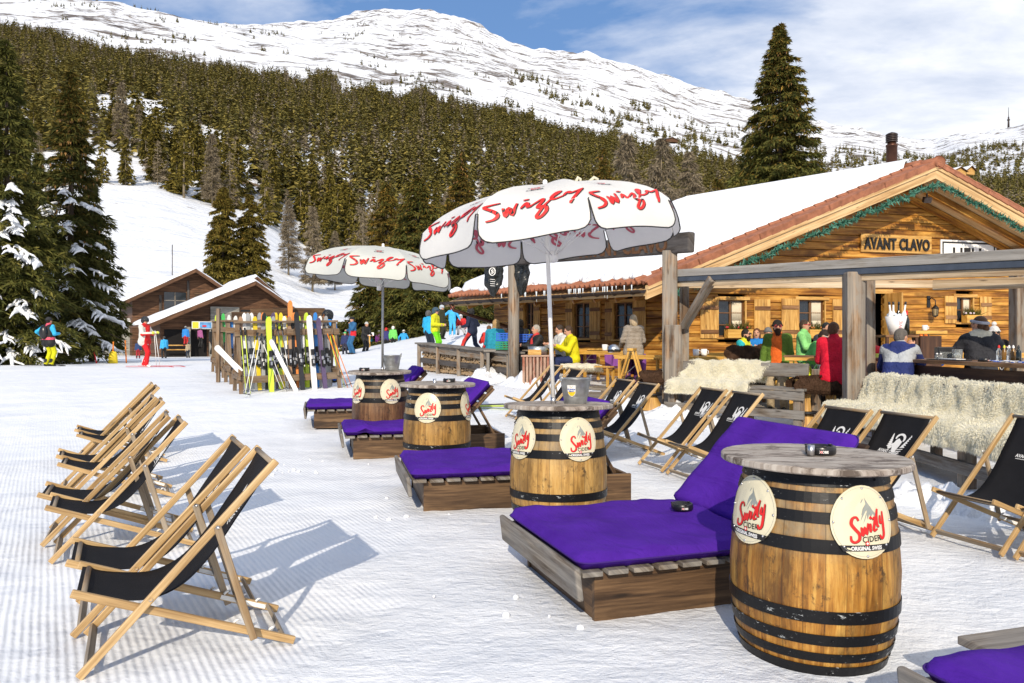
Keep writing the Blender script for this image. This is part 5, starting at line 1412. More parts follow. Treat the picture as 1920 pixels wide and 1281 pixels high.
# ------------------------------------------------------------- fur-covered benches
def fur(name, prof, x0, x1, parent, n=5200, ln=.06, seed=1, mat='fur', thick=.03):
    """hide draped along a (y, z) profile between x0 and x1: lumpy skin plus thousands of curled tufts"""
    g = np.random.default_rng(seed)
    P = np.array(crom(prof, 5)); seg = np.hypot(*np.diff(P, axis=0).T); acc = np.concatenate([[0], np.cumsum(seg)]); T = acc[-1]
    def edge(s): return .05 * np.sin(s * 9 + seed) + .03 * np.sin(s * 23 + seed * 2)
    def at(u, s, off):
        y = np.interp(s, acc, P[:, 0]); z = np.interp(s, acc, P[:, 1])
        y2 = np.interp(np.minimum(s + .02, T), acc, P[:, 0]) - np.interp(np.maximum(s - .02, 0), acc, P[:, 0]); z2 = np.interp(np.minimum(s + .02, T), acc, P[:, 1]) - np.interp(np.maximum(s - .02, 0), acc, P[:, 1])
        l = np.hypot(y2, z2) + 1e-9; ny, nz = z2 / l, -y2 / l
        lo = x0 + edge(s); hi = x1 + edge(s + 2)
        x = lo + (hi - lo) * u
        b = off + thick * (.5 + .8 * np.sin(x * 9 + s * 5 + seed) * np.sin(s * 11 - x * 4) * .6 + .4 * np.sin(x * 23 + seed) * np.sin(s * 19 + seed))
        return np.stack([x, y + ny * b, z + nz * b], -1), np.stack([np.zeros_like(x), ny, nz], -1)
    mb = MB(); nu = max(6, int((x1 - x0) / .05)); nv = int(T / .04)
    U, S = np.meshgrid(np.linspace(0, 1, nu + 1), np.linspace(0, T, nv + 1), indexing='ij'); V, _ = at(U.ravel(), S.ravel(), 0)
    ii, jj = np.meshgrid(np.arange(nu), np.arange(nv), indexing='ij'); a = (ii * (nv + 1) + jj).ravel()
    F3 = np.concatenate([np.stack([a, a + nv + 1, a + nv + 2], 1), np.stack([a, a + nv + 2, a + 1], 1)])
    u = g.uniform(-.01, 1.01, n); s = g.uniform(0, T, n); k = n // 6; s[:k] = g.uniform(0, .05, k); s[k:2 * k] = T - g.uniform(0, .04, k)
    B, N = at(u, s, 0)
    yaw = np.sin(B[:, 0] * 6 + seed) * 1.3 + np.sin(s * 7) * .8 + g.normal(0, .35, n)
    D = N * .45 + np.stack([np.sin(yaw) * .7, np.zeros(n), -.55 + g.normal(0, .2, n)], 1); D /= np.linalg.norm(D, axis=1)[:, None]
    W = np.cross(D, g.normal(0, 1, (n, 3))); W /= np.linalg.norm(W, axis=1)[:, None] + 1e-9
    l = (ln * g.uniform(.6, 1.3, n))[:, None]; w = .0036
    mid = B + D * l * .6 + N * .004; tip = B + D * l + np.array([0, 0, -.35]) * l
    V2 = np.stack([B - W * w - N * .01, B + W * w - N * .01, mid + W * w * .7, tip, mid - W * w * .7], 1).reshape(-1, 3)
    b = np.arange(n)[:, None] * 5 + len(V)
    F2 = np.concatenate([b + np.array(q) for q in ((0, 1, 2), (0, 2, 4), (4, 2, 3))])
    o = npmesh(name, np.concatenate([V, V2]), np.concatenate([F3, F2]), [mat], parent)
    return o
def bench(label, x, y, rz, L, seat, back, zoff=0, backs=((0, 1),), legs=3, lower=True):
    t = thing('wooden_bench', label, 'bench', (x, y, G(x, y) + zoff), rz)
    for k in range(3):
        mb = MB(); mb.box((L / 2, .08 + k * .17, seat - .02), (L, .155, .04)); mb.build('seat_board', 'grey_wood', t, bevel=.006)
    for a, b in backs:
        mb = MB(); mb.box(((a + b) / 2 * L, .57, (seat + .10 + back) / 2 + .02), ((b - a) * L, .05, back - seat - .14), Matrix.Rotation(R(-8), 3, 'X')); mb.build('backrest', 'dark_beam' if not lower else 'grey_wood', t, bevel=.01)
    for k in range(legs):
        xx = .12 + (L - .24) * k / (legs - 1)
        mb = MB(); mb.box((xx, .10, seat / 2 - .12), (.13, .13, seat + .16)); mb.build('leg', 'post_wood', t, bevel=.012)
        mb = MB(); mb.box((xx + .03, .60, back / 2 - .08), (.11, .10, back)); mb.build('back_post', 'post_wood', t, bevel=.012)
    for zz in (seat * .30, seat * .80):
        mb = MB(); mb.box((L / 2, .02, zz), (L, .045, .13)); mb.build('rail', 'grey_wood', t, bevel=.01)
    return t
LB = bench('long weathered bench along the bar, almost covered by cream sheepskins', 4.40, 10.75, R(-90), 6.2, .50, .90, legs=5)
hp = lambda s, b: [(.68, b - .30), (.67, b - .04), (.63, b + .02), (.58, b - .02), (.51, (s + b) / 2), (.44, s + .09), (.36, s + .045), (.2, s + .035), (.04, s + .03), (-.035, s - .04), (-.045, s - .16)]
HL = ['sheepskin at the far left end of the long bench', 'second sheepskin of the long bench from the left', 'middle sheepskin of the long bench', 'fourth sheepskin of the long bench, just above the right deck chairs', 'fifth sheepskin of the long bench near the right picture edge', 'last sheepskin of the long bench, beyond the right picture edge']
def hides():
    for i, lb in enumerate(HL):
        x0 = -.05 + i * .95
        o = fur('sheepskin', [(a, b + (.01 if i % 2 else 0)) for a, b in hp(.52, .92)], x0, x0 + 1.05, None, 32000, .042, i + 1)
        # bench coordinates to world
        o.location = LB.location; o.rotation_euler = LB.rotation_euler; tag(o, lb, 'sheepskin', 'sheepskins on the long bench')
hides()
SB = bench('small weathered bench by the gantry post with a sheepskin on its left half', 2.60, 13.25, R(-47), 2.5, .56, .92, backs=((.0, .10), (.60, .92),), legs=3)
o = fur('sheepskin', hp(.58, .92), .10, 1.55, None, 30000, .040, 11); o.location = SB.location; o.rotation_euler = SB.rotation_euler
tag(o, 'cream sheepskin spread over the left half of the small bench', 'sheepskin')

# ------------------------------------------------------------- bar and terrace furniture
def bar_counter():
    A = Vector((atpx(1636, 11.8), 11.8, 0)); B = Vector((5.62, 7.4, 0)); d = (B - A).normalized(); n = Vector((-d.y, d.x, 0)); n = n if n.x > 0 else -n
    t = thing('bar_counter', 'long brown plank bar counter behind the sheepskin bench', 'bar counter', (0, 0, 0)); z = 1.19
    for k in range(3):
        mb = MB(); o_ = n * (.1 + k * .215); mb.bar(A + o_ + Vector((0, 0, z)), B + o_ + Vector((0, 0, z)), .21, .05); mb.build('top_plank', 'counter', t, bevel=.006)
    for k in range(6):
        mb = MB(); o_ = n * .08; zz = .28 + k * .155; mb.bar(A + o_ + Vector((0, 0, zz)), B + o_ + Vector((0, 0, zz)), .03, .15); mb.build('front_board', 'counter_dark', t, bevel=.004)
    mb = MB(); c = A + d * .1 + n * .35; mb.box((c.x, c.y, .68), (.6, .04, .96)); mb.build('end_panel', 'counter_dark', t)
    return A, B, d, n
CA, CB, CDd, CN = bar_counter()
def oncounter(px, back):
    """point of the counter top under picture column px, `back` metres in from the front edge"""
    o = CA + CN * back; tt = (px - 960) / F; s = (tt * o.y - o.x) / (CDd.x - tt * CDd.y); p = o + CDd * s; return p.x, p.y, 1.216
def mug(label, x, y, z, grp='white mugs', s=1.0, col='white_paint', saucer=False):
    t = thing('mug', label, 'mug', (x, y, z), random.uniform(-1, 1), grp); mb = MB()
    mb.lathe([(0, .004), (.034 * s, .004), (.040 * s, .02), (.043 * s, .095 * s), (.039 * s, .095 * s), (.036 * s, .02), (0, .015)], 18); mb.build('cup_wall', col, t)
    mb = MB(); mb.tube([(.042 * s, 0, .075 * s), (.068 * s, 0, .07 * s), (.068 * s, 0, .035 * s), (.041 * s, 0, .025 * s)], .006, 6); mb.build('handle', col, t)
def squeeze(label, px, back, body, cap, h=.17):
    x, y, z = oncounter(px, back); t = thing('bottle', label, 'bottle', (x, y, z), 0, 'small bottles on the bar counter')
    mb = MB(); mb.lathe([(0, .001), (.026, .001), (.030, .02), (.030, h * .6), (.012, h * .78), (.012, h * .85)], 14); mb.build('body', body, t)
    mb = MB(); mb.lathe([(.014, h * .82), (.014, h * .9), (.006, h), (0, h)], 12); mb.build('cap', cap, t)
glassm, _, gb = bsdf('clear_glass'); gb.inputs['Base Color'].default_value = (.75, .78, .76, 1); gb.inputs['Transmission Weight'].default_value = .85; gb.inputs['Roughness'].default_value = .05; M['clear'] = glassm
M['green_plastic'] = plain('green_plastic', (.01, .22, .10), .4, 0, .1, 8, .05); M['blue_plastic'] = plain('blue_plastic', (.01, .09, .48), .4, 0, .1, 8, .05)
M['amber'] = plain('amber_syrup', (.20, .10, .02), .15, 0, .2, 20, 0); M['yellow_cap'] = plain('yellow_cap', (.65, .60, .05), .4, 0, .05, 8, 0)
M['wine'] = plain('wine_glass', (.008, .012, .008), .08, 0, .1, 5, 0, spec=.7)
for i, (px, bk, b, c, lb) in enumerate([(1873, .50, 'clear', 'red_ink', 'clear squeeze bottle with a red cap on the bar'), (1883, .48, 'amber', 'yellow_cap', 'amber bottle with a yellow-green cap on the bar'), (1892, .52, 'clear', 'white_ink', 'tall clear bottle with a white nozzle on the bar'), (1900, .50, 'amber', 'white_ink', 'amber bottle with a white cap on the bar, left of the black-capped one'), (1910, .46, 'wine', 'black_plastic', 'dark bottle with a black nozzle at the right end of the bar'), (1757, .2, 'clear', 'white_ink', 'small clear shaker left of its twin on the bar'), (1764, .2, 'clear', 'white_ink', 'small clear shaker right of its twin on the bar')]):
    squeeze(lb, px, bk, b, c, .20 if i < 5 else .09)
for i, px in enumerate((1868, 1876, 1884, 1892, 1900, 1908, 1915)):
    x, y, z = oncounter(px, .10 + .03 * (i % 2)); t = thing('sugar_packets', 'small pile of blue and white sugar packets along the bar edge', 'packets', (x, y, z), 0, 'sugar packet piles on the bar edge')
    mb = MB(); g = random.Random(i)
    for k in range(7): mb.box((g.uniform(-.05, .05), g.uniform(-.04, .04), .006 + .003 * k), (.06, .03, .004), Matrix.Rotation(g.uniform(0, 3), 3, 'Z'), k % 2)
    mb.build('packets', ['white_ink', 'blue_plastic'], t)
x, y, z = oncounter(1846, .14); ashtray('black ashtray at the edge of the bar counter', x, y, z, .5)
def counter_things():
    x, y, z = oncounter(1770, .35); t = thing('napkin_box', 'black box with a glass front on the bar counter', 'box', (x, y, z), R(-10)); mb = MB(); mb.box((0, 0, .085), (.20, .15, .17)); mb.build('case', 'black_plastic', t, bevel=.01); mb = MB(); mb.box((0, -.078, .06), (.16, .006, .09)); mb.build('front', 'clear', t)
    x, y, z = oncounter(1795, .38); t = thing('glass_jar', 'clear square jar beside the black box on the bar', 'jar', (x, y, z)); mb = MB(); mb.lathe([(0, .002), (.06, .002), (.065, .14), (.06, .14), (.055, .01)], 16); mb.build('jar_wall', 'clear', t); mb = MB(); mb.lathe([(0, .005), (.052, .005), (.05, .06), (0, .07)], 12); mb.build('contents', 'white_ink', t)
    x, y, z = oncounter(1778, .10); t = thing('tray', 'flat black tray lying along the bar counter edge', 'tray', (x, y, z), math.atan2(CDd.y, CDd.x)); mb = MB(); mb.box((0, 0, .008), (.75, .16, .012)); mb.build('plate', 'black_plastic', t, bevel=.004); mb = MB(); mb.box((.1, .0, .020), (.34, .12, .008)); mb.build('menu_card', 'white_ink', t)
    # lectern-like cabinet, ice bucket, wine
    Y = 13.2; x = atpx(1737, Y); t = thing('cabinet', 'dark brown cabinet with a pale wooden top behind the bar', 'cabinet', (x, Y, G(x, Y)), R(-8))
    ztop = CH + (HY - 621) / F * Y - G(x, Y); mb = MB(); mb.box((0, 0, ztop / 2 - .04), (.34, .4, ztop - .08)); mb.build('carcass', 'counter_dark', t, bevel=.01); mb = MB(); mb.box((0, 0, ztop - .02), (.50, .46, .06)); mb.build('top', 'bench_y', t, bevel=.01)
    mug('white cup on the pale cabinet top behind the bar', x - .08, Y - .1, G(x, Y) + ztop + .01, None)
    Y = 13.0; x = atpx(1680, Y); zb = CH + (HY - 628) / F * Y; hb = 35 / F * Y
    t = thing('side_table', 'small high side table holding the white ice bucket', 'table', (x, Y, G(x, Y))); mb = MB(); h_ = zb - G(x, Y); mb.box((0, 0, h_ - .02), (.55, .45, .04)); mb.build('table_top', 'counter', t, bevel=.006)
    for a in (-.24, .24):
        for b in (-.19, .19): mb = MB(); mb.box((a, b, h_ / 2 - .02), (.045, .045, h_ - .04)); mb.build('leg', 'counter_dark', t)
    t = thing('ice_bucket', 'white ice bucket with pink lettering full of white-capped bottles', 'ice bucket', (x, Y, zb)); mb = MB(); mb.lathe([(0, .004), (.10, .004), (.17, hb), (.165, hb), (.10, .02)], 28); mb.build('bucket_wall', 'white_paint', t)
    fn = lambda u, v, off: Vector(((.135 + off + v * .2) * math.sin(.25 + u / .14), -(.135 + off + v * .2) * math.cos(.25 + u / .14), hb * .5 + v))
    mb = MB(); put_text(mb, 'OVIE', .075, lambda u, v, off: fn(-v, u, off), .006, 0, .001); mb.build('lettering', plain('pink_print', (.70, .25, .28), .5, 0, .05, 5, 0), t)
    for k, (a, b, c, mt) in enumerate(((-.07, 0, -.25, 'white_ink'), (.05, .04, .1, 'wine'), (.10, -.02, .3, 'white_ink'), (-.02, .05, .0, 'white_ink'))):
        mb = MB(); e = Vector((a, b, hb - .12)); q = Vector((c * .5, 0, 1)).normalized(); mb.tube([e, e + q * .16, e + q * .22, e + q * .33], [.04, .04, .015, .014], 12); o = mb.build('bottle_neck', mt, t); mb = MB(); mb.tube([e + q * .32, e + q * .37], [.018, .016], 10); mb.build('stopper', 'black_plastic', o)
    mb = MB(); g = random.Random(2)
    for k in range(16): mb.ell((g.uniform(-.11, .11), g.uniform(-.11, .11), hb + g.uniform(-.01, .04)), (.03, .03, .025), 8, 5)
    mb.build('ice', 'ice', t)['kind'] = 'stuff'
    x2 = atpx(1700, Y); t = thing('wine_bottle', 'dark red-wine bottle with a red capsule beside the white ice bucket', 'bottle', (x2, Y, zb)); mb = MB(); mb.lathe([(0, .001), (.045, .001), (.045, .25), (.018, .33), (.018, .40)], 18); mb.build('body', 'wine', t); mb = MB(); mb.lathe([(.0195, .34), (.0195, .41), (0, .412)], 14); mb.build('capsule', 'red_ink', t)
counter_things()
def table(label, px, D, L, ang, h=.76, w=.6, mat='bench_y', grp='yellow lacquered beer tables', trestle=True, zo=0):
    x = atpx(px, D); t = thing('beer_table', label, 'table', (x, D, G(x, D) + .05 + zo), ang, grp)
    mb = MB()
    for k in range(3): mb.box((0, (k - 1) * w / 3, h - .015), (L, w / 3 - .006, .03))
    mb.build('table_top', mat, t, bevel=.004)
    for sy in (-1, 1): mb = MB(); mb.box((0, sy * (w / 2 - .02), h - .055), (L - .04, .03, .05)); mb.build('apron', 'bench_y', t)
    for sx in (-1, 1):
        for sy in (-1, 1): mb = MB(); mb.box((sx * (L / 2 - .12), sy * (w / 2 - .06), h / 2 - .03), (.06, .06, h - .06)); mb.build('leg', 'bench_y', t, bevel=.005)
        mb = MB(); a = sx * (L / 2 - .12); mb.tube([(a, -w / 2 + .06, .12), (a, w / 2 - .06, .12)], .011, 6); mb.tube([(a, -w / 2 + .06, .5), (a, w / 2 - .06, .5)], .011, 6); mb.tube([(a, 0, .3), (a - sx * .45, 0, h - .06)], .010, 6)
        mb.build('steel_brace', 'steel', t)
    return t
def bbench(label, px, D, L, ang, grp='yellow beer benches', h=.46, w=.26):
    x = atpx(px, D); t = thing('beer_bench', label, 'bench', (x, D, G(x, D) + .05), ang, grp)
    mb = MB(); mb.box((0, 0, h - .015), (L, w, .03)); mb.build('seat', 'bench_y', t, bevel=.005)
    for sx in (-1, 1):
        for sy in (-1, 1): mb = MB(); mb.box((sx * (L / 2 - .1), sy * (w / 2 - .04), h / 2 - .02), (.05, .05, h - .04)); mb.build('leg', 'bench_y', t, bevel=.005)
        mb = MB(); a = sx * (L / 2 - .1)
        for zz in (.1, .36): mb.tube([(a, -w / 2 + .05, zz), (a, w / 2 - .05, zz)], .010, 6)
        mb.tube([(a, -w / 2 + .05, .1), (a, w / 2 - .05, .36)], .009, 6); mb.build('steel_brace', 'steel', t)
    return t
sa = math.atan2(SDR.y, SDR.x)
table('beer table of the yellow-jacketed man, close to the chalet side wall', 1060, 19.3, 2.0, sa)
table('beer table just right of the yellow-jacketed man, holding a white canister', 1130, 18.0, 1.8, sa)
table('beer table in front of the woman in the grey puffer jacket', 1222, 16.4, 1.5, sa + .35)
table('beer table with two white pots left of the yellow and teal jacket', 1295, 16.0, 1.5, R(5))
table('beer table of the couple in front of the first window', 1385, 17.2, 1.8, R(10))
table('beer table right of the open door with mugs on it', 1790, 14.6, 1.6, R(8), h=.92)
table('high table under the hands of the man in the light green jacket', 1523, 12.9, .9, R(-20), h=1.0, mat='counter')
bbench('yellow bench with a sheepskin on it, next to the slatted red box', 1103, 17.4, 1.5, sa)
bbench('yellow bench against the chalet side wall', 1120, 19.8, 1.8, sa)
bbench('yellow bench of the couple at the first window', 1365, 18.0, 1.8, R(10))
x = atpx(1090, 17.5); o = fur('sheepskin', [(-.19, .33), (-.16, .44), (-.10, .49), (0, .50), (.10, .49), (.17, .42)], -.5, .6, None, 2600, .05, 21); o.location = (x, 17.5, G(x, 17.5) + .05); o.rotation_euler = (0, 0, sa); tag(o, 'cream sheepskin laid over the yellow beer bench', 'sheepskin')
def easel():
    D = 15.4; x = atpx(1185, D); t = thing('folding_trestle', 'folded yellow trestle standing like an A by the terrace edge', 'trestle', (x, D, G(x, D) + .04), R(-20))
    for sx in (-1, 1):
        for sy in (-.14, .14): mb = MB(); mb.bar((sx * .30, sy, 0), (sx * .03, sy, .95), .05, .04); mb.build('leg', 'bench_y', t, bevel=.005)
    mb = MB(); mb.box((0, 0, .95), (.12, .40, .05)); mb.box((.16, 0, .45), (.03, .3, .05)); mb.box((-.16, 0, .45), (.03, .3, .05)); mb.build('cross_piece', 'bench_y', t, bevel=.005)
easel()
def stool(label, px, D, h=.80, fur_=True, zo=0):
    x = atpx(px, D); t = thing('carved_stool', label, 'bar stool', (x, D, G(x, D)), 0, 'carved log bar stools')
    mb = MB(); mb.lathe([(.22, 0), (.21, .05), (.13, .16), (.075, .30), (.06, .45), (.075, h * .75), (.15, h * .90), (.17, h)], 22); mb.lathe([(.17, h), (0, h + .01)], 22); mb.build('stem', 'shutter', t)
    mb = MB(); mb.lathe([(.075, .26), (.17, .26), (.18, .28), (.17, .30), (.075, .30)], 24); mb.build('foot_ring', 'black_paint', t)
    if fur_:
        o = fur('hide_cover', [(-.21, h - .20), (-.20, h - .02), (-.12, h + .04), (0, h + .06), (.12, h + .04), (.20, h - .02), (.21, h - .22)], -.19, .19, t, 2200, .035, int(px), 'fur_dark', .02)
    return t
stool('carved wooden stool with a brown hide cover under the man in red', 1556, 11.9, .74); stool('carved wooden stool with a hide cover left of the man in red', 1512, 11.7, .78)
stool('carved wooden stool at the terrace edge behind the middle deck chairs', 1222, 13.9, .66); stool('hide-covered carved stool under the man in the blue and grey jacket', 1692, 10.6, .74)
def hide_chair():
    D = 14.8; x = atpx(1402, D); t = thing('hide_armchair', 'rounded armchair covered in grey-brown hide left of the bearded man', 'armchair', (x, D, G(x, D)), R(-15))
    mb = MB()
    for sx in (-.28, .28):
        for sy in (-.2, .2): mb.box((sx, sy, .2), (.06, .06, .4))
    mb.build('leg', 'counter', t)
    fur('hide_cover', [(-.32, .35), (-.30, .95), (-.22, 1.12), (-.10, 1.05), (.0, .6), (.3, .5), (.34, .3)], -.38, .38, t, 4200, .04, 5, 'fur_dark', .06)
hide_chair()
for i, (px, D, zz, lb) in enumerate([(1305, 16, .82, 'white pot on the beer table left of the black tray'), (1320, 16.05, .82, 'second white pot on the beer table, right of the first'), (1765, 14.5, .98, 'cream mug on the table below the wall lantern'), (1783, 14.45, .98, 'white mug in the middle of the row on the high table'), (1796, 14.4, .98, 'smallest white mug at the right of the row on the high table'), (1872, 13.4, 1.06, 'white mug before the woman in the white bobble hat'), (1884, 13.3, 1.06, 'white mug right beside it near the woman in the white hat'), (1134, 17.9, .82, 'white canister on the beer table behind the middle deck chairs'), (1492, 13.4, 1.1, 'white cup held up between the bearded man and the table')]):
    if i == 8: continue
    x = atpx(px, D); mug(lb, x, D, G(x, D) + .05 + zz - .05 + (.0), 'white mugs and pots on the terrace tables', 1.5 if i in (0, 1, 7) else 1.1)
table('low far-right table holding two mugs near the white bobble hat', 1878, 13.4, .8, R(5), h=1.01, grp='yellow lacquered beer tables')
def red_box():
    D = 17.9; x = atpx(1010, D); t = thing('slatted_box', 'slatted box with flaking red paint at the terrace edge', 'box', (x, D, G(x, D) + .02), R(-8)); h = .68; W = .72
    for k in range(9): mb = MB(); mb.box((-W / 2 + .04 + k * (W - .08) / 8, -.24, h / 2), (.055, .02, h - .05)); mb.build('slat', 'red_wood', t, bevel=.004)
    mb = MB(); mb.box((0, -.0, h), (W + .04, .54, .04)); mb.build('lid', 'red_wood', t, bevel=.006); mb = MB(); mb.box((0, .02, h / 2), (W - .03, .46, h - .04)); mb.build('inner_box', 'counter_dark', t)
    t = thing('metal_tub', 'round zinc tub on the slatted red box', 'tub', (x - .02, D, G(x, D) + h + .045)); mb = MB(); mb.lathe([(0, .004), (.20, .004), (.24, .19), (.235, .19), (.2, .01)], 26); mb.build('tub_wall', 'galv', t)
    t = thing('carton', 'small pale wooden box in front of the zinc tub', 'box', (x - .10, D - .20, G(x, D) + h + .045)); mb = MB(); mb.box((0, 0, .06), (.30, .12, .12)); mb.build('carton_body', 'shutter', t, bevel=.005)
    for px, py, mt, lb, D2 in ((946, 648, 'green_plastic', 'green plastic crate beside the left gantry post', 19.2), (947, 632, 'blue_plastic', 'blue plastic crate lying on the green crate', 19.2), (984, 634, 'blue_plastic', 'blue plastic crate right of the left gantry post', 19.4)):
        x = atpx(px, D2); zc = CH + (HY - py) / F * D2; t = thing('plastic_crate', lb, 'crate', (x, D2, zc - .1)); mb = MB(); w, d, hh = .42, .30, .20
        for (cx, cy, sx, sy) in ((0, -d / 2, w, .015), (0, d / 2, w, .015), (-w / 2, 0, .015, d), (w / 2, 0, .015, d)):
            for q in range(4): mb.box((cx, cy, .025 + q * .055), (sx, sy, .03))
        for cx in np.linspace(-w / 2, w / 2, 6): mb.box((cx, -d / 2 - .004, hh / 2), (.018, .012, hh))
        mb.box((0, 0, .008), (w, d, .012)); mb.build('crate_wall', mt, t)
    x = atpx(975, 19.5); t = thing('plank_stand', 'rough plank stand carrying the plastic crates', 'stand', (x, 19.5, G(x, 19.5))); zt2 = CH + (HY - 655) / F * 19.3 - G(x, 19.5)
    mb = MB(); mb.box((-.1, -.1, zt2 - .03), (1.6, .6, .05)); mb.build('board', 'grey_wood', t)
    for sx in (-.8, .0, .6): mb = MB(); mb.box((sx, -.1, zt2 / 2 - .03), (.08, .5, zt2 - .06)); mb.build('support', 'grey_wood', t)
red_box()
def purple_throw():
    for px, D, lb in ((1103, 19.0, 'purple blanket hanging behind the yellow-jacketed man'), (1150, 18.9, 'purple blanket hanging at the table right of the yellow jacket'), (1195, 17.1, 'purple blanket under the woman in the grey puffer jacket'), (1358, 16.9, 'purple blanket hanging beside the couple at the first window')):
        x = atpx(px, D); t = thing('blanket', lb, 'blanket', (x, D, G(x, D) + .34), .3, 'purple blankets on the beer benches'); mb = MB(); mb.grid(lambda a, b: (-.22 + .44 * a, .03 * math.sin(a * 14) + .02 * math.sin(b * 5 + a * 9), .45 * (1 - b)), 20, 8); mb.build('cloth', plain('lilac_cloth', (.20, .06, .26), .9, 0, .1, 5, .2), t, solid=.012)
purple_throw()
def wood_fence():
    A = Vector((atpx(787, 23.5), 23.5)); B = Vector((atpx(955, 18.7), 18.7)); d = (B - A).normalized(); L = (B - A).length; n = Vector((d.y, -d.x)); n = n if n.y < 0 else -n
    t = thing('log_store', 'low fence-like wood store with a plank top, filled with split logs', 'wood store')
    zb = lambda s: G(*(A + d * s)); ztop = lambda s: CH + (HY - np.interp(s, [0, L], [645, 664])) / F * (A + d * s).y
    for k in range(5):
        s = L * k / 4; p = A + d * s; zt_ = ztop(s); mb = MB(); mb.box((p.x + n.x * .02, p.y + n.y * .02, (zb(s) - .1 + zt_) / 2), (.11, .11, zt_ - zb(s) + .1)); mb.build('post', 'post_wood', t, bevel=.01)
    for f, h in ((.86, .20), (.42, .15)):
        mb = MB(); a, b = A + n * .0, B + n * .0; mb.bar((a.x, a.y, zb(0) + (ztop(0) - zb(0)) * f), (b.x, b.y, zb(L) + (ztop(L) - zb(L)) * f), .035, h); mb.build('rail', 'post_wood' if f > .5 else 'dark_beam', t, bevel=.006)
    mb = MB(); mb.bar((*(A - n * .14 - d * .15), ztop(0) + .03), (*(B - n * .14 + d * .1), ztop(L) + .03), .50, .05); mb.build('plank_top', 'grey_wood', t, bevel=.01)
    mb = MB(); g = random.Random(6); s = .08
    while s < L - .05:
        z = .08
        while z < .84 * (ztop(s) - zb(s)):
            r = g.uniform(.045, .075); p = A + d * (s + g.uniform(-.02, .02)) - n * .07; m = 6; a0 = g.uniform(0, 6)
            c = Vector((p.x, p.y, zb(s) + z)); dn = Vector((n.x, n.y, 0)); dd = Vector((d.x, d.y, 0))
            poly = [(r * g.uniform(.6, 1.1) * math.cos(a0 + 6.283 * q / m), r * g.uniform(.6, 1.1) * math.sin(a0 + 6.283 * q / m)) for q in range(m)]
            mb.prism(poly, .3, Matrix.Translation(c + dn * g.uniform(-.02, .03)) @ Matrix((dd, Vector((0, 0, 1)), -dn)).transposed().to_4x4())
            z += r * 1.7
        s += .125
    mb.build('split_logs', 'fire_end', t)['kind'] = 'stuff'
wood_fence()
# loose heaps of shovelled snow
def heaps():
    for i, (px, D, w, h) in enumerate([(1275, 13.2, .8, .22), (930, 19.6, 1.2, .30), (985, 18.2, .9, .28), (1745, 7.0, .6, .16), (1330, 12.4, .8, .12), (1160, 14.6, .9, .16), (1860, 6.6, .7, .14), (1045, 17.2, .7, .2)]):
        x = atpx(px, D); mb = MB(); n = 26
        mb.grid(lambda a, b: ((a - .5) * 2 * w, (b - .5) * 1.4 * w, -.05 + h * max(0, 1 - (2 * a - 1) ** 2 - (2 * b - 1) ** 2) * (1 + .9 * fbm(a * 7 + i, b * 7, i, 4)) + .05 * fbm(a * 14, b * 14, i + 3, 3)), n, n)
        o = mb.build('snow_heap', 'snow'); o.location = (x, D, G(x, D)); o.rotation_euler = (0, 0, i); tag(o, 'shovelled heap of lumpy snow', 'snow heap', 'shovelled snow heaps', 'structure')
    mb = MB(); g = random.Random(3)
    for k in range(34):
        cx, cy, sp = g.choice([(-2.3, 9.2, .5), (.1, 4.2, .6), (-.9, 6.5, .5), (1.2, 3.0, .4), (-2.4, 8.4, .3)]); x = cx + g.gauss(0, sp * .5); y = cy + g.gauss(0, sp * .5); s = g.uniform(.006, .02)
        mb.ell((x, y, G(x, y) + s * .3), (s * g.uniform(1, 1.6), s * g.uniform(1, 1.5), s), 7, 5)
    tag(mb.build('snow_crumbs', 'snow'), 'crumbs of broken snow lying round the loungers', 'snow crumbs', None, 'stuff')
heaps()

# ------------------------------------------------------------- lodge and huts
def lodge(label, x, y, rz, W, Dp, ze, za, off, mats, ov=.8, name='mountain_hut', extras=None):
    """gabled block: front wall W wide at local y=0, ridge running back, apex shifted by off"""
    t = thing(name, label, 'building', (x, y, G(x, y) - .2), rz); wall, = mats[:1]
    hl, hr = (ze if isinstance(ze, tuple) else (ze, ze))
    mb = MB(); c = [(-W / 2, 0), (W / 2, 0), (W / 2, hr), (off, za), (-W / 2, hl)]
    mb.prism(c, Dp, Matrix(((1, 0, 0, 0), (0, 0, 1, 0), (0, 1, 0, 0), (0, 0, 0, 1))))
    mb.build('wall', wall, t)
    for sg, u1, h1 in ((-1, -W / 2, hl), (1, W / 2, hr)):
        sl = (za - h1) / abs(u1 - off); u2 = u1 + sg * ov; h2 = h1 - sl * ov
        mb = MB()
        cc = [Vector((off, -ov * 1.2, za + .02)), Vector((u2, -ov * 1.2, h2 + .02)), Vector((u2, Dp + .4, h2 + .02)), Vector((off, Dp + .4, za + .02))]
        up = Vector((0, 0, .14)); hexa(mb, (cc + [q + up for q in cc]) if sg < 0 else (cc[::-1] + [q + up for q in cc[::-1]])); r = mb.build('roof', 'dark_lodge', t)
        mb = MB(); mb.grid(lambda a, b: Vector((off + (u2 - off) * .99 * a, -ov * 1.15 + (Dp + ov * 1.5) * b, za + (h2 - za) * .99 * a + .16 + .24 * math.sqrt(max(0, 1 - (1 - min(1, 12 * min(a + .08, 1 - a, b, 1 - b))) ** 2)) + .05 * fbm(a * 5, b * 6, x, 3))), 30, 30)
        if sg > 0: mb.f = [q[::-1] for q in mb.f]
        mb.build('roof_snow', 'snow', r)
        mb = MB(); mb.bar(Vector((off, -ov * 1.2 - .04, za - .02)), Vector((u2, -ov * 1.2 - .04, h2 - .02)), .06, .28); mb.build('barge_board', 'dark_lodge', t)
    if extras: extras(t, W, off, za)
    return t
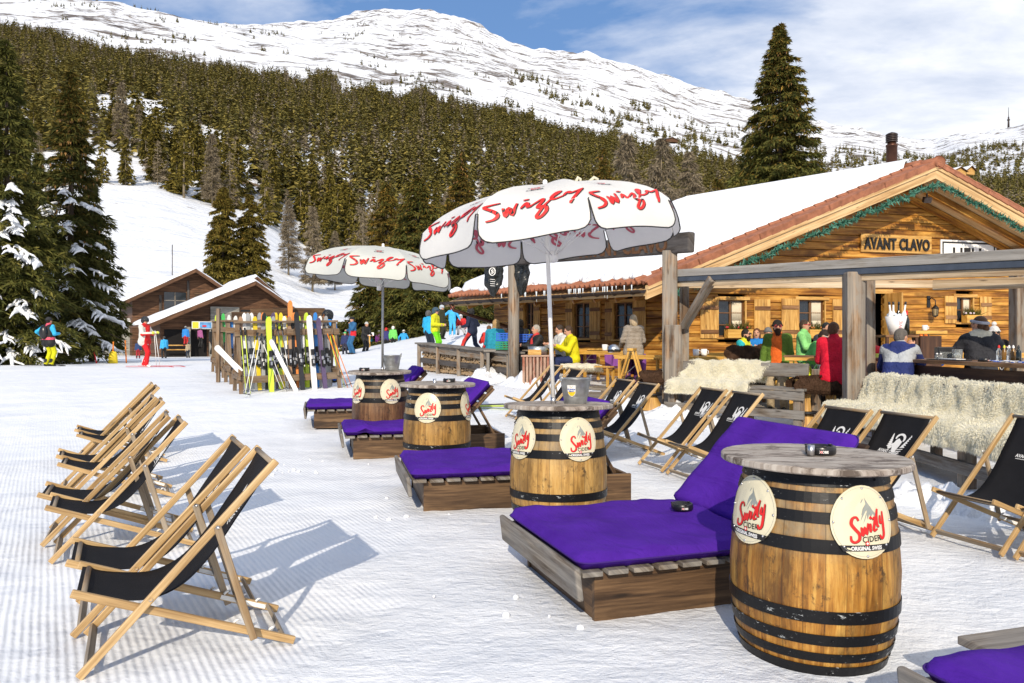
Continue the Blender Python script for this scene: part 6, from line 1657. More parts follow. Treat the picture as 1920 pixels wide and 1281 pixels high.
def fbox(t, name, mat, x0, x1, z0, z1, y=-.02, th=.06):
    mb = MB(); mb.box(((x0 + x1) / 2, y, (z0 + z1) / 2), (x1 - x0, th, z1 - z0)); return mb.build(name, mat, t)
def exA(t, W, off, za):
    w = fbox(t, 'window', 'glass', -1.7, 0.15, 4.1, 5.9, -.04)
    for a in (-.78,): fbox(w, 'mullion', 'grey_wood', a - .05, a + .05, 4.1, 5.9, -.09)
    fbox(w, 'sill', 'white_paint', -1.8, .25, 4.0, 4.12, -.1, .12); fbox(w, 'transom', 'grey_wood', -1.7, .15, 5.1, 5.18, -.09)
    fbox(t, 'hatch', 'box_wood', .9, 2.6, 4.9, 5.9, -.03, .05); fbox(t, 'corner_board', 'dark_beam', .25, .45, .2, 7.0, -.05, .08); fbox(t, 'corner_board', 'dark_beam', -2.1, -1.9, .2, 5.6, -.05, .08)
def exB(t, W, off, za):
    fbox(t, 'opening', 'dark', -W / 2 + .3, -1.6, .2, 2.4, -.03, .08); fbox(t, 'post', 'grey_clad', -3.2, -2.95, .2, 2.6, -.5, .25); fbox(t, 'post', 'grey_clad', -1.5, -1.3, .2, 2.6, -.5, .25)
    for z in (.75, 1.1): fbox(t, 'railing', 'shutter', -W / 2 + .2, -3.2, z, z + .08, -.6, .05)
    fbox(t, 'cladding', 'grey_clad', -1.3, 1.0, 2.2, 4.3, -.05, .08)
    b = fbox(t, 'banner', 'black_paint', 1.1, 4.6, 3.0, 4.1, -.10, .06); fbox(b, 'banner_strip', 'red_ink', 2.6, 3.6, 3.72, 3.95, -.14, .02); fbox(b, 'banner_strip', 'blue_plastic', 3.1, 3.6, 3.62, 3.72, -.14, .02)
    mb = MB(); put_text(mb, 'B+BACH', .36, lambda u, v, off_: Vector((3.1 + u, -.14 - off_, 3.2 + v)), .01, 0, .01); mb.build('lettering', 'white_ink', b)
    p = fbox(t, 'poster', 'white_ink', -2.9, -1.35, 2.45, 3.05, -.75, .04); fbox(p, 'poster_picture', plain('blue_picture', (.12, .30, .55), .5, 0, .4, 3, 0), -2.3, -1.4, 2.50, 3.0, -.78, .02); fbox(p, 'poster_picture', 'yellow_cap', -2.85, -2.4, 2.50, 3.0, -.78, .02); fbox(p, 'poster_picture', 'red_ink', -2.1, -1.8, 2.62, 2.75, -.80, .02)
D = 66
lodge('upper dark-brown lodge with a divided window in its gable and a snowy roof', atpx(345, D + 5), D + 5, R(33), 8.6, 9, (5.2, 5.6), 7.9, .8, ('dark_lodge',), 1.0, 'lodge', exA)
lodge('rear lodge wing whose dark roof edge shows right of the front lodge', atpx(470, D + 3), D + 3, R(33), 8.6, 9, (4.0, 3.6), 7.0, 0.2, ('grey_clad',), 1.2, 'lodge')
lodge('front lodge with a long snowy roof sloping down to an open shelter on its left', atpx(425, D - 2), D - 2, R(35), 10.2, 7, (3.1, 4.3), 6.3, 2.0, ('dark_lodge',), 1.1, 'lodge', exB)
lodge('grey shed at the left end of the lodge, partly behind the spruces', atpx(240, D + 4), D + 4, R(5), 4.4, 5, 2.3, 3.2, 0, ('grey_clad',), .4, 'shed', lambda t, W, off, za: [fbox(t, 'window', 'glass', .4, 1.0, .6, 1.8), fbox(t, 'window', 'glass', 1.2, 1.8, .6, 1.8)])
for px, D, W, lb in ((1800, 420, 9, 'tiny pale chalet among the trees far right of the chimney'), (1820, 425, 6, 'tiny snow-roofed annex right beside the far chalet'), (1260, 800, 14, 'tiny brown hut at the upper edge of the forest')):
    x = atpx(px, D); zc = CH + (HY - {1800: 322, 1820: 320, 1260: 262}[px]) / F * D
    t = lodge(lb, x, D, R(20), W, 6, 2.6, 4.6, 0, ('shutter' if px > 1500 else 'dark_lodge',), .8); t.location.z = zc - 2
t = thing('mast', 'slender transmitter mast on the far right summit', 'mast', (atpx(1891, 3190), 3190, land(atpx(1891, 3190), 3190) - 3)); mb = MB(); mb.tube([(0, 0, 0), (0, 0, 45), (0, 0, 46), (0, 0, 84)], [4.2, 2.6, 1.2, .7], 6); mb.tube([(0, 0, 30), (0, 0, 35)], [5.5, 5.5], 8); mb.build('lattice', 'gutter', t)

# ------------------------------------------------------------- markers on the piste
def marker(label, px, D, h, col, lean=0, name='piste_pole', r=.03):
    x = atpx(px, D); t = thing(name, label, 'pole', (x, D, G(x, D)), 0, None, rot=(0, lean, 0)); mb = MB(); mb.tube([(0, 0, -.2), (0, 0, h)], [r, r], 8); mb.build('rod', col, t); return t
M['orange'] = plain('orange_plastic', (.70, .20, .02), .5, 0, .08, 5, 0); M['yellow'] = plain('yellow_foam', (.74, .55, .02), .6, 0, .1, 5, .1)
marker('orange piste pole with a blue tip standing between the lodge shed and the red skier', 237, 34, 1.0, 'orange', R(-3))
marker('short leaning red pole near the foot of the cone-topped spruce', 181, 33, .5, 'red_ink', R(-12)); marker('dark tall pole on the snowy meadow above the lodge', 323, 120, 6.0, 'gutter', 0, r=.07)
marker('small dark pole on the meadow right of the lodge spruces', 560, 95, 2.4, 'gutter', 0, r=.06)
x = atpx(212, 33); t = thing('padded_post', 'yellow padded post with an orange stake sticking out of it', 'post', (x, 33, G(x, 33) - .02)); mb = MB(); mb.lathe([(0, .0), (.17, .0), (.19, .05), (.16, .40), (.12, .52), (0, .54)], 18); mb.build('padding', 'yellow', t); mb = MB(); mb.tube([(0, 0, .5), (.01, 0, .95)], .03, 8); mb.build('stake', 'orange', t)
# ------------------------------------------------------------- ski rack and skis
SKC = {}
def skim(name, base, c2, mode=0):
    """printed ski topsheet: two colours in bands along the length"""
    m, t, b = bsdf(name); v = t.new('ShaderNodeTexCoord').outputs['Object']
    sp = t.new('ShaderNodeSeparateXYZ'); t.link(v, sp.inputs[0])
    w = t.math('SINE', t.math('ADD', t.math('MULTIPLY', sp.outputs[2], 5.0 + mode), t.math('MULTIPLY', sp.outputs[0], 30.0)))
    n = t.noise(v, 9, 3); t.link(t.mix(t.ramp(t.math('ADD', w, n), [(1.05, 0.0), (1.10, 1.0)]), base, c2), b.inputs['Base Color']); b.inputs['Roughness'].default_value = .3
    M[name] = m; return name
CL_ = [('lime', (.55, .70, .05), (.30, .45, .03)), ('blackred', (.02, .02, .022), (.65, .03, .03)), ('whiteski', (.76, .76, .74), (.62, .62, .62)), ('purpleski', (.10, .07, .14), (.40, .55, .05)), ('whitered', (.76, .75, .73), (.70, .04, .03)),
       ('blueski', (.04, .22, .60), (.75, .76, .76)), ('yellowski', (.72, .55, .03), (.05, .05, .05)), ('blackski', (.02, .02, .022), (.35, .50, .05)), ('orangeski', (.75, .25, .06), (.05, .05, .05)), ('greyski', (.35, .36, .37), (.05, .05, .06)), ('brownski', (.36, .22, .13), (.7, .65, .6)), ('tealski', (.05, .45, .50), (.75, .75, .7)), ('redski', (.50, .02, .03), (.02, .02, .02)), ('greenski', (.08, .50, .12), (.03, .03, .03))]
for i, (n_, a, b) in enumerate(CL_): skim(n_, a, b, i % 4)
SKNAME = dict(lime='yellow-green', blackred='black and red', whiteski='white', purpleski='dark purple', whitered='white and red', blueski='blue and white', yellowski='yellow', blackski='black and green', orangeski='orange', greyski='grey', brownski='brown', tealski='teal', redski='dark red', greenski='green')
def ski_mesh(mb, L=1.68, w=.052, x0=0, y0=0, m=0, bind=True):
    n = 16; pts = []
    for i in range(n + 1):
        s = 1 - (1 - i / n) ** 1.9; ww = w * (1 + .22 * (2 * s - 1) ** 2) * (1 if s < .93 else math.sqrt(max(0, 1 - ((s - .93) / .07) ** 2)) + .02) * (.8 if s < .01 else 1)
        yy = y0 + .012 - .03 * max(0, s - .9) / .1 * 1.2; pts.append((s * L, ww, yy))
    b0 = len(mb.v)
    for z, ww, yy in pts:
        for dx, dy in ((-ww, 0), (ww, 0), (ww, -.014), (-ww, -.014)): mb.v.append((x0 + dx, yy + dy, z))
    for i in range(n):
        for k in range(4): a = b0 + i * 4 + k; c = b0 + i * 4 + (k + 1) % 4; mb.face((a, c, c + 4, a + 4)[::-1], None, m)
    mb.face([b0 + k for k in range(4)], None, m); mb.face([b0 + n * 4 + k for k in range(4)][::-1], None, m)
def ski_pair(kind, L=1.68, w=.052):
    t = thing('ski_pair', 'x', 'skis'); 
    for q, (yy) in enumerate((0, -.03)):
        mb = MB(); ski_mesh(mb, L, w, 0, yy); mb.build('ski', kind, t)
    mb = MB(); mb.box((0, -.065, L * .50), (.07, .05, .13)); mb.box((0, -.075, L * .36), (.075, .06, .16)); mb.box((0, -.09, L * .37), (.04, .05, .08), None, 1); mb.box((0, -.055, L * .43), (.05, .02, .12), None, 1)
    mb.build('binding', ['black_plastic', 'steel'], t, bevel=.006)
    return t
def poles_proto(col):
    t = thing('ski_poles', 'x', 'ski poles')
    for sx in (-.03, .04):
        mb = MB(); mb.tube([(sx, 0, 0), (sx, 0, 1.02)], [.006, .009], 6); o = mb.build('shaft', col, t); mb = MB(); mb.tube([(sx, 0, 1.02), (sx, -.01, 1.15)], [.016, .018], 7); mb.build('grip', 'black_plastic', o); mb = MB(); mb.lathe([(.0, .06), (.035, .055), (.0, .075)], 10, (sx, 0, 0)); mb.build('basket', 'black_plastic', o)
    return t
def rack():
    A = Vector((-5.93, 16.7)); B = Vector((-4.22, 17.7)); 
    back = Vector((-.42, .905)); d = (B - A).normalized(); L = (B - A).length + .15
    rz = math.atan2(d.y, d.x); sk = lambda P: P
    t = thing('ski_rack', 'large weathered timber rack of several rows, packed with skis', 'ski rack', (0, 0, 0))
    rows = 4; gap = 2.3; e = 'rack_wood'
    def P(r, s, y, z):                                   # row, along, in front of the row, up
        p = A + back * (r * gap) + d * s; n = Vector((d.y, -d.x)); p = p + n * y; return Vector((p.x, p.y, G(p.x, p.y) + z))
    for r in range(rows):
        for s in (0, L):
            mb = MB(); mb.bar(P(r, s, .42, -.05), P(r, s, -.02, 1.52), .05, .08, (d.x, d.y, 0)); mb.build('strut', e, t, bevel=.006)
            mb = MB(); mb.bar(P(r, s, -.30, -.05), P(r, s, -.06, 1.50), .05, .08, (d.x, d.y, 0)); mb.build('strut', e, t, bevel=.006)
            mb = MB(); mb.bar(P(r, s - .04, .45, .36), P(r, s - .04, -.34, .36), .04, .14); mb.build('tie', e, t, bevel=.005)
        for z, y, h, w in ((1.50, .02, .05, .08), (1.27, .12, .14, .035), (.28, .34, .15, .035), (.42, -.10, .09, .08)):
            mb = MB(); mb.bar(P(r, -.08, y, z), P(r, L + .08, y, z), w, h); mb.build('rail', e, t, bevel=.006)
        for k in range(10): mb = MB(); mb.bar(P(r, .12 + k * L / 10, .17, 1.27), P(r, .12 + k * L / 10, -.02, 1.27), .035, .13); mb.build('peg', e, t)
    for s0, s1, z0, z1 in ((.1, .55, 1.50, 1.72), (.55, 1.1, 1.50, 1.80), (1.1, L + .3, 1.49, 1.83)):
        mb = MB(); mb.bar(P(1.1, s0, 0, (z0 + z1) / 2), P(1.1, s1, 0, (z0 + z1) / 2), .035, z1 - z0); mb.build('sign_board', 'box_wood', t, bevel=.006)
    for s in (-.2, L + .3): mb = MB(); mb.bar(P(1.1, s, -.05, 0), P(1.1, s, -.05, 1.8), .08, .08); mb.build('sign_post', e, t)
    protos = {}; g = random.Random(12)
    def put(kind, r, s, y, lean, z=0, lab=None, roll=0, L_=1.68, w=.052):
        key = (kind, L_, w)
        p = P(r, s, y, z); lb = lab or ('%s skis packed in row %s of the timber ski rack' % (SKNAME[kind], ('one', 'two', 'three', 'four')[r]))
        rot = (lean, roll, rz + g.uniform(-.15, .15))
        if key not in protos:
            protos[key] = q = ski_pair(kind, L_, w); q.location = p; q.rotation_euler = rot; q['label'] = lb
        else: q = dup(protos[key], p, 0, lb, rot)
        q['group'] = 'skis standing in the ski rack'; return q
    kinds = [c[0] for c in CL_]
    for r in range(rows):
        n = 27
        for k in range(n):
            kd = g.choice(kinds if g.random() < .55 else ['whiteski', 'blackski', 'greyski', 'blackski', 'whitered'])
            put(kd, r, .07 + k * (L - .12) / n, .10 + g.uniform(-.03, .03), R(-8), .02, None, R(g.uniform(-2, 2)), g.choice((1.50, 1.62, 1.70)), .038)
    # the ones that stand out in the front row
    put('lime', 0, .62, .44, R(-9), .0, 'bright yellow-green ski standing in front of the rack', 0, 1.64, .050)
    put('blackred', 0, 1.30, .42, R(-8), .0, 'black ski with red graphics and a raised round tip in the front row', R(-3), 1.74, .046)
    put('whiteski', 0, 1.56, .42, R(-8), .0, 'wide white ski with a green oval on its tip', R(-2), 1.66, .052)
    q = put('purpleski', 0, 1.80, .42, R(-8), .0, 'dark purple ski with lime marks at the right end of the front row', R(-3), 1.60, .043)
    put('orangeski', 1, 1.45, .3, R(-9), .28, 'orange ski with a rounded tip rising above the rack boards', 0, 1.75, .05)
    pz = P(0, 1.56, .42, 0)
    pp = {}
    cols = [('steel', 'silver'), ('limepole', 'yellow-green'), ('whitepole', 'white'), ('redpole', 'red and white'), ('orange', 'orange')]
    M['limepole'] = plain('lime_shaft', (.55, .65, .08), .4, 0, .05, 5, 0); M['whitepole'] = plain('white_shaft', (.7, .7, .68), .4, 0, .05, 5, 0); M['redpole'] = skim('redwhite_shaft', (.7, .7, .68), (.65, .03, .03), 3) and M['redwhite_shaft']
    def pole(col, r, s, y, lean, roll, lab, sc=1.1):
        p = P(r, s, y, 0)
        if col not in pp: pp[col] = q = poles_proto(col); q.location = p; q.rotation_euler = (lean, roll, rz); q['label'] = lab
        else: q = dup(pp[col], p, 0, lab, (lean, roll, rz))
        q.scale = (sc,) * 3; q['group'] = 'ski poles leaning on the rack'
    pole('limepole', 0, .12, .50, R(-14), R(-2), 'yellow-green poles at the left end of the front row', 1.25)
    pole('steel', 0, .98, .48, R(-14), R(-5), 'silver poles right of the yellow-green ski', 1.35)
    pole('redpole', 0, .86, .52, R(-14), R(-18), 'red and white poles leaning left across the front row', 1.1)
    pole('whitepole', 0, -.05, 1.15, R(-12), R(14), 'white poles leaning on the left corner of the rack', 1.2)
    pole('orange', 0, 2.35, .45, R(-14), R(-17), 'long orange poles leaning on the right end of the rack', 1.35)
    pole('limepole', 0, 2.2, .38, R(-12), R(-8), 'yellow-green poles leaning inside the orange ones', 1.2)
    p = P(0, .98, .56, 0); 
    mb = MB(); t2 = thing('single_ski', 'white ski with red stripes leaning diagonally across the front row', 'ski', P(0, 1.12, .58, 0)); t2.rotation_euler = (R(-12), R(-24), rz); ski_mesh(mb, 1.25, .045); mb.build('ski', 'whitered', t2)
    mb = MB(); t2 = thing('single_ski', 'white ski with a red tip leaning across the left side frame', 'ski', P(0, .02, .30, .45)); t2.rotation_euler = (R(-10), R(-42), rz); ski_mesh(mb, .75, .055); mb.build('ski', 'whitered', t2)
    for px, D, lb, c in ((858, 19.5, 'yellow-green ski tips lying on the snow beside the wood store', 'lime'), (845, 19.3, 'black ski with binding lying beside the wood store', 'blackski')):
        x = atpx(px + 8, 14.2); t2 = thing('lying_skis', lb, 'skis', (x, 14.2, G(x, 14.2) + .02)); t2.rotation_euler = (R(88), R(0), R(70 if c == 'lime' else 95)); mb = MB(); ski_mesh(mb, 1.0, .06); mb.build('ski', c, t2)
rack()
# ------------------------------------------------------------- people: one continuous body each, grown from a posed distance field
def surfnet(f, lo, hi, h):
    lo = np.array(lo); n = np.ceil((np.array(hi) - lo) / h).astype(int) + 1
    ax = [lo[i] + h * np.arange(n[i]) for i in range(3)]
    Pn = np.stack(np.meshgrid(*ax, indexing='ij'), -1).reshape(-1, 3); D = f(Pn).reshape(n); I = D < 0
    c = [I[a:n[0] - 1 + a, b:n[1] - 1 + b, e:n[2] - 1 + e] for a in (0, 1) for b in (0, 1) for e in (0, 1)]
    s = sum(x.astype(int) for x in c); act = (s > 0) & (s < 8); idx = -np.ones(act.shape, int); A = np.argwhere(act); idx[act] = np.arange(len(A))
    pos = np.zeros((len(A), 3)); cnt = np.zeros(len(A))
    cor = [(a, b, e) for a in (0, 1) for b in (0, 1) for e in (0, 1)]
    for i in range(8):
        for j in range(i + 1, 8):
            d = np.array(cor[j]) - np.array(cor[i])
            if np.abs(d).sum() != 1: continue
            q0 = A + cor[i]; q1 = A + cor[j]; v0 = D[tuple(q0.T)]; v1 = D[tuple(q1.T)]; m = (v0 < 0) != (v1 < 0)
            t = v0[m] / (v0[m] - v1[m]); pos[m] += q0[m] + d * t[:, None]; cnt[m] += 1
    V = lo + h * pos / cnt[:, None]; Fs = []
    for k in range(3):
        e = [0, 0, 0]; e[k] = 1; u, v = [(1, 2), (2, 0), (0, 1)][k]
        a = I[tuple(slice(0, n[i] - e[i]) for i in range(3))]; b = I[tuple(slice(e[i], n[i]) for i in range(3))]
        E = np.argwhere(a != b); E = E[(E[:, u] > 0) & (E[:, v] > 0) & (E[:, u] < n[u] - 1) & (E[:, v] < n[v] - 1)]
        if not len(E): continue
        du = np.zeros(3, int); du[u] = 1; dv = np.zeros(3, int); dv[v] = 1
        q = np.stack([idx[tuple((E - du - dv).T)], idx[tuple((E - dv).T)], idx[tuple(E.T)], idx[tuple((E - du).T)]], 1)
        fl = ~a[tuple(E.T)]; q[fl] = q[fl][:, ::-1]; Fs.append(q)
    return V, np.concatenate(Fs)
def cone_d(P, a, b, ra, rb):
    a = np.array(a, float); ba = np.array(b, float) - a; t = np.clip((P - a) @ ba / max(ba @ ba, 1e-9), 0, 1)
    return np.linalg.norm(P - a - t[:, None] * ba, axis=1) - (ra + (rb - ra) * t)
def ell_d(P, c, r, Rm=None):
    q = P - np.array(c, float)
    if Rm is not None: q = q @ Rm
    r = np.array(r, float); k0 = np.linalg.norm(q / r, axis=1); k1 = np.linalg.norm(q / r ** 2, axis=1) + 1e-9
    return k0 * (k0 - 1) / k1
def grow(prims, h, puff=0):
    """prims: (kind, args, material, blend)"""
    def f(P):
        d = np.full(len(P), 9.0)
        for kind, a, m, k in prims:
            e = cone_d(P, *a) if kind == 'c' else ell_d(P, *a)
            x = np.maximum(k - np.abs(d - e), 0) / k; d = np.minimum(d, e) - x * x * k * .25
        if puff: d = d + puff * np.sin(P[:, 2] * 70) * .5 + puff * .6 * np.sin(P[:, 0] * 31 + P[:, 2] * 13) * np.sin(P[:, 1] * 27)
        return d
    pts = [np.array(q) for kind, a, m, k in prims for q in ((a[0], a[1]) if kind == 'c' else (a[0],))]
    mr = max([max(a[2], a[3]) if kind == 'c' else max(a[1]) for kind, a, m, k in prims]) + .06
    V, Fq = surfnet(f, np.min(pts, 0) - mr, np.max(pts, 0) + mr, h)
    ctr = V[Fq].mean(1); best = np.full(len(ctr), 9.0); mi = np.zeros(len(ctr), int)
    for kind, a, m, k in prims:
        e = cone_d(ctr, *a) if kind == 'c' else ell_d(ctr, *a)
        w = e < best; best[w] = e[w]; mi[w] = m
    return V, Fq, mi, ctr
_cm = {}
def cloth(c, rough=.75):
    if isinstance(c, str): return c
    k = 'cloth_%02d_%02d_%02d' % tuple(int(x * 99) for x in c)
    if k not in M:
        m, t, b = bsdf(k); v = t.new('ShaderNodeTexCoord').outputs['Object']
        n = t.noise(v, 7, 5, .6, .4); t.link(t.ramp(n, [(.3, tuple(x * .78 for x in c)), (.7, tuple(min(1, x * 1.12) for x in c))]), b.inputs['Base Color'])
        b.inputs['Roughness'].default_value = rough; setspec(b, .25)
        t.link(t.bump(t.math('ADD', t.noise(v, 13, 4, .6, 1.2), t.math('MULTIPLY', t.noise(v, 36, 3), .3)), .9, .03), b.inputs['Normal']); M[k] = m
    return k
def ik(S, H, l1, l2, pole):
    S = np.array(S, float); H = np.array(H, float); d = H - S; L = np.linalg.norm(d); L2 = min(L, (l1 + l2) * .999); d = d / L; H = S + d * L2
    a = (l1 * l1 - l2 * l2 + L2 * L2) / (2 * L2); hh = math.sqrt(max(0, l1 * l1 - a * a)); p = np.array(pole, float); p = p - d * (p @ d); p /= np.linalg.norm(p) + 1e-9
    return S + d * a + p * hh, H
def person(label, px, D, face, top=(.1, .1, .1), legs=(.02, .02, .025), hip=.93, lean=0, hands=((-.27, .06, .80), (.27, .06, .80)), feet=((-.12, 0), (.12, .02)), hair=('cap', (.03, .02, .015)),
           hat=None, glasses=None, beard=None, inner=None, h=.024, z=None, s=1.0, headyaw=0, headpitch=0, puff=0, boots=(.02, .02, .02), skirt=0, sleeves=None, near=False, gloves=None, group='people around the terrace', footz=0, recolor=None, female=False, extra=None, elbow=(0, -1, -.3)):
    """face = (dx, dy) the direction the body faces on the ground"""
    x = atpx(px, D); yaw = math.atan2(-face[0], face[1]); zg = (G(x, D) if z is None else z)
    t = thing('person', label, 'person', (x, D, zg), yaw, group); t.scale = (s, s, s)
    mats = ['skin', cloth(top), cloth(legs), cloth(boots, .5), cloth(inner if inner else top), cloth(beard if beard else (.05, .03, .02)), cloth(sleeves if sleeves else top), 'black_plastic', cloth(gloves if gloves else (.02, .02, .02))]
    SK, TP, LG, BT, IN, BD, SL, DK, GL = range(9)
    w = .93 if female else 1.0
    cl, sl_ = math.cos(lean), math.sin(lean)
    pel = np.array([0, 0, hip]); T = lambda a, y=0, x_=0: pel + np.array([x_, sl_ * a + cl * y, cl * a - sl_ * y])
    waist, chest, neck = T(.16), T(.36), T(.52); hc = T(.665, .02) if abs(lean) < .5 else neck + np.array([0, .10, .12])
    hr = .02 if not near else .006; pr = []
    add = lambda kind, a, m, k=.03: pr.append((kind, a, m, k))
    J = .022                                                     # jacket thickness
    for sx in (-1, 1):
        add('c', (T(.0, 0, sx * .075 * w), T(.18, .0, sx * .065 * w), .118 + J, .108 + J), TP, .05); add('c', (T(.18, 0, sx * .065 * w), T(.40, .0, sx * .085 * w), .108 + J, .108 + J), TP, .05)
        add('c', (T(.42, 0, sx * .07), T(.455, -.005, sx * .165 * w), .09 + J, .066 + J), TP, .04)
        if skirt: add('c', (T(.0, 0, sx * .08), T(-skirt, 0, sx * .10), .125 + J, .135 + J), TP, .04)
        # arm
        S = T(.455, -.005, sx * .18 * w); Hh = np.array(hands[0 if sx < 0 else 1], float); el = np.array(elbow, float); el[0] = sx * .55 if abs(el[0]) < .01 else el[0]
        E, Hh = ik(S, Hh, .29, .27, el)
        add('c', (S, E, .068 + J * .6, .052 + J * .6), SL, .03); add('c', (E, Hh, .053 + J * .6, .040 + J * .4), SL, .025)
        dH = (Hh - E) / np.linalg.norm(Hh - E); gm = GL if gloves else SK; gr = .010 if gloves else 0
        pa = Hh + dH * .045; side = np.cross(dH, [0, 1, .2]); side /= np.linalg.norm(side) + 1e-9
        add('c', (Hh, pa, .030 + gr, .036 + gr), gm, .015)
        if near:
            nrm = np.cross(dH, side)
            for q in range(4):
                b0 = pa + side * (-.030 + q * .020) + dH * .012; l = (.062, .072, .068, .052)[q]; m1 = b0 + dH * l * .55 - nrm * .004; m2 = m1 + dH * l * .38 - nrm * l * .32
                add('c', (b0, m1, .0105, .0098), SK, .004); add('c', (m1, m2, .0098, .0085), SK, .004)
            tb = pa - dH * .025 - side * .032; add('c', (tb, tb - side * .022 + dH * .03 - nrm * .012, .0125, .0105), SK, .006); add('c', (tb - side * .022 + dH * .03 - nrm * .012, tb - side * .022 + dH * .062 - nrm * .022, .0105, .009), SK, .004)
        else:
            add('c', (pa, pa + dH * .055 - np.array([0, 0, .01]), .033 + gr, .020 + gr), gm, .015); add('c', (pa - side * .02, pa - side * .045 + dH * .03, .014 + gr, .012 + gr), gm, .01)
        # leg
        if feet is not None:
            fx, fy = feet[0 if sx < 0 else 1][:2]; fz = (feet[0 if sx < 0 else 1] + (0,))[2]
            Hp = np.array([sx * .09, 0, hip - .02]); K, An = ik(Hp, (fx, fy, .10 + fz), .44, .42, (0, 1, .15))
            add('c', (Hp, K, .098, .076), LG, .04); add('c', (K, An, .076, .072), LG, .02)
            add('c', (An + [0, 0, .12], An + [0, -.01, -.02], .062, .062), BT, .015); add('c', (An + [0, -.03, -.055], An + [0, .14, -.06], .045, .040), BT, .02)
    add('c', (T(-.03, 0, -.04), T(-.03, 0, .04), .135, .135), LG if not skirt else TP, .04)
    # neck, collar, head with face
    add('c', (neck - (hc - neck) * .2, hc - [0, 0, .05], .058, .056), SK, .02); add('c', (T(.47), T(.535, .005), .088, .078), IN if inner else TP, .02)
    cy, sy = math.cos(headyaw), math.sin(headyaw); cp, sp = math.cos(headpitch), math.sin(headpitch)
    Rz = np.array([[cy, -sy, 0], [sy, cy, 0], [0, 0, 1]]); Rx = np.array([[1, 0, 0], [0, cp, sp], [0, -sp, cp]]); Rh = Rz @ Rx
    Hd = lambda a, b, c: hc + Rh @ np.array([a, b, c])
    add('e', (hc, (.077, .097, .112), Rh), SK, .015); add('e', (Hd(0, .032, -.058), (.054, .060, .058), Rh), SK, .03)
    add('c', (Hd(0, .094, .012), Hd(0, .112, -.022), .010, .016), SK, .012)
    for sx in (-1, 1):
        add('e', (Hd(sx * .078, -.005, -.005), (.012, .022, .032), Rh), SK, .006)
        if not glasses: add('e', (Hd(sx * .031, .086, .012), (.013, .010, .008), Rh), DK, .003)
        add('e', (Hd(sx * .031, .088, .032), (.020, .010, .006), Rh), BD if beard or near else SK, .006)
    add('e', (Hd(0, .092, -.056), (.024, .010, .007), Rh), BD if not near else IN if False else BD, .003)
    if beard:
        add('e', (Hd(0, .045, -.078), (.056, .058, .052), Rh), BD, .010); add('e', (Hd(0, .060, -.118), (.042, .040, .048), Rh), BD, .02)
        add('e', (Hd(0, .094, -.038), (.034, .014, .010), Rh), BD, .005)
        for sx in (-1, 1): add('e', (Hd(sx * .068, .012, -.045), (.012, .026, .034), Rh), BD, .008)
    if inner:
        add('e', (T(.20, .128), (.085, .045, .26)), IN, .03)
    if extra: extra(add, T, Hd, Rh, (SK, TP, LG, BT, IN, BD, SL, DK, GL))
    V, Fq, mi, ctr = grow(pr, h, puff)
    if recolor is not None: mi = recolor(ctr, mi)
    b = npmesh('body', V, Fq, mats, t, mi, True)
    # hair and headgear
    Rm = Matrix(Rh.tolist())
    if hair and not (hat and hat[0] in ('helmet',)):
        kind, col = hair; mb = MB(); c = Vector(hc)
        def lump(cc, r, z0=-1.0): mb.ell(Vector(hc) + Rm @ Vector(cc), r, 18, 10, 0, Rm, z0)
        lump((0, -.014, .018), (.086, .100, .108), -.12)
        lump((0, -.045, -.012), (.080, .068, .085))
        if kind == 'long':
            lump((0, -.045, -.075), (.090, .060, .110)); 
            for sx in (-1, 1): lump((sx * .062, .005, -.05), (.030, .055, .095))
        if kind == 'bun': lump((0, -.10, -.05), (.045, .045, .05))
        for v_ in range(len(mb.v)):
            p = Vector(mb.v[v_]); q = p - c; mb.v[v_] = tuple(c + q * (1 + .035 * fbm(q.x * 30, q.y * 30, q.z * 30, 3)))
        mb.build('hair', cloth(col, .6), t)
    if hat:
        kind, col = hat[:2]; mb = MB(); c = Vector(hc)
        if kind == 'band':
            mb.tube([c + Rm @ Vector((.093 * math.sin(a), .110 * math.cos(a) - .008, .035 + .02 * math.cos(a))) for a in np.linspace(0, 6.283, 24)], .022, 7, cap=False); mb.build('headband', cloth(col, .9), t)
        elif kind == 'helmet':
            mb.ell(c + Rm @ Vector((0, -.008, .022)), (.112, .135, .125), 22, 12, 0, Rm, -.30); mb.ell(c + Rm @ Vector((0, -.04, -.02)), (.104, .098, .10), 18, 8, 0, Rm)
            mb.build('helmet', cloth(col, .25), t); mb = MB()
            mb.tube([c + Rm @ Vector((.118 * math.sin(a), .132 * math.cos(a) - .008, .02)) for a in np.linspace(-1.5, 1.5, 12)], .010, 6); mb.build('helmet_strap', 'black_plastic', t)
        else:
            mb.ell(c + Rm @ Vector((0, -.012, .03)), (.092, .108, .108), 20, 10, 0, Rm, -.05)
            mb.tube([c + Rm @ Vector((.092 * math.sin(a), .108 * math.cos(a) - .012, .028)) for a in np.linspace(0, 6.283, 20)], .016, 6, cap=False)
            if kind == 'bobble': mb.ell(c + Rm @ Vector((0, -.02, .17)), (.045, .045, .042), 12, 8, 0, Rm)
            mb.build('knitted_hat', cloth(col, .9), t)
    if glasses:
        kind, fr, le = glasses; mb = MB(); c = Vector(hc); k = 1.0 if kind == 'shades' else 1.35
        hb = hat and hat[0] == 'helmet'; up = .0
        for sx in (-1, 1):
            mb.ell(c + Rm @ Vector((sx * .033, .097, .012 + up)), (.027 * k, .010, .019 * k), 12, 6, 1, Rm); mb.tube([c + Rm @ Vector((sx * .058, .088, .016)), c + Rm @ Vector((sx * .084, .0, .012))], .005 * k, 6, 0)
        ring = lambda sx: [c + Rm @ Vector((sx * .033 + .029 * k * math.cos(a), .101, .012 + .021 * k * math.sin(a))) for a in np.linspace(0, 6.283, 14)]
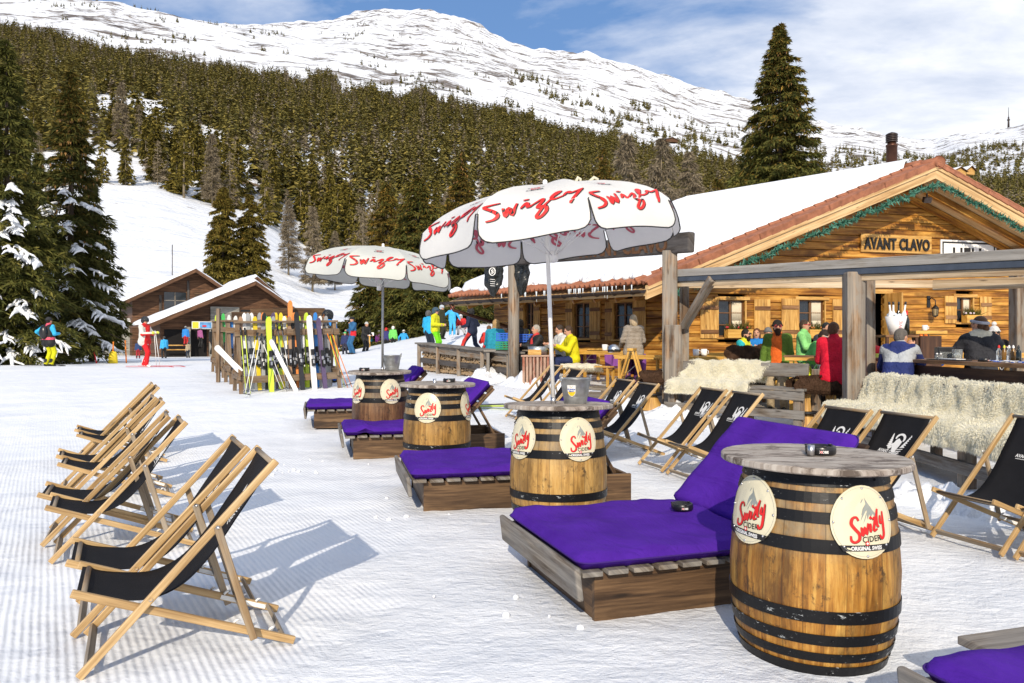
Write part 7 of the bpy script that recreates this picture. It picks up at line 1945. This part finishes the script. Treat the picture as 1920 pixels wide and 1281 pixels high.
        for sx in (-1, 1): mb.tube(ring(sx), .0045 * k, 5, 0, cap=False)
        mb.build('sunglasses' if kind == 'shades' else 'goggles', [cloth(fr, .4), cloth(le, .15)], t)
    return t
BK = (.015, .015, .017)
def crowd():
    N = dict(near=True, h=.0125)
    person('bearded man in sunglasses and black cap, green jacket open over an orange sweater', 1458, 13.7, (-.50, -.86), (.10, .17, .02), (.40, .31, .19), hip=.92, s=.945, hands=((-.27, .05, .78), (.30, .10, .76)), hair=('cap', (.02, .014, .010)), hat=('beanie', (.022, .017, .014)), glasses=('shades', (.60, .04, .05), BK), beard=(.045, .020, .010), inner=(.72, .13, .015), headyaw=.35, skirt=.20,
           recolor=lambda c, m: np.where((m == 1) & (c[:, 1] > .06) & (np.abs(c[:, 0] + .01) < .085 + .02 * (1.5 - c[:, 2])) & (c[:, 2] > .72) & (c[:, 2] < 1.46), 4, m), **N)
    person('man in red-framed sunglasses and pale green jacket just behind the bearded man', 1507, 15.0, (.8, -.5), (.25, .62, .20), BK, hair=('cap', (.06, .035, .02)), glasses=('shades', (.6, .03, .05), BK), hands=((-.25, .15, .9), (.16, .32, 1.22)), s=.93, h=.018)
    person('man with black beard and sunglasses in a yellow and teal jacket at the first window', 1388, 17.7, (.75, -.6), (.66, .66, .03), BK, hip=.50, feet=((-.12, .45), (.12, .45)), hands=((-.12, .36, .85), (.14, .36, .85)), lean=.18, hair=('cap', (.015, .012, .01)), beard=(.015, .012, .010), glasses=('shades', BK, BK), h=.02, z=G(5, 17.7) + .05,
           sleeves=(.02, .38, .42), recolor=lambda c, m: np.where((m == 1) & (c[:, 2] < .86), 6, m))
    person('woman with brown hair in a bright blue jacket beside the yellow and teal jacket', 1419, 18.0, (-.35, -.9), (.02, .20, .55), BK, hip=.50, feet=((-.12, .42), (.12, .42)), hands=((-.15, .34, .86), (.15, .34, .86)), hair=('long', (.13, .055, .025)), h=.02, z=G(5, 18) + .05, female=True)
    person('seated person in a grey hat and black jacket left of the bearded man', 1440, 18.4, (-.2, -1), (.03, .03, .035), BK, hip=.52, feet=((-.12, .42), (.12, .42)), hands=((-.15, .34, .86), (.15, .34, .86)), hat=('beanie', (.16, .16, .16)), h=.024, z=G(5, 18) + .05)
    person('man in a light green ski jacket and white sunglasses bending over the high table', 1516, 13.5, (.72, -.50), (.16, .58, .13), BK, hip=.86, lean=.42, hands=((-.10, .42, 1.04), (.16, .44, 1.04)), hair=('cap', (.035, .02, .014)), glasses=('shades', (.75, .75, .75), BK), headpitch=.5, s=.92, inner=(.70, .70, .68), **N)
    person('man seen from behind in a bright red jacket with white piping, on a hide stool', 1566, 11.85, (.25, .97), (.62, .008, .030), BK, hip=.89, feet=((-.15, .30, .25), (.15, .30, .25)), lean=.20, hands=((-.10, .42, 1.02), (.14, .42, 1.02)), hair=('cap', (.10, .045, .02)), skirt=.10, s=.99, headpitch=.25, headyaw=-.5, sleeves=(.58, .008, .030), **N)
    person('dark-haired person between the green and the red jacket, mostly hidden', 1549, 14.6, (.1, -1), (.05, .05, .06), BK, hip=.9, hair=('cap', (.02, .015, .012)), s=.92)
    def hood(add, T, Hd, Rh, K): add('c', (T(.50, -.09, -.06), T(.50, -.09, .06), .055, .055), K[1], .04)
    person('balding grey-haired man in a blue, silver and black jacket leaning on the bar', 1682, 10.75, (.62, .78), (.022, .035, .15), BK, hip=.87, feet=((-.16, .18, .2), (.16, .18, .2)), lean=.36, hands=((-.14, .50, 1.16), (.11, .44, 1.34)), elbow=(0, .25, -1.2), hair=('cap', (.13, .115, .10)), headyaw=-.35, headpitch=.15, s=.98, skirt=.08, inner=(.42, .44, .46), extra=hood,
           recolor=lambda c, m: np.where((m == 1) & (c[:, 2] > 1.13) & (c[:, 2] < 1.24 + .05 * np.abs(c[:, 0]) * 10), 4, np.where((m == 6) & (c[:, 2] > 1.24), 4, m)), **N)
    person('man in orange mirrored goggles and a black and blue jacket behind the bar', 1731, 14.1, (-.45, -.9), BK, BK, hip=.66, feet=((-.15, .3, .1), (.15, .3, .1)), lean=.30, hands=((-.12, .36, 1.02), (.20, .45, 1.00)), hair=('cap', (.06, .05, .045)), glasses=('goggles', BK, (.75, .16, .02)), sleeves=(.015, .13, .55), h=.018, s=1.02, z=G(7, 14))
    def scarf(add, T, Hd, Rh, K): add('c', (T(.50, -.03, -.07), T(.50, -.03, .07), .075, .075), K[4], .03)
    person('woman from behind in a black quilted leather jacket, grey headband and cream collar', 1839, 10.5, (.35, .94), (.022, .030, .034), BK, hip=1.02, feet=((-.15, .25, .2), (.15, .25, .2)), lean=.12, hands=((-.22, .38, 1.30), (.22, .38, 1.30)), hair=('bun', (.11, .055, .028)), hat=('band', (.42, .42, .46)), inner=(.62, .56, .42), extra=scarf, headyaw=.75, female=True, puff=.006, s=.97, recolor=None, **N)
    person('woman in a white bobble hat and dark quilted jacket at the far right table', 1864, 14.6, (-.3, -.95), (.035, .028, .026), BK, hip=.72, feet=((-.12, .42, .2), (.12, .42, .2)), hands=((-.14, .34, 1.08), (.14, .34, 1.08)), hair=('long', (.08, .05, .03)), hat=('bobble', (.74, .72, .70)), glasses=('shades', BK, BK), h=.019, female=True, puff=.005, inner=(.6, .6, .58), z=G(8, 14))
    # centre of the terrace
    def fhood(add, T, Hd, Rh, K): add('c', (T(.46, -.10, -.07), T(.46, -.10, .07), .055, .055), K[1], .04)
    person('woman from behind in a silver-grey puffer jacket with hood standing at a table', 1188, 16.9, (-.25, .97), (.30, .255, .205), (.10, .03, .13), hands=((-.20, .30, .98), (.24, .22, .92)), hair=('long', (.42, .32, .20)), puff=.009, skirt=.10, female=True, extra=fhood, h=.016, s=.93, z=G(3, 17) + .06, headpitch=.3)
    person('man in a bright yellow jacket and navy trousers seated at the chalet side', 1075, 18.2, (-.93, -.25), (.66, .58, .01), (.02, .03, .10), hip=.56, feet=((-.12, .45), (.12, .45)), hands=((-.10, .42, .86), (.14, .44, .86)), lean=.15, hair=('cap', (.06, .035, .02)), headpitch=.3, h=.017, z=G(2, 18) + .06)
    person('man in a white and red jacket seated beside the yellow jacket', 1055, 18.9, (-.9, -.4), (.66, .65, .60), BK, hip=.56, feet=((-.12, .42), (.12, .42)), hands=((-.10, .40, .86), (.14, .40, .86)), lean=.1, hair=('cap', (.05, .035, .025)), headpitch=.3, h=.018, z=G(2, 19) + .06, sleeves=(.62, .60, .56))
    person('woman with short grey hair in a black jacket left of the parasol pole', 1006, 19.0, (-.9, -.4), BK, BK, hip=.56, feet=((-.12, .42), (.12, .42)), hands=((-.10, .42, .84), (.14, .42, .84)), hair=('cap', (.40, .36, .30)), h=.019, z=G(1, 19) + .06, female=True, inner=(.6, .05, .05))
    person('person in a black and yellow jacket half hidden by the left gantry post', 976, 19.6, (-.5, .8), BK, BK, hip=.7, hands=((-.2, .3, .95), (.2, .3, .95)), hair=('cap', (.05, .035, .02)), h=.022, z=G(0, 19) + .1, sleeves=(.5, .5, .04), s=.98)
    person('blonde person wrapped in a big teal jacket seated beside the crates', 926, 20.4, (.45, .85), (.02, .26, .36), BK, hip=.52, feet=((-.12, .35), (.12, .35)), hands=((-.14, .34, .74), (.2, .38, .74)), hair=('long', (.38, .24, .10)), skirt=.2, h=.02, z=G(0, 20) + .15, lean=.15, puff=.004, s=1.08)
    person('child in a red jacket seated behind the teal jacket', 917, 27.5, (-.2, .95), (.62, .04, .03), BK, hip=.5, feet=((-.12, .35), (.12, .35)), hands=((-.2, .3, .7), (.2, .3, .7)), hair=('cap', (.16, .08, .04)), h=.03, z=G(-1, 27.5) + .0)
    G2 = dict(group='skiers on the slope')
    person('skier in a yellow down jacket, lime trousers and a blue-grey helmet', 816, 29, (.92, -.25), (.62, .62, .02), (.16, .60, .01), hands=((-.16, .28, 1.10), (.2, .26, 1.10)), hat=('helmet', (.05, .09, .13)), glasses=('goggles', BK, (.5, .2, .02)), h=.021, z=CH + (HY - 666) / F * 29, puff=.007, s=1.04, **G2)
    person('skier in a blue jacket standing right behind the yellow down jacket', 803, 30.5, (.6, .7), (.03, .40, .70), (.02, .03, .05), hands=((-.2, .25, 1.0), (.2, .25, 1.0)), hat=('helmet', (.1, .1, .1)), h=.03, z=CH + (HY - 664) / F * 30.5, **G2)
    person('child in an all light-blue ski suit and red helmet with an arm stretched out', 848, 36, (.2, -.97), (.06, .42, .78), (.06, .42, .78), hands=((-.42, .10, .95), (.50, .15, 1.08)), hat=('helmet', (.65, .02, .03)), glasses=('goggles', (.3, .03, .4), (.3, .05, .4)), h=.024, z=CH + (HY - 630) / F * 36, s=.82, boots=(.7, .7, .68), **G2)
    person('skier in a dark olive jacket half hidden left of the light-blue child', 828, 33, (.8, -.4), (.04, .04, .02), (.03, .03, .02), hat=('helmet', (.5, .55, .6)), h=.03, z=CH + (HY - 636) / F * 33, s=.85, **G2)
    person('skier in a navy suit with red side stripes and black helmet striding left', 886, 26.5, (-.85, .45), (.018, .025, .055), (.018, .025, .055), hands=((-.22, .28, 1.0), (.2, .2, 1.1)), hat=('helmet', BK), feet=((-.12, .42), (.12, -.34)), hip=.86, lean=.10, h=.021, z=CH + (HY - 666) / F * 26.5, recolor=lambda c, m: np.where((m == 2) & (np.abs(c[:, 0]) > .155), 4, m), inner=(.6, .04, .03), s=.98, **G2)
    person('person in a red jacket and white helmet crouching right of the light-blue child', 868, 37, (-.3, -.9), (.6, .03, .03), (.5, .5, .5), hip=.45, lean=.5, feet=((-.2, .2), (.2, .2)), hands=((-.2, .4, .5), (.2, .4, .5)), hat=('helmet', (.6, .6, .62)), h=.03, z=CH + (HY - 628) / F * 37, s=.85, **G2)
    for px, D, ty, col, ht, lb in ((737, 42, 610, (.16, .60, .12), (.72, .72, .70), 'child in a bright green jacket and white helmet below the far parasol pole'), (757, 44, 617, (.04, .36, .75), (.70, .70, .70), 'child in a light blue jacket, hands on hips, beside the green one'), (724, 43, 613, (.04, .04, .16), (.55, .03, .03), 'child in navy with a red collar just left of the green one'), (711, 46, 618, (.16, .03, .18), (.3, .3, .32), 'child in a purple jacket left of the far parasol pole'), (693, 47, 620, (.03, .30, .50), (.04, .04, .05), 'child in blue and white seated near the little sign on the bank')):
        person(lb, px, D, (.1, .97), col, BK, hands=((-.38, .02, .95), (.38, .02, .95)) if 'hips' in lb else ((-.27, .06, .85), (.27, .06, .85)), hat=('helmet', ht), h=.035, z=CH + (HY - ty) / F * D - 1.36, s=.77, **G2)
    person('man in a blue jacket with a red hem and blue trousers eating beside the rack', 661, 33, (-.7, -.6), (.03, .12, .26), (.03, .12, .26), hat=('beanie', (.02, .02, .025)), hands=((-.10, .20, 1.38), (.18, .22, 1.1)), inner=(.60, .02, .03), h=.022, z=CH + (HY - 664) / F * 33, recolor=lambda c, m: np.where((m == 1) & (c[:, 2] < 1.07), 4, np.where(m == 4, 1, m)), s=.93, **G2)
    person('person in a black jacket and light cap right of the blue and red one', 684, 35, (.6, -.5), BK, (.03, .03, .03), hat=('beanie', (.5, .5, .48)), h=.028, z=CH + (HY - 664) / F * 35, s=.86, lean=.2, hands=((-.15, .4, 1.0), (.15, .4, 1.0)), **G2)
    person('child in a green cap and dark jacket beside the blue and red one', 647, 33.5, (.0, -1), (.03, .04, .12), (.03, .03, .05), hat=('beanie', (.1, .55, .2)), h=.03, z=CH + (HY - 668) / F * 33.5, s=.62, **G2)
    person('skier in a blue and black jacket leaning over the rack end', 625, 18.9, (-.85, -.45), (.015, .015, .018), (.02, .10, .42), hands=((-.14, .42, 1.25), (.16, .42, 1.15)), hat=('helmet', (.02, .022, .025)), glasses=('goggles', (.75, .25, .02), (.5, .05, .3)), lean=.18, h=.017, inner=(.03, .25, .68), recolor=lambda c, m: np.where((m == 1) & (c[:, 2] > 1.24), 4, np.where((m == 6) & (c[:, 2] > 1.34), 4, m)), s=1.03, **G2)
    t = person('ski instructor in a white and red jacket and red trousers on skis', 271, 26, (.97, -.15), (.66, .64, .58), (.66, .015, .02), hands=((-.16, .36, 1.18), (.14, .34, 1.16)), hat=('helmet', (.03, .035, .04)), glasses=('goggles', (.1, .1, .1), (.75, .35, .02)), gloves=(.6, .65, .1), boots=(.7, .7, .68), feet=((-.14, -.12), (.14, .16)), h=.018, headpitch=.25, skirt=.06, sleeves=(.66, .64, .58), inner=(.64, .02, .02), recolor=lambda c, m: np.where((m == 1) & ((c[:, 2] > 1.36) | (c[:, 1] > .12)), 4, np.where((m == 6) & (c[:, 2] < 1.14), 4, m)), s=.98, **G2)
    x = atpx(272, 26); z = G(x, 26)
    for k, dy in enumerate((-.16, .16)):
        mb = MB(); ski_mesh(mb, 1.6, .05); o = mb.build('ski', 'redski', None); o.location = (x - .55 + .25 * k, 26 + dy, z + .03); o.rotation_euler = (R(90), 0, R(90)); o.rotation_euler = Matrix(((0, 0, 1), (1, 0, 0), (0, 1, 0))).to_euler(); tag(o, ('far' if k else 'near') + ' red ski under the instructor in the red trousers', 'ski')
    t = thing('ski_poles', 'pair of ski poles held by the red-trousered instructor', 'ski poles', (x + .35, 25.9, z), 0)
    for k in (0, .12): mb = MB(); mb.tube([(.08 + k, 0, 0), (.0 + k * .3, 0, 1.22)], [.008, .011], 6); o = mb.build('shaft', 'whitepole', t)
    def pack(add, T, Hd, Rh, K): add('e', (T(.26, -.20), (.15, .11, .24)), K[7], .03)
    person('snowboarder from behind in yellow trousers, pink hem and a patterned backpack', 91, 27, (.35, .93), BK, (.64, .62, .01), hat=('beanie', (.03, .03, .035)), hands=((-.36, .05, 1.05), (.22, .22, 1.15)), sleeves=(.04, .42, .72), extra=pack, h=.02, recolor=lambda c, m: np.where((m == 1) & (c[:, 2] < 1.02) & (c[:, 2] > .93), 4, m), inner=(.70, .10, .16), s=1.0, skirt=.1, **G2)
    x = atpx(88, 27); mb = MB(); ski_mesh(mb, 1.45, .14); o = mb.build('snowboard', 'blackski', None); o.location = (x - .8, 26.95, G(x, 27) + .04); o.rotation_euler = Matrix(((0, 0, 1), (1, 0, 0), (0, 1, 0))).to_euler(); tag(o, 'black snowboard under the rider in yellow trousers', 'snowboard')
    person('child in a teal jacket with a pink glove cut by the left edge', -4, 30, (.9, .2), (.05, .50, .52), (.03, .12, .26), hat=('helmet', (.3, .5, .5)), gloves=(.7, .05, .3), hands=((-.2, .2, .8), (.2, .35, .75)), h=.026, s=.72, boots=(.6, .3, .05), **G2)
    for px, D, yf, sc, cols, lb in ((308, 56, 674, .98, ((.05, .40, .75), BK), 'skier in a light blue jacket with poles in front of the open shelter'), (353, 58, 672, .72, ((.42, .34, .22), (.03, .04, .06)), 'small skier in a beige vest left of the rack'), (259, 54, 672, .72, ((.03, .06, .16), (.4, .03, .04)), 'small skier in navy right behind the red instructor'), (348, 61, 650, .95, ((.03, .22, .60), (.5, .03, .03)), 'visitor in a blue jacket and red trousers under the shelter'), (316, 62, 648, .9, ((.03, .12, .26), BK), 'visitor in dark blue in the shade of the shelter'), (375, 62, 650, .9, ((.35, .10, .25), BK), 'visitor in a pinkish jacket right of the shelter post'), (398, 40, 664, .8, (BK, BK), 'skier in black just behind the left end of the rack')):
        person(lb, px, D, (random.uniform(-1, 1), .6), cols[0], cols[1], hat=('beanie', (random.uniform(.02, .4),) * 3), h=.034, z=CH + (HY - yf) / F * D, s=sc, **G2)
crowd()
def extras():
    # backpack, helmet on the table, grey headband, mound under the children
    D = 12.5; x = atpx(1508, D); t = thing('backpack', 'neon yellow backpack with black straps hung between the bearded man and the red jacket', 'backpack', (x, D, .90), R(20)); mb = MB(); mb.ell((0, 0, 0), (.15, .11, .21), 18, 12); mb.ell((0, -.09, -.06), (.11, .06, .10), 14, 8); mb.build('bag', cloth((.62, .68, .02)), t)
    mb = MB(); mb.tube([(-.09, -.10, .18), (-.10, -.13, 0), (-.07, -.10, -.18)], .014, 6); mb.tube([(.08, -.08, .19), (.11, -.12, 0), (.07, -.08, -.18)], .014, 6); mb.build('strap', 'black_plastic', t)
    D = 12.3; x = atpx(1640, D); t = thing('ski_helmet', 'red and white ski helmet lying on the bar beside the post', 'helmet', (x, D, 1.24)); mb = MB(); mb.ell((0, 0, .02), (.15, .13, .14), 20, 10, 0, None, -.1); mb.build('shell', cloth((.60, .02, .03), .3), t); mb = MB(); mb.lathe([(.15, -.04), (.155, .02), (.14, .03)], 20); mb.build('rim', cloth((.65, .68, .10), .4), t)
    D = 16.8; x = atpx(1151, D); t = thing('ski_helmet', 'silver ski helmet with goggles lying on the table by the grey puffer jacket', 'helmet', (x, D, G(x, D) + .90)); mb = MB(); mb.ell((0, 0, 0), (.14, .12, .12), 20, 10, 0, None, -.5); mb.build('shell', 'steel', t); mb = MB(); mb.tube([(-.13, -.05, -.02), (0, -.13, -.01), (.13, -.05, -.02)], .03, 8); mb.build('goggles', 'black_plastic', t)
    D = 17.2; x = atpx(1400, D); t = thing('ski_helmet', 'white helmet on the table in front of the yellow and teal jacket', 'helmet', (x, D, G(x, D) + .86)); mb = MB(); mb.ell((0, 0, 0), (.15, .12, .11), 18, 8, 0, None, -.4); mb.build('shell', 'white_paint', t)
    D = 40; x = atpx(693, D); t = thing('little_sign', 'small white sign board on a post on the snow bank', 'sign', (x, D, G(x, D))); z = CH + (HY - 626) / F * D - G(x, D); mb = MB(); mb.tube([(0, 0, -.4), (0, 0, z)], .04, 8); mb.build('post', 'bench_y', t); mb = MB(); mb.box((0, -.05, z), (.46, .03, .16)); mb.build('board', 'white_paint', t)
extras()
